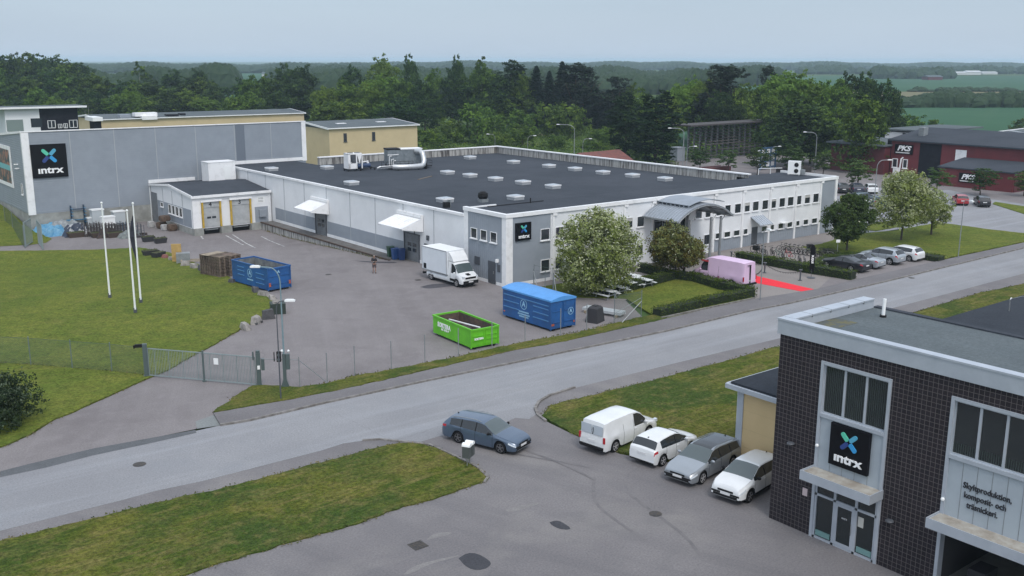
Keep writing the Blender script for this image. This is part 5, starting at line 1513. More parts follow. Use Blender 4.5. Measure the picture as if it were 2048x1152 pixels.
    for i, s2 in ((0, 1), (len(xs) - 1, -1)):
        for j in range(NR - 1):
            x = xs[i] ; q = rows[i]
            v = [(x, q[j][0], q[j][1]), (x, q[j + 1][0], q[j + 1][1]), (x, -q[j + 1][0], q[j + 1][1]), (x, -q[j][0], q[j][1])]
            if s2 == -1: v = v[::-1]
            if q[j + 1][0] == 0: v = [p_ for n_, p_ in enumerate(v) if n_ != 2]
            tg = 'body'
            if s2 == 1 and j == 0: tg = 'lower_grille'
            if s2 == 1 and j == 2: tg = 'grille'
            if s2 == -1 and j == 0: tg = 'rear_bumper'
            addq(tg, v)
    mats = {'body': colour, 'windscreen': WSG, 'rear_window': CGL, 'side_window': CGL, 'window_pillar': BLACKM, 'headlight': LAMP, 'tail_light': RED, 'door_gap': BLACKM,
            'sill_trim': BLACKM, 'underbody': BLACKM, 'lower_grille': BLACKM, 'grille': BLACKM, 'rear_bumper': BLACKM, 'glass_roof': roofm or CGL}
    bo = None
    for kk in [('body', 0)] + [t_ for t_ in parts if t_[0] != 'body']:
        tg = kk[0]
        p_ = parts[kk].build(tg, mats[tg], root, smooth=True, fix=False, sharp=28)
        if tg == 'body': bo = p_
    # wheels
    for cx in (xf, xr):
        for s_ in (1, -1):
            yo = s_ * (W / 2 - .03); yi = s_ * (W / 2 - .25)
            m = MB()
            m.cyl((cx, yi, wr), (cx, yo - s_ * .02, wr), wr, wr, 20); m.cyl((cx, yo - s_ * .02, wr), (cx, yo, wr), wr, wr * .93, 20)
            wo = m.build('wheel', TYRE, root)
            m = MB()
            yf = yo + s_ * .008
            n = 20; rr_, r2 = wr * .70, wr * .62
            vs = [(cx + r_ * math.cos(2 * PI * i / n), yf, wr + r_ * math.sin(2 * PI * i / n)) for r_ in (rr_, r2) for i in range(n)]
            m._add(vs, [(i, (i + 1) % n, n + (i + 1) % n, n + i) for i in range(n)])
            for k in range(spokes):
                a = 2 * PI * k / spokes + .3
                m.obox((cx + math.cos(a) * wr * .34, yf + s_ * .002, wr + math.sin(a) * wr * .34), (wr * .62, .02, wr * .16), Matrix.Rotation(-a, 3, 'Y'))
            m.cyl((cx, yf - s_ * .01, wr), (cx, yf + s_ * .02, wr), wr * .14, n=10)
            m.build('rim', rim, wo)
            m = MB(); m.cyl((cx, yi, wr), (cx, yi + s_ * .02, wr), wr + .05, n=18); m.build('wheel_well', BLACKM, root)
    # mirrors
    if wsx:
        mx = wsx[0] - .35 if mirror is None else mirror
        zb = interp(belt, mx)
        for s_ in (1, -1):
            m = MB(); m.ball((mx, s_ * (W / 2 + .07), zb + .1), .12, 10, 6, sc=(.55, 1, .7)); m.box(mx - .03, mx + .03, s_ * (W / 2 - .08), s_ * (W / 2 + .05), zb + .02, zb + .07)
            m.build('mirror', colour if rim is not RIMD else BLACKM, root, smooth=True)
    if lamps == 'car':
        zn = interp(prof, hl - .02)
        m = MB(); m.box(hl - .01, hl + .008, -.42, .42, zn - .13, zn - .03); m.build('grille', BLACKM, root)
        m = MB(); m.box(hl - .02, hl + .012, -W * .36, W * .36, sill + .06, sill + .19); gi = m.build('lower_intake', BLACKM, root)
        m = MB(); m.box(hl - .02, hl + .016, -W * .34, W * .34, sill + .04, sill + .06); m.build('intake_trim', STEEL, gi)
    # plates, bumpers, handles, badge
    zpl = sill + .2
    if plate_f:
        m = MB(); m.box(hl + .002, hl + .02, -.26, .26, zpl - .02, zpl + .1); m.build('number_plate', PLATE, root)
    if plate_r:
        zr = lerp(tail[0], tail[1], .35)
        m = MB(); m.box(-hl - .02, -hl - .002, -.26, .26, zr, zr + .12); m.build('number_plate', PLATE, root)
    for d_ in doors[:-1] if len(doors) > 1 else doors:
        for s_ in (1, -1):
            zb = interp(belt, d_)
            m = MB(); m.box(d_ + .06, d_ + .24, s_ * (W / 2 - .012), s_ * (W / 2 + .018), zb - .14, zb - .105); m.build('door_handle', colour, root)
    if rails:
        for s_ in (1, -1):
            y = s_ * W / 2 * roofw * .97
            m = MB(); n = 6
            m.tube([(lerp(rails[0], rails[1], t / n), y, interp(prof, lerp(rails[0], rails[1], t / n)) + (.045 if 0 < t < n else .0)) for t in range(n + 1)], .018, 5)
            m.build('roof_rail', STEEL if rails[2] else BLACKM, root)
    if lamps == 'car':
        m = MB(); xa = (rwx[0] + .12) if rwx else -hl + .6
        m._add([(xa + .1, 0, interp(prof, xa + .1) + .02), (xa - .03, .03, interp(prof, xa) + .015), (xa - .03, -.03, interp(prof, xa) + .015), (xa - .05, 0, interp(prof, xa) + .09)], [(0, 1, 3), (0, 3, 2), (1, 2, 3)])
        m.build('roof_aerial', BLACKM, root)
    root['_hl'] = hl; del root['_hl']
    return root

def put(o, wf=None, wrx=None, side=1, W=1.8, head=None, at_=None, xf=1.3, wb=2.65):
    """set a vehicle on the ground: from the pixels where its front and/or rear wheel on the visible side meets the ground
    (side = +1 when its left side is the visible one)"""
    if wf is not None and wrx is not None:
        a, b = G(*wf), G(*wrx); d = (a - b); d.z = 0; head = math.atan2(d.y, d.x); mid = None
        d = Vector((math.cos(head), math.sin(head), 0)); c = (a + b) / 2 - d * (xf - wb / 2)
    else:
        d = Vector((math.cos(head), math.sin(head), 0))
        if wf is not None: c = G(*wf) - d * xf
        elif wrx is not None: c = G(*wrx) + d * (wb - xf)
        else: c = G(*at_)
    n = Vector((-d.y, d.x, 0))
    if at_ is None: c = c - n * side * (W / 2 - .1)
    o.location = (c.x, c.y, hgt(c.x, c.y) + .006)
    o.rotation_euler = (0, 0, head)
    return o

def estate(name, label, colour, L_=4.8, W=1.82, H=1.47, **kw):
    h = L_ / 2
    a = dict(wb=2.77, xf=h - .93,
             prof=[(h, .62), (h - .06, .74), (h - .5, .86), (h - 1.15, .97), (h - 1.35, 1.0), (h - 1.95, H - .1), (h - 2.25, H - .02), (h - 2.8, H), (-h + 1.0, H - .06), (-h + .42, H - .12), (-h + .12, 1.05), (-h + .03, .95), (-h, .8)],
             belt=[(h, .55), (h - .5, .75), (h - 1.3, .90), (-h + .5, 1.0), (-h, .92)],
             glass=[(h - 1.45, -h + .55)], wsx=(h - 1.28, h - 2.12), rwx=(-h + .40, -h + .13), pillars=(h - 2.55, h - 3.5), doors=(h - 1.42, h - 2.55, h - 3.52),
             rails=(h - 2.3, -h + .6, True))
    a.update(kw)
    return car(name, label, 'car', L_, W, H, a.pop('wb'), a.pop('prof'), a.pop('belt'), a.pop('glass'), colour, **a)

def hatch(name, label, colour, L_=4.1, W=1.74, H=1.48, suv=0.0, **kw):
    h = L_ / 2
    a = dict(wb=L_ * .61, xf=h - .83, wr=.31 + suv * .3,
             prof=[(h, .62), (h - .06, .78 + suv), (h - .45, .90 + suv), (h - .95, 1.0 + suv), (h - 1.1, 1.03 + suv), (h - 1.75, H - .09), (h - 2.05, H - .01), (h - 2.5, H), (-h + .9, H - .04), (-h + .42, H - .11), (-h + .12, 1.02 + suv), (-h + .03, .93), (-h, .8)],
             belt=[(h, .55 + suv), (h - .45, .78 + suv), (h - 1.1, .92 + suv), (-h + .5, 1.0 + suv), (-h, .93 + suv)],
             glass=[(h - 1.2, -h + .62)], wsx=(h - 1.05, h - 1.9), rwx=(-h + .42, -h + .13), pillars=(h - 2.2,), doors=(h - 1.2, h - 2.2, h - 3.05), sill=.22 + suv * .4)
    a.update(kw)
    return car(name, label, 'car', L_, W, H, a.pop('wb'), a.pop('prof'), a.pop('belt'), a.pop('glass'), colour, **a)

def sedan(name, label, colour, L_=4.6, W=1.8, H=1.42, **kw):
    h = L_ / 2
    a = dict(wb=2.75, xf=h - .88,
             prof=[(h, .6), (h - .06, .72), (h - .5, .84), (h - 1.25, .95), (h - 1.4, .98), (h - 2.0, H - .1), (h - 2.3, H - .01), (h - 2.8, H), (-h + 1.75, H - .09), (-h + .95, 1.06), (-h + .6, 1.03), (-h + .08, .98), (-h, .82)],
             belt=[(h, .54), (h - .5, .74), (h - 1.35, .90), (-h + .5, .97), (-h, .9)],
             glass=[(h - 1.5, -h + 1.2)], wsx=(h - 1.33, h - 2.15), rwx=(-h + 1.72, -h + .98), pillars=(h - 2.6,), doors=(h - 1.5, h - 2.6, h - 3.5))
    a.update(kw)
    return car(name, label, 'car', L_, W, H, a.pop('wb'), a.pop('prof'), a.pop('belt'), a.pop('glass'), colour, **a)

c = estate('estate_car', 'slate blue estate car turning off the road into the forecourt', CARB, rim=RIMD)
put(c, (1005, 908), (914, 885), -1, 1.82, xf=2.4 - .93, wb=2.77)
# small white panel van
h = 2.44
c = car('panel_van', 'white panel van with closed sides, leftmost of the row by the grass', 'van', 4.88, 1.79, 1.83, 3.0,
        [(h, .66), (h - .06, .82), (h - .45, .96), (h - .9, 1.08), (h - 1.05, 1.12), (h - 1.62, 1.66), (h - 1.9, 1.78), (h - 2.4, 1.83), (-h + .8, 1.82), (-h + .16, 1.76), (-h + .05, 1.2), (-h, .8)],
        [(h, .6), (h - .5, .86), (h - 1.1, 1.0), (-h, 1.06)], [(h - 1.2, h - 2.25)], CARW, wr=.33, xf=h - .9, roofw=.80, wsx=(h - 1.0, h - 1.75), rwx=(-h + .15, -h + .06), rear_glass=False,
        doors=(h - 1.2, h - 2.3, h - 3.2), lamps='van', hoodw=.9)
m = MB(); m.box(-h - .01, -h + .015, -.72, -.03, 1.12, 1.62); m.box(-h - .01, -h + .015, .03, .72, 1.12, 1.62); m.build('rear_window', mat('pale_reflecting_glass', (.42, .47, .52), .15), c)
for s_ in (1, -1):
    m = MB(); m.box(-h - .02, -h + .05, s_ * .76, s_ * .875, .72, 1.05); m.build('tail_light', RED, c)
    m = MB(); m.box(h - .22, h - .02, s_ * .62, s_ * .80, .72, .88); m.build('headlight', LAMP, c)
m = MB(); m.box(-h - .08, -h + .0, -.8, .8, .36, .48); m.build('bumper_step', BLACKM, c)
m = MB(); m.tube([(-h - .02, -.05, 1.1), (-h - .04, -.12, 1.3), (-h - .02, -.1, 1.5)], .015); m.build('rear_wiper', BLACKM, c)
HX = None
a_, b_ = G(1229, 903), G(1278, 881)
hd = math.atan2((b_ - a_).y, (b_ - a_).x)
put(c, wrx=(1229, 904), side=-1, W=1.79, head=hd, xf=h - .9, wb=3.0)
c = hatch('hatchback', 'white hatchback parked nose to the grass, second from the left', CARW, L_=4.05)
put(c, wrx=(1324, 932), side=-1, W=1.74, head=hd - R(1), xf=4.05 / 2 - .83, wb=4.05 * .61)
c = estate('estate_car', 'silver grey estate car with dark glass roof parked facing the camera', CARS, L_=4.86, W=1.86, roofm=CGL)
put(c, wf=(1403, 968), side=1, W=1.86, head=hd + PI, xf=2.43 - .93, wb=2.77)
c = hatch('crossover', 'white crossover with black sills half hidden by the tiled building', CARW, L_=4.3, W=1.8, H=1.53, suv=.06, dark_low=True, rim=RIMD)
put(c, wf=(1497, 1005), side=1, W=1.8, head=hd + PI, xf=2.15 - .83, wb=4.3 * .61)

# parking bay right of the entrance
hA = PI / 2 + R(2)
c = sedan('coupe', 'black fastback car behind the hedge, leftmost of the four by the entrance', CARK, L_=4.9, H=1.40, W=1.9, roofw=.7)
put(c, at_=(1690, 538), head=hA)
SG = paint('light_silver_car_paint', (0.42, 0.46, 0.50), .4)
c = sedan('saloon_car', 'pale silver saloon car, second of the four parked by the entrance', SG, L_=4.5, W=1.75)
put(c, wrx=(1739, 538), side=1, W=1.75, head=hA, xf=2.25 - .88, wb=2.75)
c = hatch('suv', 'silver crossover with dark lower bumper, third of the four by the entrance', SG, L_=4.35, W=1.82, H=1.6, suv=.1, dark_low=True)
put(c, wrx=(1779, 530), side=1, W=1.82, head=hA, xf=2.175 - .83, wb=4.35 * .61)
c = hatch('hatchback', 'white hatchback, rightmost of the four cars parked by the entrance', CARW, L_=4.3, W=1.8)
put(c, wrx=(1818, 523), side=1, W=1.8, head=hA, xf=2.15 - .83, wb=4.3 * .61)
# cars further off
R60 = R(28)
c = hatch('hatchback', 'red hatchback parked by the far verge, seen from behind', CARR); put(c, at_=(1920, 408), head=R(38))
c = hatch('hatchback', 'black hatchback parked to the right of the red car', CARK, L_=4.3); put(c, at_=(1963, 411), head=R(38))
c = estate('estate_car', 'black estate car half hidden behind the right end of the white factory', CARK); put(c, at_=(1682, 384), head=R(45))
c = estate('estate_car', 'dark car with pale rear window beside the factory end', paint('midnight_car_paint', (.03, .035, .06))); put(c, at_=(1711, 384), head=R(45))
c = hatch('hatchback', 'white car partly behind the big flowering tree on the right', CARW); put(c, at_=(1740, 385), head=R(45))
c = estate('estate_car', 'dark teal car glimpsed between the two trees right of the factory', CARD); put(c, at_=(1726, 404), head=R(-8))
c = hatch('hatchback', 'dark blue car behind the trunk side of the big flowering tree', CARD); put(c, at_=(1757, 412), head=R(-8))
# pink van
h = 3.0
c = car('panel_van', 'pale pink long high-roofed panel van parked behind the hedge', 'van', 6.0, 1.95, 2.45, 3.7,
        [(h, .7), (h - .05, .95), (h - .5, 1.12), (h - .75, 1.25), (h - 1.35, 2.1), (h - 1.7, 2.36), (h - 2.2, 2.45), (-h + .5, 2.45), (-h + .08, 2.40), (-h + .03, 1.2), (-h, .6)],
        [(h, .65), (h - .5, 1.0), (h - .8, 1.12), (-h, 1.2)], [(h - 1.05, h - 1.85)], CARP, wr=.34, xf=h - .95, roofw=.86, wsx=(h - .75, h - 1.35), doors=(h - .95, h - 1.95, h - 3.1), lamps='van', sill=.32)
for s_ in (1, -1):
    m = MB(); m.box(-h - .01, -h + .1, s_ * .90, s_ * .985, .75, 1.15); m.build('tail_light', RED, c)
    m = MB(); m.box(h - .2, h - .02, s_ * .62, s_ * .82, .72, .95); m.build('headlight', LAMP, c)
    m = MB(); m.box(h - 3.25, h - 3.05, s_ * .96, s_ * .985, .6, .85); m.build('fuel_flap', mat('dark_pink', (.25, .08, .18), .5), c)
    m = MB(); m.box(h - 1.9, h - 1.1, s_ * .9, s_ * .935, 1.98, 2.12); m.build('red_window_top', mat('window_top_red', (.5, .05, .06), .4), c)  # plain red strip along the top of each cab side window
m = MB(); m.box(-h - .02, -h + .01, -.09, .09, .5, 2.2); m.box(-h - .03, -h + .01, -.09, .45, 2.15, 2.2); m.box(-h - .2, -h + .02, -.8, .8, .34, .5); m.build('rear_door_gap', BLACKM, c)
put(c, at_=(1446, 566), head=R(93))
# box truck: cab lofted like the vans, box body behind
h = 2.9
ct = car('box_truck', 'white box truck with roof fairing parked beside the grey corner of the factory', 'truck', 5.8, 2.0, 2.25, 4.0,
        [(h, .75), (h - .05, 1.05), (h - .5, 1.22), (h - .75, 1.33), (h - 1.3, 2.05), (h - 1.55, 2.22), (h - 2.1, 2.27), (h - 2.2, 2.27), (h - 2.22, .82), (-h, .8)],
        [(h, .7), (h - .5, 1.1), (h - .8, 1.2), (h - 2.2, 1.25), (h - 2.25, .7), (-h, .68)], [(h - 1.05, h - 1.75)], CARW, wr=.36, xf=h - .95, roofw=.84, wsx=(h - .75, h - 1.32), doors=(h - .95, h - 1.85), lamps='van', sill=.36, plate_r=False)
m = MB(); m.box(-h - .45, h - 2.28, -1.08, 1.08, .95, 3.15); bx_ = m.build('cargo_box', mat('white_box_panel', (.66, .70, .74), .5, col2=(.62, .66, .7), scale=1), ct)
m = MB()
for x in (-h - .45, h - 2.31):
    for y in (-1.1, 1.07): m.box(x - .01, x + .04, y, y + .03, .95, 3.17)
for y in (-1.1, 1.07): m.box(-h - .45, h - 2.28, y, y + .03, 3.12, 3.18); m.box(-h - .45, h - 2.28, y, y + .03, .9, 1.0)
builds(m, 'box_edge', STEEL, bx_)
m = MB(); m.box(-h - .45, h - 2.28, -1.07, 1.07, 3.151, 3.165); m.build('box_roof', PALE, bx_)
m = MB(); m.extr([(h - 2.26, 2.27), (h - 1.45, 2.28), (h - 1.75, 2.7), (h - 2.05, 3.0), (h - 2.26, 3.1)], 'y', -.86, .86)
m.build('roof_fairing', CARW, ct)
m = MB(); m.box(-h - .4, h - 2.3, -.5, .5, .55, .8); m.box(-h - .5, -h - .3, -1.0, 1.0, .45, .6); m.box(-h - .9, -h - .5, -.7, -.6, .5, .56)
m.build('chassis', BLACKM, ct)
m = MB(); m.box(h + .003, h + .05, -.85, .85, .36, .66); m.box(h + .003, h + .03, -.6, .6, .84, 1.0); m.box(h - 1.9, h - 1.0, -1.005, -.99, .5, .72); m.box(h - 1.9, h - 1.0, .99, 1.005, .5, .72); m.build('bumper_trim', BLACKM, ct)
m = MB(); m.box(h + .05, h + .06, -.26, .26, .5, .62); m.build('front_plate', PLATE, ct)
for s_ in (1, -1):
    m = MB(); m.box(h - .28, h - .03, s_ * .66, s_ * .86, .9, 1.08); m.build('headlight', LAMP, ct)
m = MB(); m._add([(h - .12, -.28, 1.16), (h - .12, .12, 1.16), (h - .5, .12, 1.262), (h - .5, -.28, 1.262)], [(0, 1, 2, 3)]); m.build('bonnet_sticker', BLACK, ct)
m = MB(); m.box(-h - .2, -h + .25, -1.085, -1.08, 1.05, 1.55); m.build('side_sticker', BLACK, bx_)
a_, b_ = G(912, 574), G(864, 561)
put(ct, (913, 574), (864, 560), -1, 2.0, xf=h - .95, wb=4.0)
# ================================================================= skips and containers
BLU = mat('blue_container_paint', (0.014, 0.098, 0.30), 0.45, col2=(0.015, 0.072, 0.21), scale=1.2)
BLUL = mat('light_blue_tarpaulin', (0.085, 0.30, 0.66), 0.5, col2=(0.07, 0.26, 0.58), scale=1.5, bump=.3, bscale=3)
GRN = mat('lime_green_paint', (0.13, 0.50, 0.018), 0.45, col2=(0.10, 0.40, 0.016), scale=1.4)
RUSTY = mat('rusty_inside', (0.13, 0.085, 0.065), 0.9, col2=(0.055, 0.045, 0.042), scale=2, bump=.4)
PALEB = mat('pale_blue_marking', (0.28, 0.50, 0.68), 0.5)
JUNKD = mat('dark_scrap', (0.035, 0.03, 0.032), 0.9, col2=(0.09, 0.06, 0.05), scale=4, bump=.5)
def rings(mb, cx, cy, cz, r, nx, th=0.045):
    n = 22
    p = [(cx + r * math.cos(2 * PI * i / n), cz + r * math.sin(2 * PI * i / n)) for i in range(n)]
    q = [(cx + (r - th) * math.cos(2 * PI * i / n), cz + (r - th) * math.sin(2 * PI * i / n)) for i in range(n)]
    for i in range(n):
        j = (i + 1) % n
        mb._add([(p[i][0], cy, p[i][1]), (p[j][0], cy, p[j][1]), (q[j][0], cy, q[j][1]), (q[i][0], cy, q[i][1])], [(0, 1, 2, 3)])
def skip(name, label, L_, W, H, m_, ribs=(), lidm=None, inm=None):
    """local frame: x from the door end (0) back to L_, y across, door end faces -x"""
    r_ = thing(name, label, 'container')
    z0 = .18
    m = MB(); t = .07
    m.box(0, L_, -W / 2, -W / 2 + t, z0, H); m.box(0, L_, W / 2 - t, W / 2, z0, H)
    m.box(L_ - t, L_, -W / 2 + t, W / 2 - t, z0, H); m.box(0, L_, -W / 2 + t, W / 2 - t, z0, z0 + .1)
    m.build('body', m_, r_)
    m = MB(); m.box(-.02, t, -W / 2 + t, W / 2 - t, z0 + .1, H - .02); d_ = m.build('rear_doors', m_, r_)
    m = MB(); m.box(-.08, L_ + .04, -W / 2 - .05, -W / 2 + .07, H, H + .12); m.box(-.08, L_ + .04, W / 2 - .07, W / 2 + .05, H, H + .12)
    m.box(-.08, .05, -W / 2 + .07, W / 2 - .07, H - .05, H + .08); m.box(L_ - .08, L_ + .04, -W / 2 + .07, W / 2 - .07, H, H + .12)
    for y in (-W / 2 - .03, W / 2 - .05): m.box(-.06, .08, y, y + .08, z0 - .05, H)
    m.build('rim', m_, r_)
    m = MB()
    for x0, x1, z in ribs:
        for s_ in (1, -1): m.box(x0, x1, s_ * W / 2, s_ * (W / 2 + .05), z, z + .07)
    if ribs: m.build('side_ribs', m_ if m_ is not BLU else PALEB2, r_)
    m = MB(); m.box(.05, L_, -W / 2 + .3, -W / 2 + .5, 0, z0); m.box(.05, L_, W / 2 - .5, W / 2 - .3, 0, z0)
    for s_ in (1, -1): m.cyl((.3, s_ * (W / 2 - .25), .1), (.3, s_ * (W / 2 - .1), .1), .1, n=8)
    m.build('skids', BLACKM, r_)
    m = MB()
    for s_ in (1, -1): m.box(-.06, -.02, s_ * .07 - .03, s_ * .07 + .03, z0 + .1, H - .05)
    for z in (z0 + .45, z0 + (H - z0) * .62): m.box(-.07, -.02, -W / 2 + .15, -.15, z, z + .06); m.box(-.07, -.02, .15, W / 2 - .15, z, z + .06)
    m.build('door_bars', m_, d_)
    if lidm:
        m = MB()
        n = 8; top = [(-W / 2 - .06 + (W + .12) * i / n, H + .13 + .22 * math.sin(PI * i / n)) for i in range(n + 1)]
        m.extr(top + [(W / 2 + .06, H + .0), (-W / 2 - .06, H + .0)], 'x', -.1, L_ + .06)
        m.build('tarpaulin', lidm, r_, smooth=True, sharp=50)
    else:
        m = MB(); m.box(t + .003, L_ - t - .003, -W / 2 + t + .002, -W / 2 + t + .02, z0 + .1, H); m.box(t + .003, L_ - t - .003, W / 2 - t - .02, W / 2 - t - .002, z0 + .1, H); m.box(L_ - t - .02, L_ - t - .002, -W / 2 + t, W / 2 - t, z0 + .1, H); m.box(t + .01, L_ - t, -W / 2 + t, W / 2 - t, z0 + .1, z0 + .25)
        m.build('inside', inm or RUSTY, r_)
    return r_
PALEB2 = mat('scuffed_blue_rib', (0.07, 0.20, 0.40), 0.5)
def orient(o, corner, back, W, side):
    """corner = pixel of the near bottom corner of the door end; back = pixel of the far bottom corner along the visible side (local side `side` = y sign)"""
    a, b = G(*corner), G(*back)
    d = b - a; d.z = 0; h_ = math.atan2(d.y, d.x)
    n = Vector((-math.sin(h_), math.cos(h_), 0))
    p = a - n * side * W / 2
    o.location = (p.x, p.y, a.z + .004); o.rotation_euler = (0, 0, h_)
def mark(root, L_, W, side, x, z, r, tm, lines):
    """ringed letter A and small marks on the side wall"""
    y = side * (W / 2 + .012)
    m = MB(); rings(m, 0, 0, 0, r, 0, r * .13); q = m.build('ring_mark', tm, root, fix=False); q.location = (x, y, z)
    fc = PI / 2 if side > 0 else -PI / 2
    text('A', r * 1.5, tm, root, (x, y, z + r * .02), fc, .01, r * .03)
    m = MB()
    for k_, (w_, dz) in enumerate(lines):
        n = max(4, int(w_ / .11))
        for i in range(n): m.box(x - w_ / 2 + i * w_ / n, x - w_ / 2 + i * w_ / n + w_ / n * .7, y - .005, y + .005, z - dz - .07, z - dz + .05)
    if lines: m.build('small_letter_line', tm, root)
# green skip
s1 = skip('green_skip', 'open lime green skip with white lettering and rusty scrap inside', 5.3, 2.4, 1.45, GRN, [])
orient(s1, (942, 701), (867, 669), 2.4, 1)
text('SORTERA', .48, LETW, s1, (3.7, 1.215, .98), PI / 2, .02, .02, width=1.85)
text('020 - 30 30 77', .2, LETW, s1, (3.55, 1.215, .68), PI / 2, .02, .006, width=1.1)
text('SORTERA', .2, LETW, s1, (-.075, .55, .78), PI, .02, .01, width=.8)
m = MB()
for k_ in range(16): m.obox((rnd.uniform(1.2, 4.5), rnd.uniform(-.7, .7), .62 + rnd.random() * .4), (rnd.uniform(.4, 1.5), rnd.uniform(.15, .6), rnd.uniform(.05, .35)), Matrix.Rotation(rnd.random() * 3, 3, 'Z') @ Matrix.Rotation(rnd.uniform(-.4, .4), 3, 'X'))
o = m.build('scrap_heap', JUNKD, None, label='dark scrap lying in the open green skip', cat='scrap'); o.location = s1.location; o.rotation_euler = s1.rotation_euler
m = MB(); m.obox((2.6, .1, 1.3), (3.4, .1, .07), Matrix.Rotation(.18, 3, 'Z')); m.obox((.9, .75, 1.15), (.06, .5, .05), Matrix.Rotation(.5, 3, 'X'))
o = m.build('metal_profile', TRIM, None, label='long white metal profile sticking up in the green skip', cat='metal profile'); o.location = s1.location; o.rotation_euler = s1.rotation_euler
# covered blue container
s2 = skip('blue_container', 'tall blue container closed with a bright blue tarpaulin', 6.0, 2.5, 2.35, BLU, [(.25, 2.1, .75), (.25, 2.1, 1.2), (.25, 2.1, 1.65), (3.9, 5.85, .95), (3.9, 5.85, 1.45), (.25, 5.85, 1.95)], BLUL)
orient(s2, (1101, 664), (1017, 637), 2.5, 1)
mark(s2, 6.0, 2.5, 1, 3.3, 1.55, .42, PALEB, [(1.25, .62), (1.5, .82), (1.2, 1.0)])
t_ = text('A', .42, PALEB, s2, (-.08, -.75, 1.4), PI, .01, .01)
m = MB(); n = 20
for i in range(n):
    a0_, a1_ = 2 * PI * i / n, 2 * PI * (i + 1) / n
    m._add([(-.075, -.75 + .3 * math.cos(a), 1.4 + .3 * math.sin(a)) for a in (a0_, a1_)] + [(-.075, -.75 + .26 * math.cos(a), 1.4 + .26 * math.sin(a)) for a in (a1_, a0_)], [(0, 1, 2, 3)])
m.build('ring_mark', PALEB, s2, fix=False)
m = MB()
for y in (1.0, 1.15, -1.1): m.box(-.09, -.06, y - .05, y + .05, .45, .6)
m.box(5.7, 5.85, 1.25, 1.29, .5, .6); builds(m, 'marker_lamps', mat('orange_marker', (.5, .12, .05), .4), s2)
# open blue container
s3 = skip('blue_container', 'open-topped blue container on the left beside the stacked pallets', 6.0, 2.4, 2.1, BLU, [(.6, 1.9, .6), (.6, 1.9, 1.05), (.6, 1.9, 1.5), (3.9, 5.0, .95), (3.9, 5.0, 1.35), (3.9, 5.0, 1.7)], inm=mat('scratched_inside', (.20, .21, .20), .8, col2=(.09, .10, .12), scale=1.5))
orient(s3, (537, 585), (469, 566), 2.4, 1)
mark(s3, 6.0, 2.4, 1, 2.95, 1.35, .40, PALEB, [(1.0, .6)])
t_ = text('A', .38, PALEB, s3, (-.08, .1, 1.75), PI, .01, .01)
m = MB()
for y in (1.05, -1.05):
    for z in (.5, .62, .74): m.box(-.09, -.06, y - .1, y + .1, z, z + .08)
builds(m, 'marker_lamps', mat('orange_marker', (.5, .12, .05), .4), s3)

ordn = ['first', 'second', 'third', 'fourth', 'fifth', 'sixth', 'seventh', 'eighth', 'ninth', 'tenth', 'eleventh', 'twelfth', 'thirteenth', 'fourteenth', 'fifteenth']
# ================================================================= pallets in stacks
WOOD = mat('pallet_board', (0.19, 0.145, 0.11), 0.9, col2=(0.095, 0.075, 0.06), scale=3, rand=.25)
WOODL = mat('light_board', (0.33, 0.28, 0.21), 0.9, col2=(0.24, 0.20, 0.15), scale=3)
pm = MB()
for k_ in range(5): pm.box(-.6, .6, -.4 + k_ * .175, -.4 + k_ * .175 + .10, .120, .144)
for x in (-.53, 0, .53): pm.box(x - .07, x + .07, -.4, .4, .098, .119)
for x in (-.53, 0, .53):
    for y in (-.33, 0, .33): pm.box(x - .07, x + .07, y - .06, y + .06, .022, .097)
for y in (-.33, 0, .33): pm.box(-.6, .6, y - .06, y + .06, 0, .021)
pme = pm.mesh('pallet', WOOD)
c0 = G(441, 556.5)
dirx = (G(467, 552) - c0).normalized(); diry = (G(405, 547) - c0).normalized(); diry = (diry - dirx * diry.dot(dirx)).normalized()
ang = math.atan2(dirx.y, dirx.x)
for i in range(2):
    for j in range(4):
        nn_ = 14 if not (i == 1 and j == 3) else 12
        for k_ in range(nn_):
            if (0 < k_ < nn_ - 1) and False: continue
            o = bpy.data.objects.new('pallet', pme); C.objects.link(o)
            q = c0 + dirx * (.62 + i * 1.24) + diry * (.45 + j * .9)
            o.location = (q.x + rnd.uniform(-.03, .03), q.y + rnd.uniform(-.03, .03), hgt(q.x, q.y) + .004 + k_ * .146)
            o.rotation_euler = (0, 0, ang + rnd.uniform(-.03, .03))
            tag(o, '%s pallet from the ground in the %s row, %s stack from the right' % (ordn[k_], ('near', 'far')[i], ordn[j]), 'pallet', 'wooden pallets stacked beside the open blue container')
q = c0 + dirx * .9 + diry * 2.6
o = MB().box(-1.1, 1.1, -.5, .5, 0, .03).box(-.9, .4, -.45, .1, .03, .06).build('board', WOODL, None, label='pale boards lying on top of the pallet stacks', cat='board'); o.location = (q.x, q.y, hgt(q.x, q.y) + 14 * .146 + .02); o.rotation_euler = (0, 0, ang + .2)

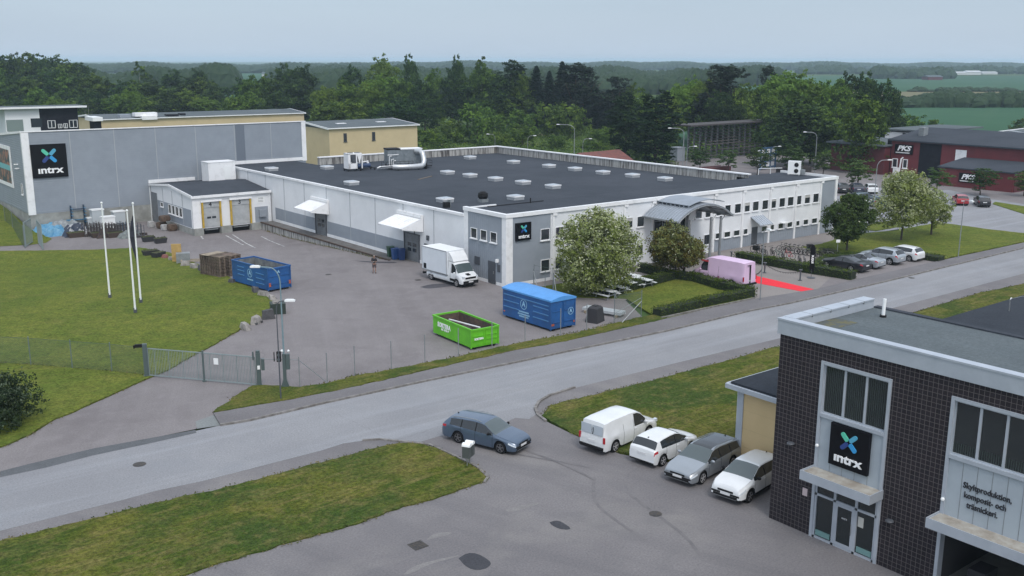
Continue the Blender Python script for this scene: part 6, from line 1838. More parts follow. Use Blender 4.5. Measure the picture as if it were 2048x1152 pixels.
# ================================================================= stones, planters and clutter along the yard
STONE = mat('rough_stone', (0.33, 0.31, 0.29), 0.95, col2=(0.17, 0.16, 0.15), scale=3, bump=.5)
STONED = mat('dark_stone', (0.085, 0.085, 0.09), 0.95, col2=(0.05, 0.05, 0.052), scale=3, bump=.5)
def stone(px, py, s, lab, m_=STONE, seed=0, blockish=True):
    rg = random.Random(seed + int(px)); p = G(px, py)
    s = tuple(v * .78 for v in s); m = MB(); m.box(-s[0] * .5, s[0] * .5, -s[1] * .5, s[1] * .5, 0, s[2])
    m.v = [(x * rg.uniform(.7, 1.05) * (1 if z == 0 else .72), y * rg.uniform(.7, 1.05) * (1 if z == 0 else .7), z * rg.uniform(.75, 1.1)) for x, y, z in m.v]
    for q_ in (-.3, .3): m.box(q_ * s[0] - .12, q_ * s[0] + .12, -s[1] * .54, -s[1] * .3, .0, .16, 1)
    o = m.build('boulder', (m_, STONED), label=lab, cat='boulder', group='boulders along the lawn edge')
    o.location = (p.x, p.y, p.z); o.rotation_euler = (0, 0, rg.random() * 3); return o
for i, (px, py, s, lab, mm) in enumerate([
    (490, 659, (1.5, .7, .7), 'pale concrete block at the lower end of the lawn edge, nearest the gate', STONE),
    (513, 647, (1.5, .7, .75), 'pale concrete block second from the gate end of the lawn edge', STONE),
    (536, 637, (1.5, 1.0, 1.0), 'dark boulder on the tip of the lawn', STONED),
    (545, 600, (1.2, .8, .6), 'flat pinkish stone on the lawn edge above the dark bin', STONE),
    (527, 592, (1.5, .8, .6), 'flat pale block just below the open blue container', STONE),
    (511, 585, (1.2, .8, .7), 'mossy stone at the corner of the open blue container', STONED),
    (402, 541, (1.6, .9, .9), 'grey stone directly left of the pallet stacks', STONED),
    (388, 537, (1.2, .9, .7), 'rounded pale stone second left of the pallet stacks', STONE),
    (371, 532, (1.3, .9, .7), 'pale rounded boulder below the grey crate', STONE),
    (345, 521, (1.2, .8, .6), 'low grey stone left of the yellow board', STONE),
    (330, 517, (1.0, .8, .6), 'small reddish stone right of the two dark planters', mat('red_stone', (.22, .09, .08), .9)),
    (465, 566, (1.0, .7, .6), 'brown stone between pallets and open blue container', STONED)]):
    stone(px, py, s, lab, mm, i)
PLB = mat('black_plastic_tub', (0.03, 0.03, 0.034), 0.7)
SOIL = mat('dry_soil_plants', (0.09, 0.075, 0.04), 0.95, col2=(0.04, 0.07, 0.02), scale=5, bump=.6)
pl0 = None
def planter(px, py, L_, W, lab, col=PLB, rot=0.0, hgt_=.6, group='dark plastic planter tubs'):
    p = G(px, py); o = thing('planter', lab, 'planter', (p.x, p.y, p.z), rot, group)
    m = MB()
    a, b = L_ / 2, W / 2
    vs = [(-a * .8, -b * .8, 0), (a * .8, -b * .8, 0), (a * .8, b * .8, 0), (-a * .8, b * .8, 0), (-a, -b, hgt_), (a, -b, hgt_), (a, b, hgt_), (-a, b, hgt_)]
    m._add(vs, [(3, 2, 1, 0), (4, 5, 6, 7), (0, 1, 5, 4), (1, 2, 6, 5), (2, 3, 7, 6), (3, 0, 4, 7)]); m.build('tub', col, o)
    m = MB()
    rg = random.Random(int(px))
    for i in range(60):
        x, y = rg.uniform(-a * .9, a * .9), rg.uniform(-b * .8, b * .8); h_ = rg.uniform(.05, .22)
        m._add([(x - .05, y, hgt_), (x + .05, y + .03, hgt_), (x + rg.uniform(-.1, .1), y, hgt_ + h_)], [(0, 1, 2)])
    m.box(-a * .92, a * .92, -b * .85, b * .85, hgt_, hgt_ + .03)
    m.build('plants', SOIL, o, fix=False)
    return o
planter(297, 483, 1.5, .8, 'low brown planter standing alone in the yard, left of a pair')
planter(321, 486, 1.5, .8, 'low brown planter standing alone in the yard, right of a pair')
planter(301, 511, 1.7, .9, 'dark planter on the lawn edge behind the right flagpole, left of two')
planter(317, 515, 1.5, .9, 'dark planter on the lawn edge behind the right flagpole, right of two', rot=.5)
for px, lab in ((152, 'round basket of plants at the left end of the junk row'), (198, 'round basket of plants in the middle of the junk row'), (230, 'round basket of plants at the right of the junk row')):
    planter(px, 474, 2.0, 1.2, lab, mat('wicker_brown', (.07, .05, .04), .9), 0, .6, 'round planted baskets in the junk row')
BINM = mat('dark_green_bin', (0.03, 0.045, 0.035), 0.6)
p = G(556, 626)
o = thing('salt_bin', 'dark green grit bin with pale rubble on top at the lawn tip', 'bin', (p.x, p.y, p.z), R(-20))
m = MB(); m.extr([(-.5, 0), (.5, 0), (.6, .9), (-.6, .9)], 'x', -.6, .6); m.build('bin_body', BINM, o)
m = MB(); m.ball((-.1, -.1, .95), .4, 8, 5, jit=.2, rg=rnd, sc=(1, 1, .7)); m.build('rubble', STONE, o)
# yellow board, crate, broken tub
YB = mat('yellow_board', (0.50, 0.33, 0.12), 0.8, col2=(.4, .27, .1), scale=3)
p = G(355, 524); o = MB().box(-.5, .5, -.06, .06, 0, 2.0).box(-.55, .55, -.1, -.06, .5, .6).build('board', YB, label='upright yellow wooden board on the lawn edge', cat='board'); o.location = p; o.rotation_euler = (R(6), 0, R(-30))
p = G(367, 526); o = thing('crate', 'grey steel mesh crate beside the yellow board', 'crate', p, R(-20))
m = MB(); m.box(-.7, .7, -.5, .5, .12, 1.1); m.build('crate_box', STEELM, o)
m = MB()
for x in (-.6, .6): m.box(x - .08, x + .08, -.5, .5, 0, .12)
builds(m, 'feet', STEELM, o)
p = G(390, 527); o = thing('frame_bench', 'pale wooden frame lying beside the pallets', 'frame', p, R(-25))
m = MB(); m.box(-1.4, 1.4, -.5, -.38, .3, .42); m.box(-1.4, 1.4, .38, .5, .3, .42); m.box(-1.4, -1.28, -.38, .38, .3, .42); m.box(1.28, 1.4, -.38, .38, .3, .42)
for x in (-1.3, 1.3):
    for y in (-.44, .44): m.box(x - .05, x + .05, y - .05, y + .05, 0, .3)
m.build('wood_frame', WOODL, o)
# bales by the annex
BR = mat('brown_sacks', (0.125, 0.08, 0.055), 0.9, col2=(0.07, 0.05, 0.035), scale=5, bump=.6)
BW = mat('white_sack', (0.42, 0.42, 0.41), 0.8, col2=(.3, .3, .3), scale=3, bump=.4)
for i, (x, y, z, s, mm, lab) in enumerate([(44.0, 126.3, 0, (1.3, 1.3, 1.1), BR, 'brown bale on the ground beside the annex wall, right one'), (43.3, 127.2, 0, (.9, .9, 1.0), BW, 'white big bag on the ground between the brown bales'),
        (43.6, 129.0, 0, (1.4, 1.3, 1.1), BR, 'brown bale on the ground beside the annex wall, rear one'), (43.7, 128.0, 1.05, (1.5, 1.4, .95), BR, 'brown bale lying on top of the others by the annex'), (42.7, 130.4, 0, (.9, .9, 1.1), BW, 'white big bag left of the brown bales')]):
    m = MB(); m.ball((0, 0, s[2] / 2), .5, 10, 8, sc=s, jit=.05, rg=rnd)
    m.v = [(max(-s[0] * .33, min(s[0] * .33, a)) * 1.25, max(-s[1] * .33, min(s[1] * .33, b)) * 1.25, max(s[2] * .1, min(s[2] * .85, c_)) - s[2] * .1) for a, b, c_ in m.v]
    o = m.build('bale', mm, label=lab, cat='bale', group='bales by the annex'); o.location = (x, y, -.9 + z)
# junk row along the warehouse: blue rack, tarpaulins, cages, white tents
def wpt(px, py, y=None): return G(px, py)
p = G(158, 456); o = thing('blue_cantilever_rack', 'tall blue steel rack with arms standing by the warehouse', 'rack', p)
m = MB()
for x in (-.8, .8): m.box(x - .08, x + .08, -.1, .1, 0, 3.0); m.box(x - .1, x + .1, -.9, .1, 0, .15)
for z in (1.0, 1.1, 2.4, 2.5): m.box(-.72, .72, -.05, .05, z, z + .06)
builds(m, 'uprights', mat('dark_blue_steel', (.02, .045, .08), .5), o)
m = MB()
for x in (-.8, .8):
    for z in (.8, 1.25, 1.7, 2.15, 2.6): m.box(x - .05, x + .05, -.95, -.1, z, z + .07)
m.box(-.75, .75, -.9, -.84, 1.2, 1.27); m.box(-1.6, -.9, -.6, -.5, .9, 1.3)
m.build('arms', mat('light_blue_steel', (.06, .19, .32), .5), o)
def tarp(px, py, s, col, lab, seed):
    rg = random.Random(seed); p = G(px, py); m = MB(); n = 9
    vs = []
    for j in range(n):
        for i in range(n):
            u, v = i / (n - 1) - .5, j / (n - 1) - .5
            e_ = max(abs(u), abs(v)) * 2
            vs.append((u * s[0], v * s[1], 0 if e_ > .99 else s[2] * (1 - e_ ** 3) * rg.uniform(.45, 1)))
    m._add(vs, [(j * n + i, j * n + i + 1, (j + 1) * n + i + 1, (j + 1) * n + i) for j in range(n - 1) for i in range(n - 1)])
    o = m.build('tarpaulin', col, label=lab, cat='tarpaulin', fix=False); o.location = (p.x, p.y, p.z + .01); return o
BT = mat('sky_blue_tarpaulin', (.05, .21, .38), .5, col2=(.13, .30, .42), scale=2)
tarp(100, 463, (4.5, 3, 1.3), BT, 'sky blue tarpaulin over junk, leftmost heap by the gate post', 1)
tarp(112, 470, (3.0, 2.4, 1.4), BT, 'second blue tarpaulin heap, a little right of the leftmost', 2)
tarp(130, 462, (5, 3, 1.6), mat('grey_tarpaulin', (.12, .14, .15), .7, col2=(.3, .32, .33), scale=1.5), 'grey and white tarpaulin heap left of the blue rack', 3)
tarp(155, 470, (3.6, 2.6, 1.6), mat('navy_tarpaulin', (.02, .03, .055), .6, col2=(.35, .36, .37), scale=1.0, lo=.5, hi=.56), 'navy and white heap of plastic in the junk row', 4)
tarp(215, 473, (3, 2, 1.2), mat('rusty_heap', (.07, .045, .04), .9, col2=(.02, .02, .02), scale=3), 'rusty scrap heap right of the blue rack', 5)
tarp(262, 474, (3, 2, 1.0), mat('grey_net', (.20, .23, .22), .8, col2=(.1, .11, .11), scale=3), 'pale grey net heap at the right end of the junk row', 6)
def cabinet(px, py, s, lab, mm=PALE, lid=True):
    p = G(px, py); o = thing('white_cabinet', lab, 'cabinet', p, R(3), 'white boxes in front of the warehouse')
    m = MB(); m.box(-s[0] / 2, s[0] / 2, -s[1] / 2, s[1] / 2, .15, s[2]); m.build('box', mm, o)
    m = MB(); m.box(-s[0] / 2 - .06, s[0] / 2 + .06, -s[1] / 2 - .06, s[1] / 2 + .06, s[2], s[2] + .15); m.build('lid', PALE, o)
    m = MB()
    for x in (-s[0] / 2 + .1, s[0] / 2 - .1): m.box(x - .06, x + .06, -s[1] / 2 + .05, s[1] / 2 - .05, 0, .15)
    builds(m, 'feet', STEELM, o)
PAN = mat('pale_panel', (.42, .46, .48), .5)
cabinet(183, 456, (.9, .5, 1.3), 'narrow white board standing left of the white boxes', PAN)
cabinet(196, 455, (1.5, 1.0, 2.3), 'tall grey-white box behind the left flagpole', PAN)
cabinet(217, 459, (1.5, 1.1, 1.6), 'large white box with rounded lid in front of the warehouse', PALE)
cabinet(238, 452, (1.5, 1.0, 1.9), 'open-fronted pale grey box, rightmost of the white boxes', PAN)
for i, (px, py, n_, w_, mm) in enumerate([(188, 471, 7, .35, RUST), (205, 472, 8, .35, RUST), (221, 473, 8, .35, RUST), (238, 472, 7, .35, RUST), (250, 470, 6, .35, mat('dark_blue_steel', (.02, .045, .08), .5)), (280, 474, 4, .4, GREYD)]):
    p = G(px, py); o = thing('stillage_cage', ('rusty', 'brown', 'dark', 'reddish', 'bluish', 'black')[i] + ' steel stillage cage ' + ('just right of the blue rack', 'in front of the tall grey-white box', 'left of the left flagpole foot line', 'behind the middle flagpole', 'right of the open pale box', 'at the right end of the row')[i], 'cage', p, 0, 'steel cages in the junk row')
    m = MB()
    for k_ in range(n_):
        for y in (-.5, .5): m.box(-n_ * w_ / 2 + k_ * w_ - .03, -n_ * w_ / 2 + k_ * w_ + .03, y - .03, y + .03, 0, 1.5 + (k_ % 3) * .12)
    for z in (.25, .8, 1.4):
        for y in (-.5, .5): m.box(-n_ * w_ / 2, n_ * w_ / 2 - w_, y - .025, y + .025, z, z + .05)
    m.build('bars', mm, o)
    m = MB(); m.box(-n_ * w_ / 2, n_ * w_ / 2 - w_, -.5, .5, .1, .2)
    for k_ in range(5): m.obox((rnd.uniform(-.8, .6), rnd.uniform(-.3, .3), .35), (rnd.uniform(.2, .6), .3, .3), rnd.random())
    m.build('contents', JUNKD, o)

# ================================================================= flagpoles, lamps, gate, fences
GALV = mat('grey_painted_steel', (0.175, 0.205, 0.215), 0.5, .3)
GATE = mat('gate_green_grey', (0.085, 0.115, 0.115), 0.5, .2)
GATEL = mat('gate_bar_grey', (0.22, 0.27, 0.275), 0.5, .2)
for (bx, by), (tx, ty), h_, lab, fl in (((220, 597), (195, 410), 8.4, 'white flagpole on the lawn, leftmost of three', False), ((271, 627), (251, 423), 8.5, 'white flagpole on the lawn with hanging dark flag, middle and nearest', False), ((282, 607), (265, 410), 8.6, 'white flagpole on the lawn, rightmost of three', True)):
    b_ = G(bx, by); o = thing('flagpole', lab, 'flagpole', b_, 0, 'white flagpoles on the lawn')
    m = MB(); m.cyl((0, 0, .35), (0, 0, h_), .085, .05, 12); m.build('pole', PALE, o)
    m = MB(); m.ball((0, 0, h_ + .07), .1, 10, 8); m.build('finial', PALE, o)
    m = MB(); m.box(-.13, .13, -.05, .05, 0, .5); m.cyl((0, 0, 0), (0, 0, .35), .09, n=8); m.build('foot', GREYD, o)
    if fl:
        m = MB()
        n = 10; vs = []
        for j in range(n + 1):
            z = h_ - .9 - j * 4.6 / n; ww = .12 + .42 * math.sin(PI * min(1, j / n * 1.2)) * (1 - .4 * j / n)
            vs += [(-_r.x * u_ * ww + .03 * (j % 2), -_r.y * u_ * ww + .05 * (j % 2), z - u_ * .1) for u_ in (.1, .55, 1)]
        m._add(vs, [(j * 3 + i, j * 3 + i + 1, (j + 1) * 3 + i + 1, (j + 1) * 3 + i) for j in range(n) for i in (0, 1)])
        m.build('furled_flag', mat('dark_flag', (.02, .022, .035), .8), o, fix=False)
def lamp(base, h_, arm, lab, mm=STEELM, head_=PALE, r=.07, curve=1.0):
    b_ = G(*base); o = thing('lamp_post', lab, 'lamp post', b_, 0, 'street lamps')
    n = 6; a = math.atan2(arm[1], arm[0]); l_ = math.hypot(*arm)
    p_ = [(0, 0, 0), (0, 0, h_ * .35)]
    c_ = [(l_ * .55 * (1 - math.cos(t / n * PI / 2)), h_ - curve + curve * math.sin(t / n * PI / 2)) for t in range(n + 1)]
    p_ += [(math.cos(a) * u, math.sin(a) * u, z) for u, z in c_] + [(math.cos(a) * l_, math.sin(a) * l_, h_ + .03)]
    m = MB(); m.tube(p_, [r, r] + [r * .65] * (n + 2), 8); m.build('pole', mm, o)
    m = MB(); x, y = math.cos(a) * (l_ + .3), math.sin(a) * (l_ + .3)
    m.obox((x, y, h_ + .04), (.62, .22, .1), Matrix.Rotation(a, 3, 'Z')); m.obox((x, y, h_ + .11), (.45, .16, .04), Matrix.Rotation(a, 3, 'Z')); m.build('lamp_head', head_, o)
    return o
rx_, ry_ = _r.x, _r.y                                     # unit vector pointing right across the view
lamp((571, 777), 7.9, (-rx_ * 1.2, -ry_ * 1.2), 'light blue-grey lamp post with arched arm to the left above the open blue container', mat('blue_grey_steel', (.17, .25, .28), .5), r=.06)
lamp((562, 801), 6.3, (rx_ * .55, ry_ * .55), 'dark slim lamp post with arm to the right on the grass verge by the gate', GREYD, r=.045, curve=.5)
for bs_, h_, ar, lab in (((1520, 602), 6.4, (-.2, -.5), 'slim street lamp beside the end of the pink van'), ((1916, 518), 6.3, (-.4, -.8), 'slim street lamp on the right lawn below the red car')):
    lamp(bs_, h_, ar, lab, STEELM, r=.05, curve=.3)
lamp((1148, 330), 8.0, (-3.0 * rx_, -3.0 * ry_), 'tall lamp post with arm behind the factory near the red-roofed hut', STEELM, r=.09)
lamp((1365, 345), 8.2, (-2.4 * rx_, -2.4 * ry_), 'tall lamp post with arm left of the timber rack', STEELM, r=.09)
lamp((1629, 345), 7.5, (-2.0 * rx_, -2.0 * ry_), 'tall lamp post with arm in front of the trees right of the timber rack', STEELM, r=.09)
lamp((1747, 420), 7.0, (1.4 * rx_, 1.4 * ry_), 'lamp post with white head in front of the red hall', STEELM, r=.07)
for bx, by, sx in ((1055, 322, 1), (990, 318, -1), (1372, 350, 1), (1540, 350, 1), (1165, 330, 1)):
    lamp((bx, by), 5.2, (1.2 * rx_ * sx, 1.2 * ry_ * sx), 'low lamp post, white head just above the parapet near %s' % {1055: 'the first bushes', 990: 'the parapet corner', 1372: 'the grey tank', 1540: 'the blue rack', 1165: 'the red-roofed hut'}[bx], STEELM, r=.06)
def sign_post(px, py, h_, sz, lab, mm=PALE):
    p = G(px, py); o = thing('sign_post', lab, 'sign', p, PI / 2 - YAW * 0 + R(-40) + PI / 2 + PI / 2)
    m = MB(); m.cyl((0, 0, 0), (0, 0, h_), .035, n=6); m.build('post', STEEL, o)
    m = MB(); m.box(-sz[0] / 2, sz[0] / 2, -.06, -.035, h_ - sz[1], h_); m.build('plate', mm, o)
    o.rotation_euler = (0, 0, -YAW)
sign_post(1674, 511, 1.75, (.42, .32), 'small white parking sign on a post above the four parked cars')
sign_post(1729, 420, 1.5, (.35, .3), 'tiny grey sign post left of the big flowering tree trunk')
sign_post(1739, 420, 1.5, (.35, .3), 'second tiny grey sign post left of the big flowering tree')

# gate between two posts
gp = [G(294, 753), G(409, 763), G(519, 773)]
def bar(m, a, b, r, n=4): m.cyl(a, b, r, n=n)
gt_ = thing('yard_gate', 'closed double steel gate of upright bars across the driveway', 'gate', (0, 0, 0))
for s_, (a_, b_) in enumerate(((gp[0], gp[1]), (gp[1], gp[2]))):
    m = MB(); d = (b_ - a_); n = 34
    a2 = a_ + d * (.05 if s_ == 0 else .01); b2 = a_ + d * (.985 if s_ == 0 else .94)
    for z in (.12, 1.95): m.cyl(a2 + Vector((0, 0, z)), b2 + Vector((0, 0, z)), .045, n=4)
    for k_ in range(n + 1):
        q = a2.lerp(b2, k_ / n); big = k_ in (0, n) or k_ % 9 == 4
        m.cyl(q + Vector((0, 0, .12)), q + Vector((0, 0, 1.95)), .035 if big else .017, n=4)
    lf = m.build('gate_leaf', GATEL, gt_)
    if s_ == 1:
        q = a2.lerp(b2, .24); o = MB().box(-.16, .16, -.03, .03, -.2, .2).build('plate', PALE, lf); o.location = (q.x, q.y - .04, 1.45); o.rotation_euler = (0, 0, math.atan2(d.y, d.x))
for i, (q, lab) in enumerate(((gp[0], 'left gate post carrying a black camera'), (gp[1], None), (gp[2], 'right gate post with control box'))):
    w_ = .14 if i != 1 else .06
    o = thing('gate_post', lab or 'slim centre post where both gate leaves meet', 'gate post', (q.x, q.y, 0), R(-20))
    m = MB(); m.box(-w_, w_, -w_, w_, 0, 2.25 if i != 1 else 2.1); m.build('post', GATE, o)
    m = MB(); m.box(-w_ - .06, w_ + .06, -w_ - .06, w_ + .06, 0, .1); m.build('foot_plate', GATE, o)
    if i == 0:
        m = MB(); m.box(-.6, -.15, -.12, .1, 2.05, 2.25); m.box(-.7, -.6, -.08, .06, 2.0, 2.2); m.build('camera', BLACKM, o)
    if i == 2:
        m = MB(); m.box(.18, .38, -.15, .15, 1.1, 1.85); m.cyl((-.3, 0, 1.8), (-.3, 0, 2.35), .05); m.cyl((0, 0, 2.25), (0, 0, 2.4), .13); m.build('control_box', GATE, o)
        m = MB(); m.box(-.08, .08, -.2, -.17, 1.2, 1.45); m.build('round_plate', PALE, o)
p = G(571, 777)
o = thing('traffic_signal', 'small black two-light traffic signal and steel cabinet beside the gate', 'traffic light', p, R(-35))
m = MB(); m.extr([(-.3, 0), (.3, 0), (.1, .6), (.1, 2.3), (-.1, 2.3), (-.1, .6)], 'y', -.08, .08); m.build('pillar', GATE, o)
m = MB(); m.box(-.42, -.16, -.25, -.05, 1.85, 2.5); m.box(-.62, -.58, -.15, 0, 1.85, 2.45); m.build('signal_box', BLACKM, o)
for z in (2.02, 2.32):
    m = MB(); m.cyl((-.29, -.25, z), (-.29, -.31, z), .09, n=12); m.build('lens', mat('grey_lens', (.10, .12, .12), .2), o)
m = MB(); m.box(.13, .35, -.12, .12, 1.3, 2.3); m.build('cabinet', GATE, o)
m = MB(); m.ball((-.1, 0, 2.5), .1, 8, 6); m.ball((.3, 0, 2.5), .08, 8, 6); m.build('camera', PALE, o)

def fence(name, lab, line, h_, cell, mm, posts=None, pr_=.035, pm_=STEELM, top=True, wire=.006, mesh=True, group=None):
    """chain-link fence: real diagonal wires between posts"""
    o = thing(name, lab, 'fence', (0, 0, 0), 0, group)
    line = [Vector(p) for p in line]
    for i, p in enumerate(posts or line):
        m = MB(); m.cyl((0, 0, 0), (0, 0, h_ + .12), pr_, n=6); q = m.build('post', pm_, o); q.location = p
    m = MB()
    for a, b in zip(line[:-1], line[1:]):
        d = b - a; n = max(2, int(d.length / cell)); st = d / n; k_ = int(h_ / cell)
        if mesh:
            for i in range(-k_, n):
                for s_ in (0, 1):
                    i0, j0, i1, j1 = i, 0, i + k_, k_
                    if i0 < 0: j0 = -i0; i0 = 0
                    if i1 > n: j1 -= i1 - n; i1 = n
                    if s_: j0, j1 = k_ - j0, k_ - j1
                    p = a + st * i0 + Vector((0, 0, j0 * h_ / k_ + .03)); q = a + st * i1 + Vector((0, 0, j1 * h_ / k_ + .03))
                    if (q - p).length > .05: m.cyl(p, q, wire, n=3, cap=False)
        if top: m.cyl(a + Vector((0, 0, h_)), b + Vector((0, 0, h_)), .012, n=4)
    if m.v: m.build('wire_mesh', mm, o, fix=False)
    return o
WIREG = mat('green_wire', (0.06, 0.095, 0.075), 0.6)
WIRES = mat('grey_wire', (0.16, 0.17, 0.18), 0.6)
fl_ = [G(-140, 722), G(-60, 726), G(-8, 728), G(62, 731), G(145, 738), G(224, 744), G(290, 752)]
fence('chain_link_fence', 'green chain-link fence on the lawn left of the gate', fl_, 1.95, .12, WIREG, pm_=mat('green_grey_post', (.13, .17, .16), .6))
pr_px = [(600, 777), (655, 768), (710, 753), (783, 742), (850, 728), (917, 714), (984, 700), (1050, 686), (1121, 671), (1173, 661), (1228, 646)]
fence('post_and_wire_fence', 'grey steel fence posts along the verge in front of the containers', [G(*q) for q in pr_px], 2.0, .2, WIRES, mesh=False, top=False)
o = thing('gate_rail', 'thin steel rail and slanting brace from the gate to the first fence post', 'rail', (0, 0, 0))
m = MB(); a_, b_, c_ = G(519, 773), G(600, 777), G(656, 769)
m.cyl(a_ + Vector((0, 0, 1.85)), b_ + Vector((0, 0, 1.9)), .025, n=5); m.cyl(b_ + Vector((0, 0, 1.9)), c_ + Vector((0, 0, .1)), .025, n=5); m.build('rail', STEELM, o)
# fence on the garden side: tall posts with braces and mesh
ga = [G(1228, 649), G(1282, 638)]
f2 = fence('corner_fence', 'chain-link fence with slanting struts at the corner of the garden', ga, 2.3, .14, WIREG, pm_=GALV)
a_, b_ = ga
m = MB(); m.cyl(b_ + Vector((0, 0, 1.5)), a_.lerp(b_, .25) + Vector((-.3, -.3, 0.05)), .035, n=5); m.cyl(b_ + Vector((0, 0, 1.8)), a_.lerp(b_, .1) + Vector((0, .6, .6)), .02, n=5); m.build('strut', STEEL, f2)
gb = [G(1228, 646), Vector((60.2, 62.6, 0)), Vector((58.8, 64.8, 0)), Vector((57.4, 67.0, 0)), Vector((57.0, 69.2, 0))]
fence('side_fence', 'chain-link fence running from the road back to the factory corner', gb, 2.2, .16, WIREG, pm_=GALV, mesh=False)
gx = [G(1067, 590), G(1090, 596), G(1107, 600)]
fence('braced_fence', 'short fence with long slanting braces behind the covered blue container', gx, 2.3, .2, WIRES, mesh=False, pm_=GALV)
m = MB()
for q, w_ in ((gx[0], G(1085, 622)), (gx[2], G(1118, 622))): m.cyl(q + Vector((0, 0, 2.2)), w_, .03, n=5)
m.build('brace', STEEL, bpy.data.objects['braced_fence'])
# fence and second gate on the far left by the bank
fence('chain_link_fence', 'chain-link fence climbing the grass bank at the far left', [G(12, 455), G(27, 468), G(50, 497)], 2.6, .3, WIREG, pm_=GALV)
g2_ = thing('side_gate', 'open grey steel gate leaf between posts at the far left of the yard', 'gate', (0, 0, 0))
for q0, q1 in (((52, 495), (66, 486)), ((86, 500), (77, 488))):
    a_, b_ = G(*q0), G(*q1); m = MB()
    for k_ in range(10):
        q = a_.lerp(b_, k_ / 9); m.cyl(q + Vector((0, 0, .1)), q + Vector((0, 0, 3.0)), .03 if k_ else .1, n=4)
    m.cyl(a_ + Vector((0, 0, 2.9)), b_ + Vector((0, 0, 2.9)), .05, n=4); m.cyl(a_ + Vector((0, 0, .2)), b_ + Vector((0, 0, .2)), .05, n=4)
    m.build('gate_leaf', GATEL, g2_)

# ================================================================= things round the yard and the entrance
p = G(937, 932)
o = thing('mailboxes', 'pair of grey letterboxes with rounded lids on a post at the island tip', 'mailbox', p, R(-60))
for i, y in enumerate((-.19, .19)):
    m = MB(); pr = [(-.16, 0), (.16, 0)] + [(.16 * math.cos(t * PI / 6), .62 + .16 * math.sin(t * PI / 6)) for t in range(7)]
    m.extr(pr, 'x', -.2, .2); m.v = [(x, yy + y, z + .55) for x, yy, z in m.v]; q = m.build('letterbox', mat('dark_letterbox', (.07, .08, .08), .5), o)
    m = MB(); pr = [(.17 * math.cos(t * PI / 6), .62 + .17 * math.sin(t * PI / 6)) for t in range(7)] + [(-.1, .60), (.1, .60)]
    m.extr(pr, 'x', -.22, .22); m.v = [(x, yy + y, z + .555) for x, yy, z in m.v]; m.build('lid', PALE, q)
m = MB()
for y in (-.15, .15): m.cyl((0, y, 0), (0, y, .6), .03)
m.build('posts', STEEL, o)
wb0 = None
for i, (px, py, mm, lab) in enumerate(((781, 515, mat('green_bin', (.03, .08, .045), .5), 'green wheelie bin behind the blue ones near gate one'), (790, 519, mat('blue_bin', (.02, .07, .22), .5), 'blue wheelie bin, left of the two beside gate one'), (803, 520, mat('darker_blue_bin', (.015, .045, .15), .5), 'darker blue wheelie bin, right of the two beside gate one'))):
    p = G(px, py); o = thing('wheelie_bin', lab, 'bin', p, R(-10), 'wheelie bins')
    m = MB(); m._add([(-.25, -.3, .05), (.25, -.3, .05), (.25, .25, .05), (-.25, .25, .05), (-.31, -.38, 1.15), (.31, -.38, 1.15), (.31, .34, 1.15), (-.31, .34, 1.15)], [(3, 2, 1, 0), (4, 5, 6, 7), (0, 1, 5, 4), (1, 2, 6, 5), (2, 3, 7, 6), (3, 0, 4, 7)]); m.build('bin_body', mm, o)
    m = MB(); m.extr([(-.42, 1.15), (.38, 1.15), (.38, 1.2), (0, 1.28), (-.42, 1.2)], 'x', -.33, .33); m.build('lid', mm, o)
    m = MB(); m.cyl((-.3, .25, .1), (-.24, .25, .1), .1, n=10); m.cyl((.24, .25, .1), (.3, .25, .1), .1, n=10); builds(m, 'wheel', RUBBER, o)
p = G(1190, 643)
o = thing('compost_bin', 'black tapered plastic bin beside the stack of pale steel beams', 'bin', p, R(20))
m = MB(); m._add([(-.65, -.55, 0), (.65, -.55, 0), (.65, .55, 0), (-.65, .55, 0), (-.52, -.42, 1.15), (.52, -.42, 1.15), (.52, .42, 1.15), (-.52, .42, 1.15), (-.35, -.3, 1.3), (.35, -.3, 1.3), (.35, .3, 1.3), (-.35, .3, 1.3)], [(3, 2, 1, 0), (8, 9, 10, 11), (0, 1, 5, 4), (1, 2, 6, 5), (2, 3, 7, 6), (3, 0, 4, 7), (4, 5, 9, 8), (5, 6, 10, 9), (6, 7, 11, 10), (7, 4, 8, 11)]); m.build('bin_body', PLB, o)
m = MB(); m.box(-.2, .2, -.2, .2, 1.3, 1.36); m.build('hatch', PLB, o)
a_, b_ = G(1170, 622), G(1246, 634)
d = b_ - a_; p = a_.lerp(b_, .5)
bmt = mat('pale_steel_beam', (.50, .54, .56), .45, .2)
for i, (off, lab) in enumerate(((-.35, 'front'), (0, 'middle'), (.35, 'rear'))):
    o = MB().box(-d.length / 2, d.length / 2, off - .13, off + .13, .2, .42).build('steel_beam', bmt, label=lab + ' one of three pale beams lying side by side behind the black bin', cat='beam', group='pale steel beams on the ground')
    o.location = (p.x, p.y, .01); o.rotation_euler = (0, 0, math.atan2(d.y, d.x))
for i, t_ in enumerate((.1, .9)):
    q = a_.lerp(b_, t_); o = MB().box(-.08, .08, -.7, .7, 0, .19).build('bearer', WOODL, label=('left', 'right')[i] + ' timber bearer under the pale steel beams', cat='timber', group='bearers under the beams'); o.location = (q.x, q.y, .01); o.rotation_euler = (0, 0, math.atan2(d.y, d.x))
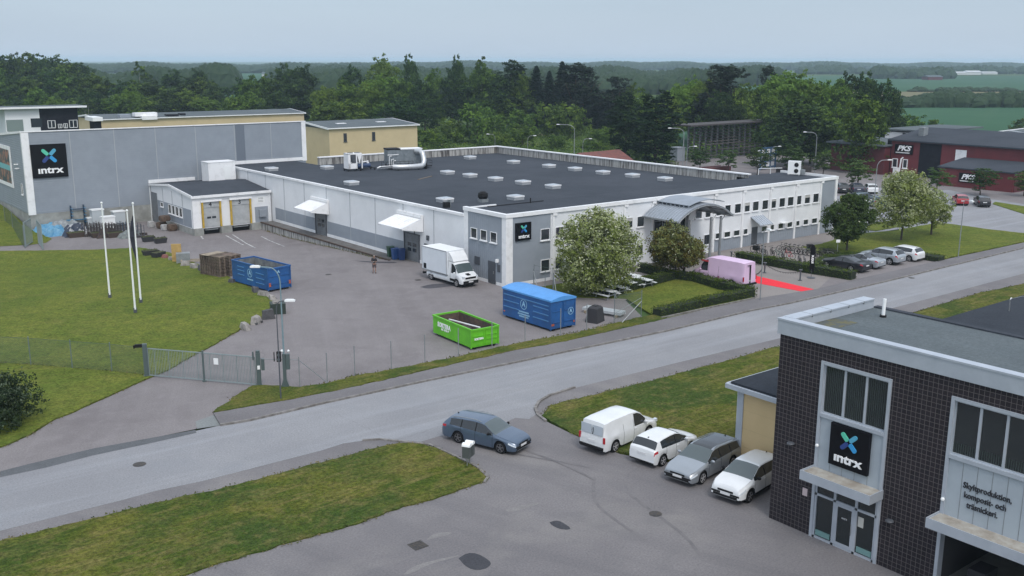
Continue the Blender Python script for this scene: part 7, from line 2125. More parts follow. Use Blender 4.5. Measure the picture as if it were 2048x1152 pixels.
# picnic tables with attached benches
TW = mat('white_table_top', (.66, .69, .70), .4)
def picnic():
    o = thing('picnic_table', '', 'picnic table', group='white picnic tables in the garden')
    m = MB(); m.box(-1.0, 1.0, -.38, .38, .72, .77); m.build('table_top', TW, o)
    for y in (-.75, .75): m = MB(); m.box(-1.0, 1.0, y - .15, y + .15, .43, .47); m.build('bench', TW, o)
    for x in (-.7, .7):
        m = MB(); m.box(x - .04, x + .04, -.75, .75, .36, .42); m.cyl((x, -.6, 0), (x, -.25, .72), .035, n=6); m.cyl((x, .6, 0), (x, .25, .72), .035, n=6); m.build('leg_frame', STEELM, o)
    return o
pt = picnic(); ta = math.atan2((G(1290, 560) - G(1255, 552)).y, (G(1290, 560) - G(1255, 552)).x)
for i, (px, py, lab) in enumerate([(1262, 556, 'white picnic table at the back left of the group'), (1285, 565, 'white picnic table furthest right, clear of the tree'), (1253, 570, 'white picnic table in the middle of the group'), (1233, 580, 'white picnic table at the front under the tree edge'), (1212, 588, 'white picnic table furthest left, mostly under the flowering tree')]):
    p = G(px, py + 8)
    if i == 0: pt.location = p; pt.rotation_euler = (0, 0, ta); pt['label'] = lab
    else: dup(pt, p, ta + rnd.uniform(-.05, .05), lab)
# bollards with ribbon chains, red carpet, beach flag
CH = mat('black_bunting', (.03, .03, .033), .7)
bl = [(1462, 523), (1529, 546), (1600, 561)]
pp = []
for i, (px, py) in enumerate(bl):
    p = G(px, py); pp.append(p)
    o = thing('rope_post', ('first', 'middle', 'right-hand')[i] + ' dark post of the chain barrier beside the red carpet', 'post', p, 0, 'posts of the chain barrier')
    m = MB(); m.cyl((0, 0, .06), (0, 0, 1.0), .07, n=10); m.build('shaft', GREYD, o)
    m = MB(); m.cyl((0, 0, 0), (0, 0, .06), .19, n=12); m.cyl((0, 0, 1.0), (0, 0, 1.07), .17, n=12); m.build('caps', GREYD, o)
pp.append(pp[2]); ends = [(pp[0], pp[1], 'between the first and the middle post'), (pp[1], pp[2], 'between the middle and the right-hand post'), (G(1500, 559) + Vector((0, 0, 0)), G(1523, 556), 'across the red carpet behind the pink van')]
for a_, b_, lab in ends:
    m = MB(); n = 22; P_ = []
    for k_ in range(n + 1):
        t = k_ / n; q = a_.lerp(b_, t); P_.append(Vector((q.x, q.y, .92 - .45 * 4 * t * (1 - t))))
    m.tube(P_, .022, 4)
    for q in P_[1:-1]: m._add([(q.x - .05, q.y, q.z), (q.x + .05, q.y, q.z), (q.x, q.y, q.z - .17)], [(0, 1, 2)])
    m.build('chain', CH, label='sagging black fringed chain ' + lab, cat='chain', group='chains of the barrier', fix=False)
cp = pts((1487, 549), (1508, 551), (1628, 579), (1603, 583), (1500, 564), (1486, 561))
m = MB(); m.prism(cp, .008, .022); m.build('red_carpet', mat('red_carpet_felt', (.75, .018, .035), .9, col2=(.66, .016, .03), scale=3), label='bright red carpet laid from the entrance out to the footpath', cat='carpet')
p = G(1622, 556)
o = thing('beach_flag', 'tall narrow black beach flag with white letters beside the hedge end', 'flag', p, -YAW)
m = MB(); m.cyl((0, 0, 0), (0, 0, .05), .4, n=14); m.cyl((0, 0, .05), (0, 0, .9), .02); m.build('base', GREYD, o)
m = MB(); m.cyl((.24, 0, .8), (.24, 0, 2.9), .02); m.extr([(-.22, .75), (.22, .62), (.24, 2.9), (.1, 3.25), (-.1, 3.3), (-.24, 2.9)], 'y', -.012, .012)
m.build('banner', BLACK, o)
t_ = text('\u0131ntrx', .42, LETW, o, (0, -.02, 1.85), -PI / 2, .01, .012); t_.rotation_euler = (PI / 2, -PI / 2, 0)

# ================================================================= bicycles
def bicycle(name, lab, mm, group='bicycles parked by the factory'):
    o = thing(name, lab, 'bicycle', group=group)
    for x in (-.52, .52):
        m = MB(); n = 16
        for i in range(n):
            a0_, a1_ = 2 * PI * i / n, 2 * PI * (i + 1) / n
            m.cyl((x + .33 * math.cos(a0_), 0, .34 + .33 * math.sin(a0_)), (x + .33 * math.cos(a1_), 0, .34 + .33 * math.sin(a1_)), .026, n=5, cap=False)
        for i in range(8):
            a0_ = 2 * PI * i / 8; m.cyl((x, 0, .34), (x + .31 * math.cos(a0_), 0, .34 + .31 * math.sin(a0_)), .004, n=3, cap=False)
        m.build('wheel', RUBBER, o, fix=False)
    m = MB()
    A, B, D, E_ = (-.52, 0, .34), (-.08, 0, .32), (-.2, 0, .8), (.38, 0, .82)
    for a, b in ((A, B), (A, D), (D, B), (B, E_), (D, E_), (E_, (.52, 0, .34)), (E_, (.35, 0, 1.0))): m.cyl(a, b, .02, n=5)
    m.cyl((-.08, -.1, .32), (-.08, .1, .32), .06, n=8); m.build('frame', mm, o, fix=False)
    m = MB(); m.tube([(.28, -.28, 1.02), (.36, -.1, 1.05), (.36, .1, 1.05), (.28, .28, 1.02)], .018, 5); m.build('handlebar', RUBBER, o)
    m = MB(); m.cyl((-.2, 0, .8), (-.23, 0, .95), .015, n=5); m.extr([(-.34, .95), (-.06, .97), (-.06, 1.0), (-.34, 1.01)], 'y', -.06, .06); m.build('saddle', RUBBER, o)
    return o
bm_ = [mat('bicycle_black', (.02, .02, .022), .4), mat('bicycle_white', (.30, .30, .30), .4), mat('bicycle_red', (.35, .03, .04), .4), mat('bicycle_green', (.04, .12, .09), .4), mat('bicycle_silver', (.12, .125, .13), .35, .3)]
protos = {}
row = [((1557 + i * 8.6, 499.5 + i * 1.25), 0) for i in range(12)] + [((1640 + i * 9, 512 + i * .5), 0) for i in range(3)]
names = ['black', 'white', 'red', 'green', 'silver']
def addbike(px, py, ci, lab, rot):
    p = G(px, py)
    if ci not in protos:
        protos[ci] = bicycle('bicycle', lab, bm_[ci]); protos[ci].location = p; protos[ci].rotation_euler = (R(8), 0, rot)
    else:
        c_ = dup(protos[ci], p, rot, lab); c_.rotation_euler = (R(-7), 0, rot)
for i, ((px, py), _) in enumerate(row):
    ci = (0, 0, 4, 0, 1, 0, 3, 0, 4, 0, 0, 1, 4, 0, 0)[i]
    addbike(px + 10, py + 5, ci, '%s bicycle, %s from the left in the long row of bicycles behind' % (names[ci], ordn[i]), R(100) + rnd.uniform(-.15, .15))
for i, (px, py, ci) in enumerate(((1512, 506, 0), (1522, 508, 4), (1530, 510, 4), (1545, 512, 0), (1556, 515, 3), (1567, 517, 1), (1576, 518, 2), (1600, 527, 0), (1610, 527, 1))):
    addbike(px, py, ci, '%s bicycle, %s from the left in the loose front row by the hedge' % (names[ci], ordn[i]), R(70) + rnd.uniform(-.5, .5))
for i, (px, py) in ((0, (1512, 494)), (2, (1619, 491))):
    p = G(px, py + 12)
    o = thing('bicycle_box', ('dark parcel crate on the front of the leftmost bicycle', 'grey pannier beside the leftmost bicycle', 'dark cargo box in the long bicycle row', 'black hood of a cargo bicycle in the row')[i], 'cargo box', (p.x, p.y, p.z), rnd.random())
    m = MB(); m.extr([(-.25, .35), (.25, .35), (.32, .78), (-.3, .82)], 'x', -.28, .28); m.build('box', (BLACKM, GREYC, BLACKM, GREYD)[i], o)
    m = MB(); m.cyl((0, 0, 0), (0, 0, .35), .04); m.build('stand', STEELM, o)
# ================================================================= vegetation
BARK = mat('bark', (0.075, 0.062, 0.050), 0.95, col2=(0.04, 0.035, 0.03), scale=5, bump=.5)
BARKB = mat('birch_bark', (0.32, 0.31, 0.29), 0.9, col2=(0.05, 0.05, 0.05), scale=4, lo=.5, hi=.6)
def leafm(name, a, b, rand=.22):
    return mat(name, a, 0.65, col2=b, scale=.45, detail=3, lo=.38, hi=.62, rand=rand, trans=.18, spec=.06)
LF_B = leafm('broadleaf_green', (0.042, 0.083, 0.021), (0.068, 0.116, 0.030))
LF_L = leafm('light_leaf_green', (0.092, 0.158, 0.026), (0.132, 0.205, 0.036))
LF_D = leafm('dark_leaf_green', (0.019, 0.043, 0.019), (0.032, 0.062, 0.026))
LF_Q = leafm('columnar_oak_green', (0.013, 0.030, 0.012), (0.024, 0.046, 0.018), .1)
LF_Y = leafm('birch_green', (0.048, 0.082, 0.030), (0.070, 0.110, 0.040))
LF_S = leafm('spruce_green', (0.012, 0.027, 0.017), (0.020, 0.038, 0.022), .15)
LF_P = leafm('pine_green', (0.020, 0.032, 0.022), (0.030, 0.040, 0.027), .15)
LF_R = leafm('bronze_leaf', (0.105, 0.080, 0.026), (0.11, 0.11, 0.028), .05)
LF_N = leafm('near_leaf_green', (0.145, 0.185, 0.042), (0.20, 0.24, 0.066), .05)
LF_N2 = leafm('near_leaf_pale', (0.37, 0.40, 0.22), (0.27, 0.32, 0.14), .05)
BLOS = mat('cream_blossom', (0.52, 0.52, 0.38), 0.7, col2=(0.36, 0.40, 0.24), scale=3)
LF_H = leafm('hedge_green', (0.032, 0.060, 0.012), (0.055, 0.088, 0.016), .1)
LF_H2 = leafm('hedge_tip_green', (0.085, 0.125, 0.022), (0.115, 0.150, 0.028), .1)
LF_C = leafm('dark_bush_leaf', (0.018, 0.036, 0.016), (0.034, 0.056, 0.024), .1)

def leaf(mb, p, out, s, rg, mi, flat=.5):
    n = Vector((rg.gauss(0, 1), rg.gauss(0, 1), rg.gauss(0, 1))).normalized() * (1 - flat) + out * flat
    n = n.normalized() if n.length > .01 else Vector((0, 0, 1))
    u = n.orthogonal().normalized(); v = n.cross(u)
    a = rg.random() * 6.283; c, d = math.cos(a), math.sin(a)
    u, v = u * c + v * d, v * c - u * d
    s1, s2 = s * rg.uniform(.7, 1.2), s * rg.uniform(.4, .8)
    k = len(mb.v)
    for q in (p - u * s1 * .5, p + v * s2 * .5 + u * s1 * rg.uniform(-.15, .15) + n * s * .12, p + u * s1 * .5, p - v * s2 * .5 + u * s1 * rg.uniform(-.15, .15)):
        mb.v.append((q.x, q.y, q.z))
    mb.f.append([k, k + 1, k + 2, k + 3]); mb.m.append(mi)

def crown(blobs, n, s, seed, light=.35, inner=.5, spray=.12):
    """blobs: (x, y, z, rx, ry, rz). leaves crowd near the blob surfaces, in clumps"""
    rg = random.Random(seed); mb = MB()
    wts = [b[3] * b[4] + b[4] * b[5] + b[3] * b[5] for b in blobs]
    tot = sum(wts)
    for b, w_ in zip(blobs, wts):
        k = int(n * w_ / tot)
        ncl = max(5, k // 22)
        cl = []
        for _ in range(ncl):
            d = Vector((rg.gauss(0, 1), rg.gauss(0, 1), rg.gauss(0, 1) + .15)).normalized()
            r_ = rg.uniform(inner, 1.0) ** .6 * (1 + (rg.random() < .15) * spray)
            cl.append((d, r_, rg.random()))
        for _ in range(k):
            d, r_, li = rg.choice(cl)
            e_ = .26
            q = Vector((d.x * r_ + rg.gauss(0, e_ * .5), d.y * r_ + rg.gauss(0, e_ * .5), d.z * r_ + rg.gauss(0, e_ * .42)))
            p = Vector((b[0] + q.x * b[3], b[1] + q.y * b[4], b[2] + q.z * b[5]))
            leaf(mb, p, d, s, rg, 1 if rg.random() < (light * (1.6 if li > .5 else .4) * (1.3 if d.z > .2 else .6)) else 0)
    return mb

def blobs_round(H, W, z0, rg, n=9):
    o = [(0, 0, lerp(z0, H, .52), W * .34, W * .34, (H - z0) * .40)]
    for i in range(n):
        a = 2 * PI * i / n + rg.uniform(-.3, .3); t = rg.uniform(.15, .88)
        r_ = W * .5 * math.sin(PI * min(.95, max(.12, t * .9 + .08))) ** .7
        s = rg.uniform(.19, .28) * W
        o.append((math.cos(a) * (r_ - s * .7), math.sin(a) * (r_ - s * .7), lerp(z0, H, t) - s * .1, s, s, s * rg.uniform(.75, 1.0)))
    o.append((rg.uniform(-.05, .05) * W, rg.uniform(-.05, .05) * W, H - W * .13, W * .17, W * .17, W * .15))
    return o

def trunk(H, r_, z1, seed, limbs=5, spread=.25):
    rg = random.Random(seed); m = MB()
    m.tube([(0, 0, -.1), (rg.uniform(-.05, .05), 0, z1 * .5), (rg.uniform(-.1, .1), rg.uniform(-.1, .1), z1), (0, 0, H * .8)], [r_, r_ * .8, r_ * .65, r_ * .12], 7)
    for i in range(limbs):
        a = 2 * PI * i / limbs + rg.uniform(-.4, .4); z = z1 * rg.uniform(.8, 1.15)
        m.tube([(0, 0, z), (math.cos(a) * H * spread * .5, math.sin(a) * H * spread * .5, z + (H - z) * .25), (math.cos(a) * H * spread, math.sin(a) * H * spread, z + (H - z) * .55)], [r_ * .4, r_ * .25, r_ * .06], 5)
    return m
PRO = {}
def proto_mesh(kind):
    """(crown mesh, trunk mesh) for a kind of tree 18 m tall (shrubs 5 m)"""
    if kind in PRO: return PRO[kind]
    base_, v = kind[:-1], int(kind[-1]); seed = sum(map(ord, kind)); rg = random.Random(seed)
    if base_ in ('broad', 'light', 'dark'):
        H, W = 18, 12
        bl = blobs_round(H, W, 0.5, rg, 17)
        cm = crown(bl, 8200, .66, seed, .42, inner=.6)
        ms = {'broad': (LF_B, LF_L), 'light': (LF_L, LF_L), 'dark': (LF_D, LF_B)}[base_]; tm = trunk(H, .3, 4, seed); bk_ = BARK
    elif base_ == 'birch':
        H, W = 18, 7.5
        bl = []
        for i in range(16):
            t = i / 15; a = rg.random() * 6.28; r_ = W * .5 * math.sin(PI * (t * .82 + .12)) * rg.uniform(.3, .75); s = rg.uniform(1.1, 1.9) * (1.1 - t * .5)
            bl.append((math.cos(a) * r_, math.sin(a) * r_, 3 + t * (H - 4), s, s, s * 1.25))
        cm = crown(bl, 5200, .55, seed, .4, inner=.3, spray=.3); ms = (LF_Y, LF_L); tm = trunk(H, .17, 4, seed, 6, .12); bk_ = BARKB
    elif base_ == 'poplar':
        H, W = 18, 5.5
        bl = [(rg.uniform(-.6, .6), rg.uniform(-.6, .6), 1.6 + i * 1.25, 1.1 + 1.5 * math.sin(PI * (i + 1.5) / 15), 1.1 + 1.5 * math.sin(PI * (i + 1.5) / 15), 1.5) for i in range(13)]
        cm = crown(bl, 6500, .5, seed, .3, inner=.55); ms = (LF_Q, LF_D); tm = trunk(H, .2, 1.5, seed, 4, .08); bk_ = BARK
    elif base_ == 'spruce':
        H, W = 18, 5.6
        cm = MB()
        for i in range(4600):
            t = rg.random() ** .75
            z = H * (1 - t) ; tier = (z * 1.15) % 1.0
            r_ = W * .5 * t ** .7 * (1 - .5 * tier) * rg.uniform(.3, 1.1); a = rg.random() * 6.283
            lob = 1 + .18 * math.sin(a * 3 + z * 2.3)
            d = Vector((math.cos(a), math.sin(a), -.25)).normalized()
            leaf(cm, Vector((d.x * r_ * lob, d.y * r_ * lob, z - r_ * .22)), d, .55, rg, 1 if rg.random() < .2 and r_ > W * .3 * t else 0, .2)
        ms = (LF_S, LF_P); tm = MB(); tm.cyl((0, 0, 0), (0, 0, H * .9), .22, .04, 7); bk_ = BARK
    elif base_ == 'pine':
        H, W = 18, 8
        bl = []
        for i in range(14):
            t = rg.random(); a = rg.random() * 6.28; r_ = W * .42 * (1 - .45 * t) * rg.uniform(.3, 1); s = rg.uniform(.9, 1.6)
            bl.append((math.cos(a) * r_, math.sin(a) * r_, H * (.22 + .72 * t), s * 1.35, s * 1.35, s * 1.1))
        bl.append((0, 0, H * .85, 2.0, 2.0, 2.2)); bl.append((0, 0, H * .6, 2.5, 2.5, 3.2)); bl.append((0, 0, H * .35, 2.4, 2.4, 3.0))
        cm = crown(bl, 7000, .5, seed, .15, inner=.35, spray=.25); ms = (LF_P, LF_D); tm = trunk(H, .25, 7, seed, 7, .16); bk_ = mat('pine_bark', (.11, .06, .04), .95)
    elif base_ == 'shrub':
        H, W = 5, 6
        bl = blobs_round(H, W, -.3, rg, 9)
        cm = crown(bl, 2300, .38, seed, .4); ms = (LF_B, LF_L); tm = trunk(H, .08, .5, seed, 5, .3); bk_ = BARK
    elif base_ == 'sapling':
        H, W = 6, 3.6
        bl = [(rg.uniform(-.5, .5), rg.uniform(-.5, .5), 1.8 + i * .62, .6 + .75 * math.sin(PI * (i + 1) / 8), .6 + .75 * math.sin(PI * (i + 1) / 8), .7) for i in range(6)]
        cm = crown(bl, 1900, .26, seed, .3, inner=.35, spray=.3); ms = (LF_B, LF_Y); tm = trunk(H, .07, 1.6, seed, 4, .12); bk_ = BARK
    PRO[kind] = (cm.mesh('crown', ms, fix=False), tm.mesh('trunk', bk_), H, W)
    return PRO[kind]

def tree(kind, p, height, width, lab, cat='tree', name='tree', group=None, rot=None):
    cm, tm, H, W = proto_mesh(kind)
    r_ = thing(name, lab, cat, tuple(p), rnd.random() * 6.28 if rot is None else rot, group)
    r_.scale = (width / W, width / W, height / H)
    for n_, me in (('crown', cm), ('trunk', tm)):
        o = bpy.data.objects.new(n_, me); C.objects.link(o); o.parent = r_
    return r_

def bg(px, yb, yt, kind, wpx, lab, **kw):
    """tree whose foot is seen (or would be seen) at (px, yb), whose top reaches yt and which is wpx pixels wide"""
    p = G(px, yb); t = (yb - 122) and (EYE[2] * FPX / (yb - 122) * 1.0)
    ht = EYE[2] - (yt - 122) * t / FPX
    return tree(kind, p, ht, wpx * 1.25 * t / FPX, lab, **kw)

GB = 'trees of the wood behind the buildings'
KW = {'broad': 'green leafy tree', 'light': 'bright green tree', 'dark': 'dark leafy tree', 'birch': 'airy birch', 'poplar': 'narrow upright tree', 'spruce': 'pointed spruce', 'pine': 'dark pine'}
landm = [(8, 'at the far left edge'), (160, 'above the modern house'), (330, 'above the silver rooftop units'), (440, 'by the far green gap'), (580, 'above the right warehouse end'), (720, 'above the beige shed'), (840, 'right of the beige shed'), (960, 'above the back parapet corner'), (1100, 'in the dark conifer group'), (1240, 'left of the two columnar trees'), (1330, 'right of the two columnar trees'), (1440, 'above the timber rack'), (1560, 'at the right end of the timber rack'), (1650, 'right of the timber rack'), (1760, 'left of the red hall'), (2048, 'at the right edge')]
cnt = {}
def lab_for(kind, px, yb, yt):
    k = KW[kind[:-1]]; lm = min(landm, key=lambda q: abs(q[0] - px))[1]
    q = 'very tall' if yt < 130 else 'tall' if yt < 152 else 'mid-height' if yt < 180 else 'low'
    s_ = '%s %s %s' % (q, k, lm)
    cnt[s_] = cnt.get(s_, 0) + 1
    if cnt[s_] > 1: s_ = s_ + ', %s from left' % ordn[cnt[s_] - 1]
    return s_
rg = random.Random(11)
T = []
for i, x in enumerate(range(-30, 165, 24)): T.append((x, 222, 112 + max(0, x - 90) * .22 + rg.uniform(-3, 4), ('dark1', 'broad1', 'dark2')[i % 3], 64))
for i, x in enumerate(range(-20, 450, 27)): T.append((x + rg.uniform(-6, 6), 238, rg.uniform(150, 176) if x > 150 else rg.uniform(140, 158), ('dark1', 'broad1', 'dark2', 'broad2', 'birch1')[i % 5], 58))
T += [(285, 232, 126, 'birch1', 44), (350, 232, 142, 'dark2', 52), (402, 236, 142, 'dark1', 48), (430, 240, 163, 'dark2', 40)]
for i, x in enumerate(range(0, 440, 38)): T.append((x + rg.uniform(-8, 8), 250, rg.uniform(178, 198), ('broad1', 'dark2', 'broad2', 'light1')[i % 4], 50))
T += [(180, 255, 196, 'birch1', 34)]
T += [(487, 245, 158, 'dark1', 50), (508, 250, 154, 'broad1', 48), (535, 250, 152, 'broad2', 46), (575, 250, 130, 'dark2', 56), (612, 252, 133, 'dark1', 60), (600, 256, 160, 'dark2', 70), (500, 262, 186, 'broad1', 56), (555, 266, 185, 'dark1', 60), (470, 262, 192, 'broad2', 44)]
T += [(655, 262, 172, 'light1', 52), (690, 262, 162, 'broad1', 56), (711, 250, 134, 'dark1', 52), (745, 262, 160, 'light1', 66), (772, 243, 113, 'light2', 62), (768, 262, 148, 'light1', 76), (806, 265, 160, 'broad2', 60), (823, 252, 112, 'dark2', 42),
      (850, 268, 165, 'dark1', 56), (870, 256, 140, 'broad1', 44), (905, 256, 140, 'dark1', 54), (917, 250, 113, 'dark2', 38), (962, 252, 115, 'birch1', 54), (965, 258, 130, 'broad1', 60), (935, 268, 160, 'dark2', 60), (1000, 268, 150, 'dark1', 60),
      (1022, 256, 122, 'poplar1', 46), (1045, 262, 146, 'broad2', 46), (660, 280, 205, 'broad1', 70), (700, 282, 200, 'broad2', 66), (795, 282, 195, 'dark1', 90), (1010, 280, 190, 'broad1', 60)]
T += [(1072, 268, 133, 'spruce1', 44), (1098, 268, 143, 'spruce2', 36), (1123, 262, 124, 'spruce1', 40), (1150, 266, 126, 'pine1', 60), (1168, 268, 130, 'pine2', 60), (1140, 272, 150, 'spruce2', 46), (1185, 272, 165, 'spruce1', 40), (1238, 270, 153, 'pine1', 50), (1215, 272, 180, 'spruce2', 44),
      (1262, 278, 165, 'birch1', 46), (1280, 290, 178, 'broad1', 54), (1330, 296, 188, 'light1', 60), (1355, 285, 165, 'light1', 60), (1385, 280, 153, 'light2', 58), (1408, 285, 155, 'light1', 54), (1440, 285, 124, 'pine2', 74), (1436, 290, 138, 'pine1', 64), (1430, 296, 180, 'dark1', 66),
      (1480, 292, 168, 'broad1', 60), (1505, 290, 172, 'broad2', 56), (1529, 280, 130, 'pine1', 34), (1565, 292, 140, 'light1', 84), (1602, 292, 142, 'light2', 72), (1640, 292, 158, 'light1', 60), (1250, 318, 185, 'poplar1', 44), (1310, 330, 180, 'poplar2', 62),
      (1690, 300, 146, 'dark1', 66), (1725, 302, 144, 'dark2', 70), (1758, 306, 160, 'dark1', 60), (1775, 308, 190, 'dark2', 46), (1670, 305, 160, 'broad1', 60), (1590, 333, 195, 'dark2', 120), (1620, 328, 205, 'broad1', 80), (1718, 345, 192, 'broad2', 86), (1540, 310, 180, 'broad1', 60), (1460, 300, 200, 'dark2', 50)]
T = [(px, min(yb, 257) if 850 < px < 1242 else yb, yt, kd, wpx * (1.55 if kd[:-1] in ('spruce', 'pine') else 1.25 if kd[:-1] == 'poplar' else 1)) for px, yb, yt, kd, wpx in T]
T.sort()
for i, (px, yb, yt, kd, wpx) in enumerate(T):
    bg(px, yb, yt, kd, wpx, lab_for(kd, px, yb, yt), group=GB)
# bushes in front of the wood
sh_ = [(756, 322, 262, 66, 'round bush standing in front of the beige shed'), (820, 325, 250, 78, 'big round bush at the right end of the beige shed'), (860, 310, 262, 50, 'bush right of the big round bush'), (900, 285, 235, 60, 'low bush behind the factory'), (955, 285, 205, 76, 'tall light bush behind the factory'), (985, 292, 228, 60, 'light bush below the wood'),
       (1040, 276, 222, 60, 'wide bush under the spruces'), (1095, 274, 205, 66, 'big green bush under the dark pines'), (1140, 276, 205, 70, 'big green bush right under the dark pines'), (1045, 292, 246, 50, 'low bush above the back parapet'), (1000, 305, 262, 46, 'low bush near the parapet corner'), (1195, 298, 256, 66, 'bush above the red-roofed hut'), (1222, 292, 252, 46, 'bush left of the narrow upright tree'),
       (1110, 298, 268, 50, 'small bush left of the hut'), (1180, 250, 212, 60, 'pale bush before the spruces'), (1278, 318, 282, 40, 'bush between the two narrow upright trees'), (1345, 318, 285, 46, 'bush left of the timber rack'), (880, 300, 270, 44, 'low dark bush above the silver duct'),
       (1822, 282, 228, 62, 'bush behind the grey-roofed shed'), (1868, 285, 240, 42, 'pointed bush behind the red hall'), (2040, 262, 236, 40, 'bush at the right edge behind the big hall'), (645, 318, 285, 36, 'small bush by the beige gable')]
for px, yb, yt, wpx, lb in sh_: bg(px, yb, yt, 'shrub%d' % (1 + px % 3), wpx, lb, cat='bush', name='bush', group='bushes behind the factory')
# bare shrub at the beige gable
p = G(640, 322); o = thing('bare_shrub', 'leafless brown shrub in front of the beige gable', 'shrub', p); m = MB()
for i in range(26):
    a = rg.random() * 6.28; r_ = rg.uniform(1, 3.2); z = rg.uniform(3, 6.2)
    m.tube([(0, 0, 0), (math.cos(a) * r_ * .4, math.sin(a) * r_ * .4, z * .5), (math.cos(a) * r_, math.sin(a) * r_, z)], [.07, .045, .015], 4)
m.build('branches', mat('bare_twig', (.13, .10, .085), .9), o)
# young trees in the lots
for px, yb, yt, wpx, lb in [(1400, 342, 292, 44, 'young tree behind the factory, first from the left'), (1456, 344, 296, 42, 'pale young tree behind the factory, second from the left'), (1514, 350, 290, 50, 'young tree in front of the blue storage frame'), (1580, 352, 284, 56, 'young tree just left of the heat pump'), (1646, 352, 300, 48, 'young tree behind the far end of the office roof'),
      (1714, 378, 312, 52, 'young tree above the parked dark cars'), (1873, 388, 330, 46, 'young tree at the left end of the red lean-to'), (1960, 391, 330, 54, 'young tree hiding part of the lower sign'), (2047, 392, 338, 44, 'young tree at the right picture edge')]:
    bg(px, yb, yt, 'sapling%d' % (1 + px % 3), wpx * 1.1, lb, name='young_tree', group='young trees in the lots')
# near ornamental trees: finer leaves, built singly
def near_tree(px, yb, yt, wpx, lab, ms, n, s, seed, z0, bloss=0, limbs=6, name='tree', tr=.14):
    p = G(px, yb); t = EYE[2] * FPX / (yb - 122)
    H = EYE[2] - (yt - 122) * t / FPX; W = wpx * t / FPX
    rg = random.Random(seed)
    r_ = thing(name, lab, 'tree', p)
    bl = blobs_round(H, W, z0, rg, 17)
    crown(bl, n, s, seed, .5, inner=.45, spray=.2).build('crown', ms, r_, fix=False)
    if bloss:
        m = MB()
        for _ in range(bloss):
            b = rg.choice(bl); d = Vector((rg.gauss(0, 1), rg.gauss(0, 1), rg.gauss(.35, 1))).normalized()
            q = Vector((b[0] + d.x * b[3] * 1.05, b[1] + d.y * b[4] * 1.05, b[2] + d.z * b[5] * 1.05))
            for _k in range(3): leaf(m, q + Vector((rg.gauss(0, .05), rg.gauss(0, .05), rg.gauss(0, .04))), Vector((0, 0, 1)), s * .8, rg, 0, .7)
        m.build('blossom', BLOS, r_, fix=False)
    trunk(H * .95, tr, z0 + .5, seed, limbs, .3).build('trunk', BARK, r_)
    return r_
near_tree(1190, 588, 414, 160, 'flowering whitebeam with pale blossom beside the covered blue container', (LF_N, LF_N2), 27000, .24, 21, .8, 1500)
near_tree(1350, 555, 454, 112, 'bronze-green round tree in front of the entrance canopy', (LF_R, mat('olive_leaf', (.15, .165, .04), .6, col2=(.10, .13, .03), scale=1)), 15000, .21, 22, .8, 150)
near_tree(1693, 502, 386, 96, 'dense dark green tree on the lawn at the right end of the factory', (leafm('lime_tree_leaf', (.044, .074, .02), (.066, .10, .028), .03),) * 2, 15000, .24, 23, .8, 30)
near_tree(1802, 481, 347, 122, 'large pale flowering tree on the right lawn', (LF_N, LF_N2), 19000, .26, 24, 1.3, 700)
near_tree(1862, 470, 381, 70, 'smaller flowering tree just right of the large one', (LF_N, LF_N2), 8000, .24, 25, 1.2, 200)
p = G(1141, 562); o = thing('tree', 'thin dark trunk of a small tree behind the flowering whitebeam', 'tree', p)
trunk(4.0, .08, 1.5, 5, 4, .2).build('trunk', BARK, o); crown(blobs_round(4.2, 2.4, 2, random.Random(3), 6), 900, .22, 31, .3).build('crown', (LF_N, LF_N2), o, fix=False)
# big dark bush at the lower left
p = G(-5, 850); o = thing('bush', 'large dark rounded bush at the left edge by the driveway', 'bush', (p.x, p.y, p.z))
rgb = random.Random(5)
bl = blobs_round(2.75, 4.7, -.4, rgb, 14)
crown(bl, 12000, .16, 55, .25, inner=.5, spray=.25).build('foliage', (LF_C, mat('bush_pale_leaf', (.062, .09, .045), .6, col2=(.04, .065, .03), scale=2)), o, fix=False)
trunk(2.2, .07, .3, 5, 6, .35).build('stems', BARK, o)

# clipped hedges
def hedge(name, lab, line, W, H, seed, dens=260):
    rg = random.Random(seed); o = thing(name, lab, 'hedge', (0, 0, 0)); m = MB(); inn = MB()
    line = [Vector((q[0], q[1], 0)) for q in line]
    for a, b in zip(line[:-1], line[1:]):
        d = b - a; L_ = d.length; u = d / L_; nr = Vector((-u.y, u.x, 0)); n = int(L_ * dens)
        c_ = (a + b) / 2; inn.obox((c_.x, c_.y, H * .45), (L_ + W * .5, W * .8, H * .86), math.atan2(u.y, u.x))
        for _ in range(n):
            t = rg.uniform(-W * .4, L_ + W * .4); f = rg.random()
            bump_ = .05 * math.sin(t * 2.1 + seed) + .04 * math.sin(t * 5.3)
            if f < .45: s_, z, out_ = rg.uniform(-.5, .5) * W, H + bump_, Vector((0, 0, 1))
            else:
                k = 1 if f < .73 else -1
                s_, z, out_ = k * (W * .5 + bump_ * .6), rg.uniform(0, H), nr * k
                s_ -= k * max(0, z - H * .8) * .5
            p = a + u * t + nr * s_ + Vector((rg.gauss(0, .03), rg.gauss(0, .03), z + rg.gauss(0, .035)))
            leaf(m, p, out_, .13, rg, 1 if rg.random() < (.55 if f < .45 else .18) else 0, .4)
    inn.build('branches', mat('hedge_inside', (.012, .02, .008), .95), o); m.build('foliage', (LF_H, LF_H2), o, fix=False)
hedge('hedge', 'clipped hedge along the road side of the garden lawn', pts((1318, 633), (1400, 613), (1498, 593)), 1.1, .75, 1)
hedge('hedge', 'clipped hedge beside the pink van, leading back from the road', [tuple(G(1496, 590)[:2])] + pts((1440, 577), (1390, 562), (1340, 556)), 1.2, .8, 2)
hedge('hedge', 'clipped hedge behind the picnic tables', pts((1345, 558), (1300, 570), (1240, 585), (1195, 590)), 1.0, .8, 3)
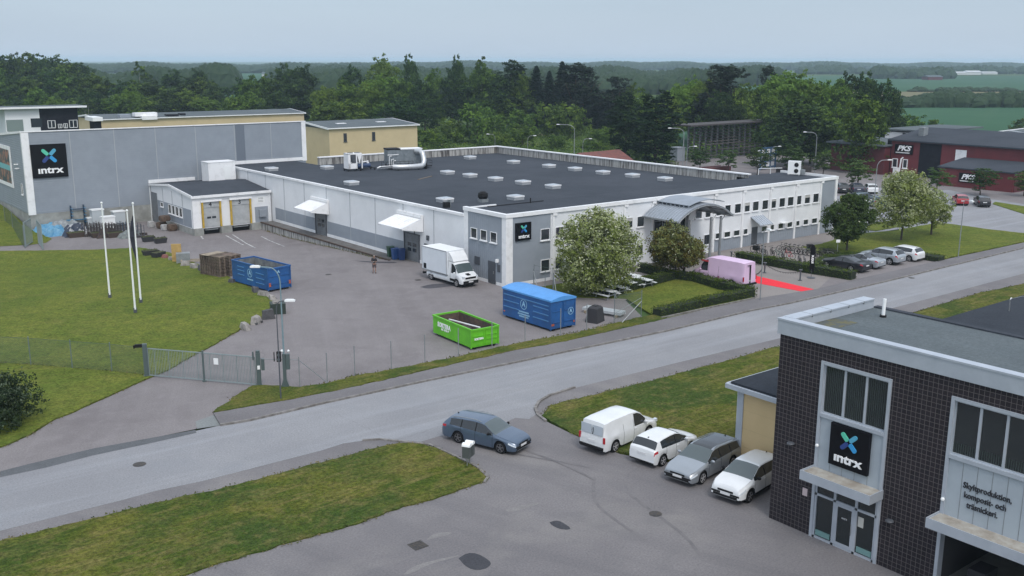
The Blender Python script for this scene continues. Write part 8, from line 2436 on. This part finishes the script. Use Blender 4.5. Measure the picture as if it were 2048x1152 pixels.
hedge('hedge', 'low clipped hedge at the entrance path behind the picnic tables', pts((1330, 556), (1305, 548), (1285, 543)), 1.1, .85, 7)
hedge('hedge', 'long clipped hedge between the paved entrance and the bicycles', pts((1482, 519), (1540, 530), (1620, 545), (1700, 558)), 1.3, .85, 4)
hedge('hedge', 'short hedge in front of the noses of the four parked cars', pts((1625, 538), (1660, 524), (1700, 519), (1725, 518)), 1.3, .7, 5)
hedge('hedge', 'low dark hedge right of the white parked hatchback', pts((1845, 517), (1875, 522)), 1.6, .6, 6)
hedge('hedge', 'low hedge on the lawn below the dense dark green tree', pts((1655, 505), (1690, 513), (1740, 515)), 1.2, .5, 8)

# grass tufts that break the lawn edges
def tufts(name, lines, n_per_m, hh_, m_, seed, wid=.12):
    rg = random.Random(seed); m = MB()
    for ln_ in lines:
        for a, b in zip(ln_[:-1], ln_[1:]):
            a3, b3 = Vector((*a, 0)), Vector((*b, 0)); d = b3 - a3; nr = Vector((-d.y, d.x, 0)).normalized()
            for _ in range(int(d.length * n_per_m)):
                q = a3 + d * rg.random() + nr * rg.gauss(0, wid); h_ = hh_ * rg.uniform(.4, 1.2); a_ = rg.random() * 6.28
                z = hgt(q.x, q.y) + .04; w_ = rg.uniform(.03, .08)
                m._add([(q.x - w_ * math.cos(a_), q.y - w_ * math.sin(a_), z), (q.x + w_ * math.cos(a_), q.y + w_ * math.sin(a_), z), (q.x + rg.gauss(0, .05), q.y + rg.gauss(0, .05), z + h_)], [(0, 1, 2)])
    m.build(name, m_, None, fix=False, kind='stuff', label='ragged dry grass along the lawn and verge edges', cat='grass')
DRY = mat('dry_grass', (.16, .13, .05), .9, col2=(.055, .075, .018), scale=.9, lo=.4, hi=.6)
tufts('edge_grass', [island + [island[0]], sidegrass[:14] + sidegrass[:0], strip + [strip[0]], field_l[8:-4], [sidegrass[i] for i in range(len(sidegrass) - 5, len(sidegrass))]], 16, .08, DRY, 3)
tufts('fence_grass', [[tuple(G(*q)[:2]) for q in pr_px], [tuple(q[:2]) for q in fl_], [(53.3, 119), (53.3, 90)]], 12, .15, DRY, 4, .1)

# ================================================================= far woods, farms (masses that read as one)
FARW = leafm('far_wood_green', (0.026, 0.050, 0.024), (0.040, 0.068, 0.030), .0)
def far_wood(name, lab, px0, px1, yb, ht, depth, n, seed, bump_=3, m_=None, w=7):
    rg = random.Random(seed); m = MB()
    for i in range(n):
        px = rg.uniform(px0, px1); p = G(px, yb)
        dist = math.hypot(p.x, p.y); s_ = rg.random() * depth
        q = p * (1 + s_ / dist); env = .78 + .22 * math.sin(px * .013 + seed) * math.sin(px * .031 + seed * 2)
        h_ = (ht * env + rg.uniform(-bump_, bump_) * .5) * (1 + 0.0 * s_); r_ = w * rg.uniform(.6, 1.25)
        k = len(m.v); nn_ = 6
        for zf, rf in ((0, .9), (.35, 1.1), (.7, .85), (.92, .4)):
            for j in range(nn_):
                a = 2 * PI * j / nn_ + rg.uniform(-.2, .2); m.v.append((q.x + r_ * rf * math.cos(a) * rg.uniform(.8, 1.2), q.y + r_ * rf * math.sin(a) * rg.uniform(.8, 1.2), h_ * zf * rg.uniform(.93, 1.05)))
        m.v.append((q.x + rg.uniform(-1, 1), q.y + rg.uniform(-1, 1), h_ * 1.03)); top = len(m.v) - 1
        for l_ in range(3):
            for j in range(nn_): m.f.append([k + l_ * nn_ + j, k + l_ * nn_ + (j + 1) % nn_, k + (l_ + 1) * nn_ + (j + 1) % nn_, k + (l_ + 1) * nn_ + j]); m.m.append(0)
        for j in range(nn_): m.f.append([k + 3 * nn_ + j, k + 3 * nn_ + (j + 1) % nn_, top]); m.m.append(0)
    m.build(name, m_ or FARW, None, fix=False, kind='stuff', label=lab, cat='wood')
far_wood('far_forest', 'hazy forest band along the left part of the horizon', -100, 760, 147, 14.5, 900, 2600, 1, 5, w=9)
far_wood('far_forest', 'hazy forest ridge on the horizon behind the conifers', 700, 1700, 141, 18, 1500, 3000, 2, 5, w=11)
far_wood('far_forest', 'dim forest band on the horizon at the right', 1600, 2150, 138.5, 17, 1600, 2200, 3, 5, w=11)
far_wood('far_wood', 'dark wood filling the middle distance behind the centre trees', 560, 1560, 172, 15, 260, 1700, 4, 4, w=6)
far_wood('far_wood', 'second strip of dark wood in the middle distance', 620, 1420, 190, 14, 200, 1100, 12, 4, w=6)
far_wood('far_wood', 'wood on the left behind the tree line', -60, 470, 190, 17, 150, 700, 5, 4, w=6)
far_wood('far_wood', 'patch of wood before the green gap on the left', 540, 760, 160, 14, 200, 420, 6, 4, w=6)
far_wood('far_wood', 'tree clump beside the far farm on the right', 1750, 1900, 158, 15, 120, 110, 7, 6, w=8)
far_wood('far_wood', 'row of farm trees along the far edge of the crop field', 1600, 2150, 149, 13, 200, 200, 8, 6, w=9)
far_wood('field_hedgerow', 'bushy hedgerow across the fields at the right', 1775, 2200, 215, 6.5, 45, 420, 9, 2, w=4)
far_wood('field_hedgerow', 'thin line of scrub between the far fields', 1790, 2200, 184, 3, 20, 60, 10, 2, w=4)
# scrub in the meadow behind the factory and the wood floor
def scrub(name, lab, corners, n, s_, seed, hmax=1.6):
    rg = random.Random(seed); m = MB(); P4 = [G(*c_) for c_ in corners]
    for _ in range(n):
        u, v = rg.random(), rg.random(); q = P4[0].lerp(P4[1], u).lerp(P4[3].lerp(P4[2], u), v)
        k_ = math.sin(q.x * .11 + seed) * math.cos(q.y * .09); hh2 = hmax * max(.15, .5 + .5 * k_) * rg.random()
        leaf(m, Vector((q.x, q.y, hh2)), Vector((0, 0, 1)), s_, rg, 1 if rg.random() < .4 else 0, .3)
    m.build(name, (LF_B, LF_L), None, fix=False, kind='stuff', label=lab, cat='scrub')
scrub('scrub', 'low green scrub and tall grass behind the factory', ((840, 320), (1360, 335), (1340, 262), (850, 250)), 26000, .42, 1, .8)
scrub('undergrowth', 'dark undergrowth at the foot of the wood on the left', ((-40, 268), (640, 268), (640, 246), (-40, 240)), 9000, 1.1, 2, 4)
scrub('undergrowth', 'undergrowth at the foot of the wood on the right', ((1380, 308), (1790, 318), (1790, 285), (1380, 285)), 7000, .9, 3, 3)
FB = mat('far_white_wall', (.5, .52, .53), .7)
for i, (px0, px1, yb_, h_, lab) in enumerate([(1900, 1935, 150, 5, 'long pale farm building on the far plain, left one'), (1935, 1962, 150, 6.5, 'tall pale farm building on the far plain, middle one'), (1965, 1995, 149, 4.5, 'pale farm building on the far plain, right one'), (524, 537, 157, 7, 'white farmhouse in the far green gap on the left'), (444, 452, 168, 4, 'tiny white shed in the green field on the left'), (1636, 1643, 146, 9, 'tiny white house far off above the light trees'), (1856, 1885, 160, 5, 'low dark barn below the far clump of trees')]):
    a_, b_ = G(px0, yb_), G(px1, yb_); d = b_ - a_; o = thing('far_building', lab, 'building', a_, math.atan2(d.y, d.x))
    w_ = d.length
    m = MB(); m.box(0, w_, 0, 14, 0, h_ * .7); m.build('wall', FB if i != 6 else REDD, o)
    m = MB(); m.extr([(-.5, h_ * .7), (14.5, h_ * .7), (7, h_)], 'x', -.5, w_ + .5); m.build('roof', FB if i < 3 else ROOF2, o)

# ================================================================= people
SKIN = mat('skin', (0.30, 0.175, 0.125), 0.6)
def person(lab, loc, face, shirt, legs_m, shorts=True, arms='phone', hair=(.12, .09, .07), s=1.0):
    """body: one skinned surface; clothes follow it"""
    o = thing('person', lab, 'person', loc, face); o.scale = (s, s, s)
    def skin(name, V, E_, Rr, m_, sub=2):
        me = bpy.data.meshes.new(name); me.from_pydata(V, E_, []); me.materials.append(m_)
        ob = bpy.data.objects.new(name, me); C.objects.link(ob)
        md = ob.modifiers.new('skin', 'SKIN'); md.use_smooth_shade = True
        for i, r_ in enumerate(Rr): me.skin_vertices[0].data[i].radius = r_ if isinstance(r_, tuple) else (r_, r_)
        me.skin_vertices[0].data[0].use_root = True
        if sub: sb = ob.modifiers.new('sub', 'SUBSURF'); sb.levels = sub; sb.render_levels = sub
        dg = bpy.context.evaluated_depsgraph_get(); nm = bpy.data.meshes.new_from_object(ob.evaluated_get(dg))
        bpy.data.objects.remove(ob); ob = bpy.data.objects.new(name, nm); C.objects.link(ob); ob.parent = o
        return ob
    # x forward, y left
    V = [(0, 0, .95), (0, 0, 1.12), (0, 0, 1.32), (0, 0, 1.47), (.01, 0, 1.54), (.02, 0, 1.63), (.02, 0, 1.72)]
    E_ = [(i, i + 1) for i in range(6)]; Rr = [(.12, .085), (.11, .08), (.12, .085), (.06, .05), .052, (.08, .095), (.06, .075)]
    hand = []
    for s_ in (1, -1):
        k = len(V)
        V += [(0, s_ * .10, .88), (.02, s_ * .11, .50), (-.01, s_ * .12, .10), (.12, s_ * .14, .04)]; E_ += [(0, k), (k, k + 1), (k + 1, k + 2), (k + 2, k + 3)]; Rr += [.088, .058, .042, .035]
        k = len(V)
        if arms == 'phone': A = [(0, s_ * .19, 1.42), (-.03, s_ * .25, 1.16), (.20, s_ * .12, 1.14), (.27, s_ * .075, 1.19)]
        else: A = [(0, s_ * .19, 1.42), (-.01, s_ * .25, 1.14), (.04, s_ * .26, .90), (.06, s_ * .25, .82)]
        V += A; E_ += [(2, k), (k, k + 1), (k + 1, k + 2), (k + 2, k + 3)]; Rr += [.045, .038, .029, (.035, .018)]
        d = (Vector(A[3]) - Vector(A[2])).normalized(); side = d.cross(Vector((0, 0, 1))).normalized(); upv = side.cross(d)
        for f in range(4):
            b_ = Vector(A[3]) + side * (f - 1.5) * .018 + d * .02; q1 = b_ + d * (.035 + .006 * (f in (1, 2))); q2 = q1 + d * .02 - upv * .02
            kk = len(V); V += [tuple(q1), tuple(q2)]; E_ += [(k + 3, kk), (kk, kk + 1)]; Rr += [.0085, .007]
        q1 = Vector(A[3]) - side * .04 * s_ + d * .01; kk = len(V); V += [tuple(q1), tuple(q1 + d * .03)]; E_ += [(k + 3, kk), (kk, kk + 1)]; Rr += [.011, .009]
    skin('body', V, E_, Rr, SKIN, 1)
    # shirt
    V = [(0, 0, .98), (0, 0, 1.14), (0, 0, 1.33), (0, 0, 1.47)]; E_ = [(0, 1), (1, 2), (2, 3)]; Rr = [(.18, .14), (.17, .135), (.19, .145), (.105, .085)]
    for s_ in (1, -1):
        k = len(V); el = (-.03, s_ * .25, 1.18) if arms == 'phone' else (-.01, s_ * .25, 1.18)
        V += [(0, s_ * .19, 1.42), el]; E_ += [(2, k), (k, k + 1)]; Rr += [.09, .075]
    skin('shirt', V, E_, Rr, shirt, 1)
    V = [(0, 0, .96)]; E_ = []; Rr = [(.175, .135)]
    for s_ in (1, -1):
        k = len(V); V += [(0, s_ * .10, .86), (.02, s_ * .11, .52 if shorts else .3)] + ([] if shorts else [(-.01, s_ * .12, .12)])
        E_ += [(0, k), (k, k + 1)] + ([] if shorts else [(k + 1, k + 2)]); Rr += [.118, .10] + ([] if shorts else [.075])
    skin('shorts' if shorts else 'trousers', V, E_, Rr, legs_m, 1)
    hm = mat('hair_%02d' % int(hair[0] * 100), hair, .8)
    m = MB(); m.ball((.0, 0, 1.70), .1, 10, 6, sc=(1, .88, .85)); m.v = [(x, y, max(z, 1.665 + max(0, x) * .6)) for x, y, z in m.v]; m.build('hair', hm, o, smooth=True)
    m = MB()
    for s_ in (1, -1): m.ball((.095, s_ * .032, 1.655), .011, 6, 4); 
    m.box(.085, .1, -.02, .02, 1.595, 1.602); m.build('face_features', BLACKM, o)
    m = MB(); m.extr([(.085, 1.615), (.12, 1.615), (.09, 1.65)], 'y', -.012, .012); m.ball((0, .082, 1.64), .022, 6, 4, sc=(.6, .4, 1)); m.ball((0, -.082, 1.64), .022, 6, 4, sc=(.6, .4, 1)); m.build('nose_and_ears', SKIN, o)
    m = MB()
    for s_ in (1, -1): m.ball((.06, s_ * .135, .045), .05, 8, 6, sc=(2.4, .95, .9)); m.box(-.06, .17, s_ * .135 - .045, s_ * .135 + .045, 0, .02)
    m.build('shoes', BLACKM, o, smooth=True)
    if arms == 'phone':
        m = MB(); m.box(.29, .33, -.06, .06, 1.18, 1.2); m.build('phone', PALE, o)
    return o
p = G(749, 546)
person('person in the yard in black t-shirt and grey-brown shorts, looking at their hands', tuple(p), PI + YAW * 0 + R(230) - PI, mat('black_shirt', (.015, .015, .018), .8), mat('brown_grey_shorts', (.11, .085, .085), .9), True, 'phone', (.25, .22, .2))
p = G(1403, 516)
person('person in dark clothes with reddish trousers at the entrance by the canopy post', tuple(p), R(250), mat('dark_jacket', (.03, .03, .05), .8), mat('reddish_trousers', (.14, .03, .04), .8), False, 'down')
p = G(1387, 514)
person('person in pale top and dark trousers standing at the entrance behind the bronze tree', tuple(p), R(200), mat('pale_top', (.5, .55, .52), .8), mat('dark_trousers', (.02, .03, .03), .8), False, 'down', (.03, .02, .02))
p = G(1367, 553)
person('person in green top and black trousers behind the hedge by the pink van', tuple(p), R(300), mat('green_top', (.05, .2, .12), .8), mat('black_trousers', (.015, .015, .018), .8), False, 'down', (.05, .04, .03))

# ================================================================= air
hz = bpy.data.materials.new('haze'); hz.use_nodes = True
t = hz.node_tree; t.nodes.remove(t.nodes['Principled BSDF'])
pv = t.nodes.new('ShaderNodeVolumePrincipled')
pv.inputs['Color'].default_value = (0.66, 0.83, 1.0, 1)
pv.inputs['Density'].default_value = 0.00017
pv.inputs['Anisotropy'].default_value = 0.0
t.links.new(pv.outputs[0], t.nodes['Material Output'].inputs['Volume'])
MB().box(-8500, 8800, -400, 8800, -2.5, 34).build('haze', hz, kind='stuff', label='thin pale blue haze filling the air out to the horizon', cat='haze')
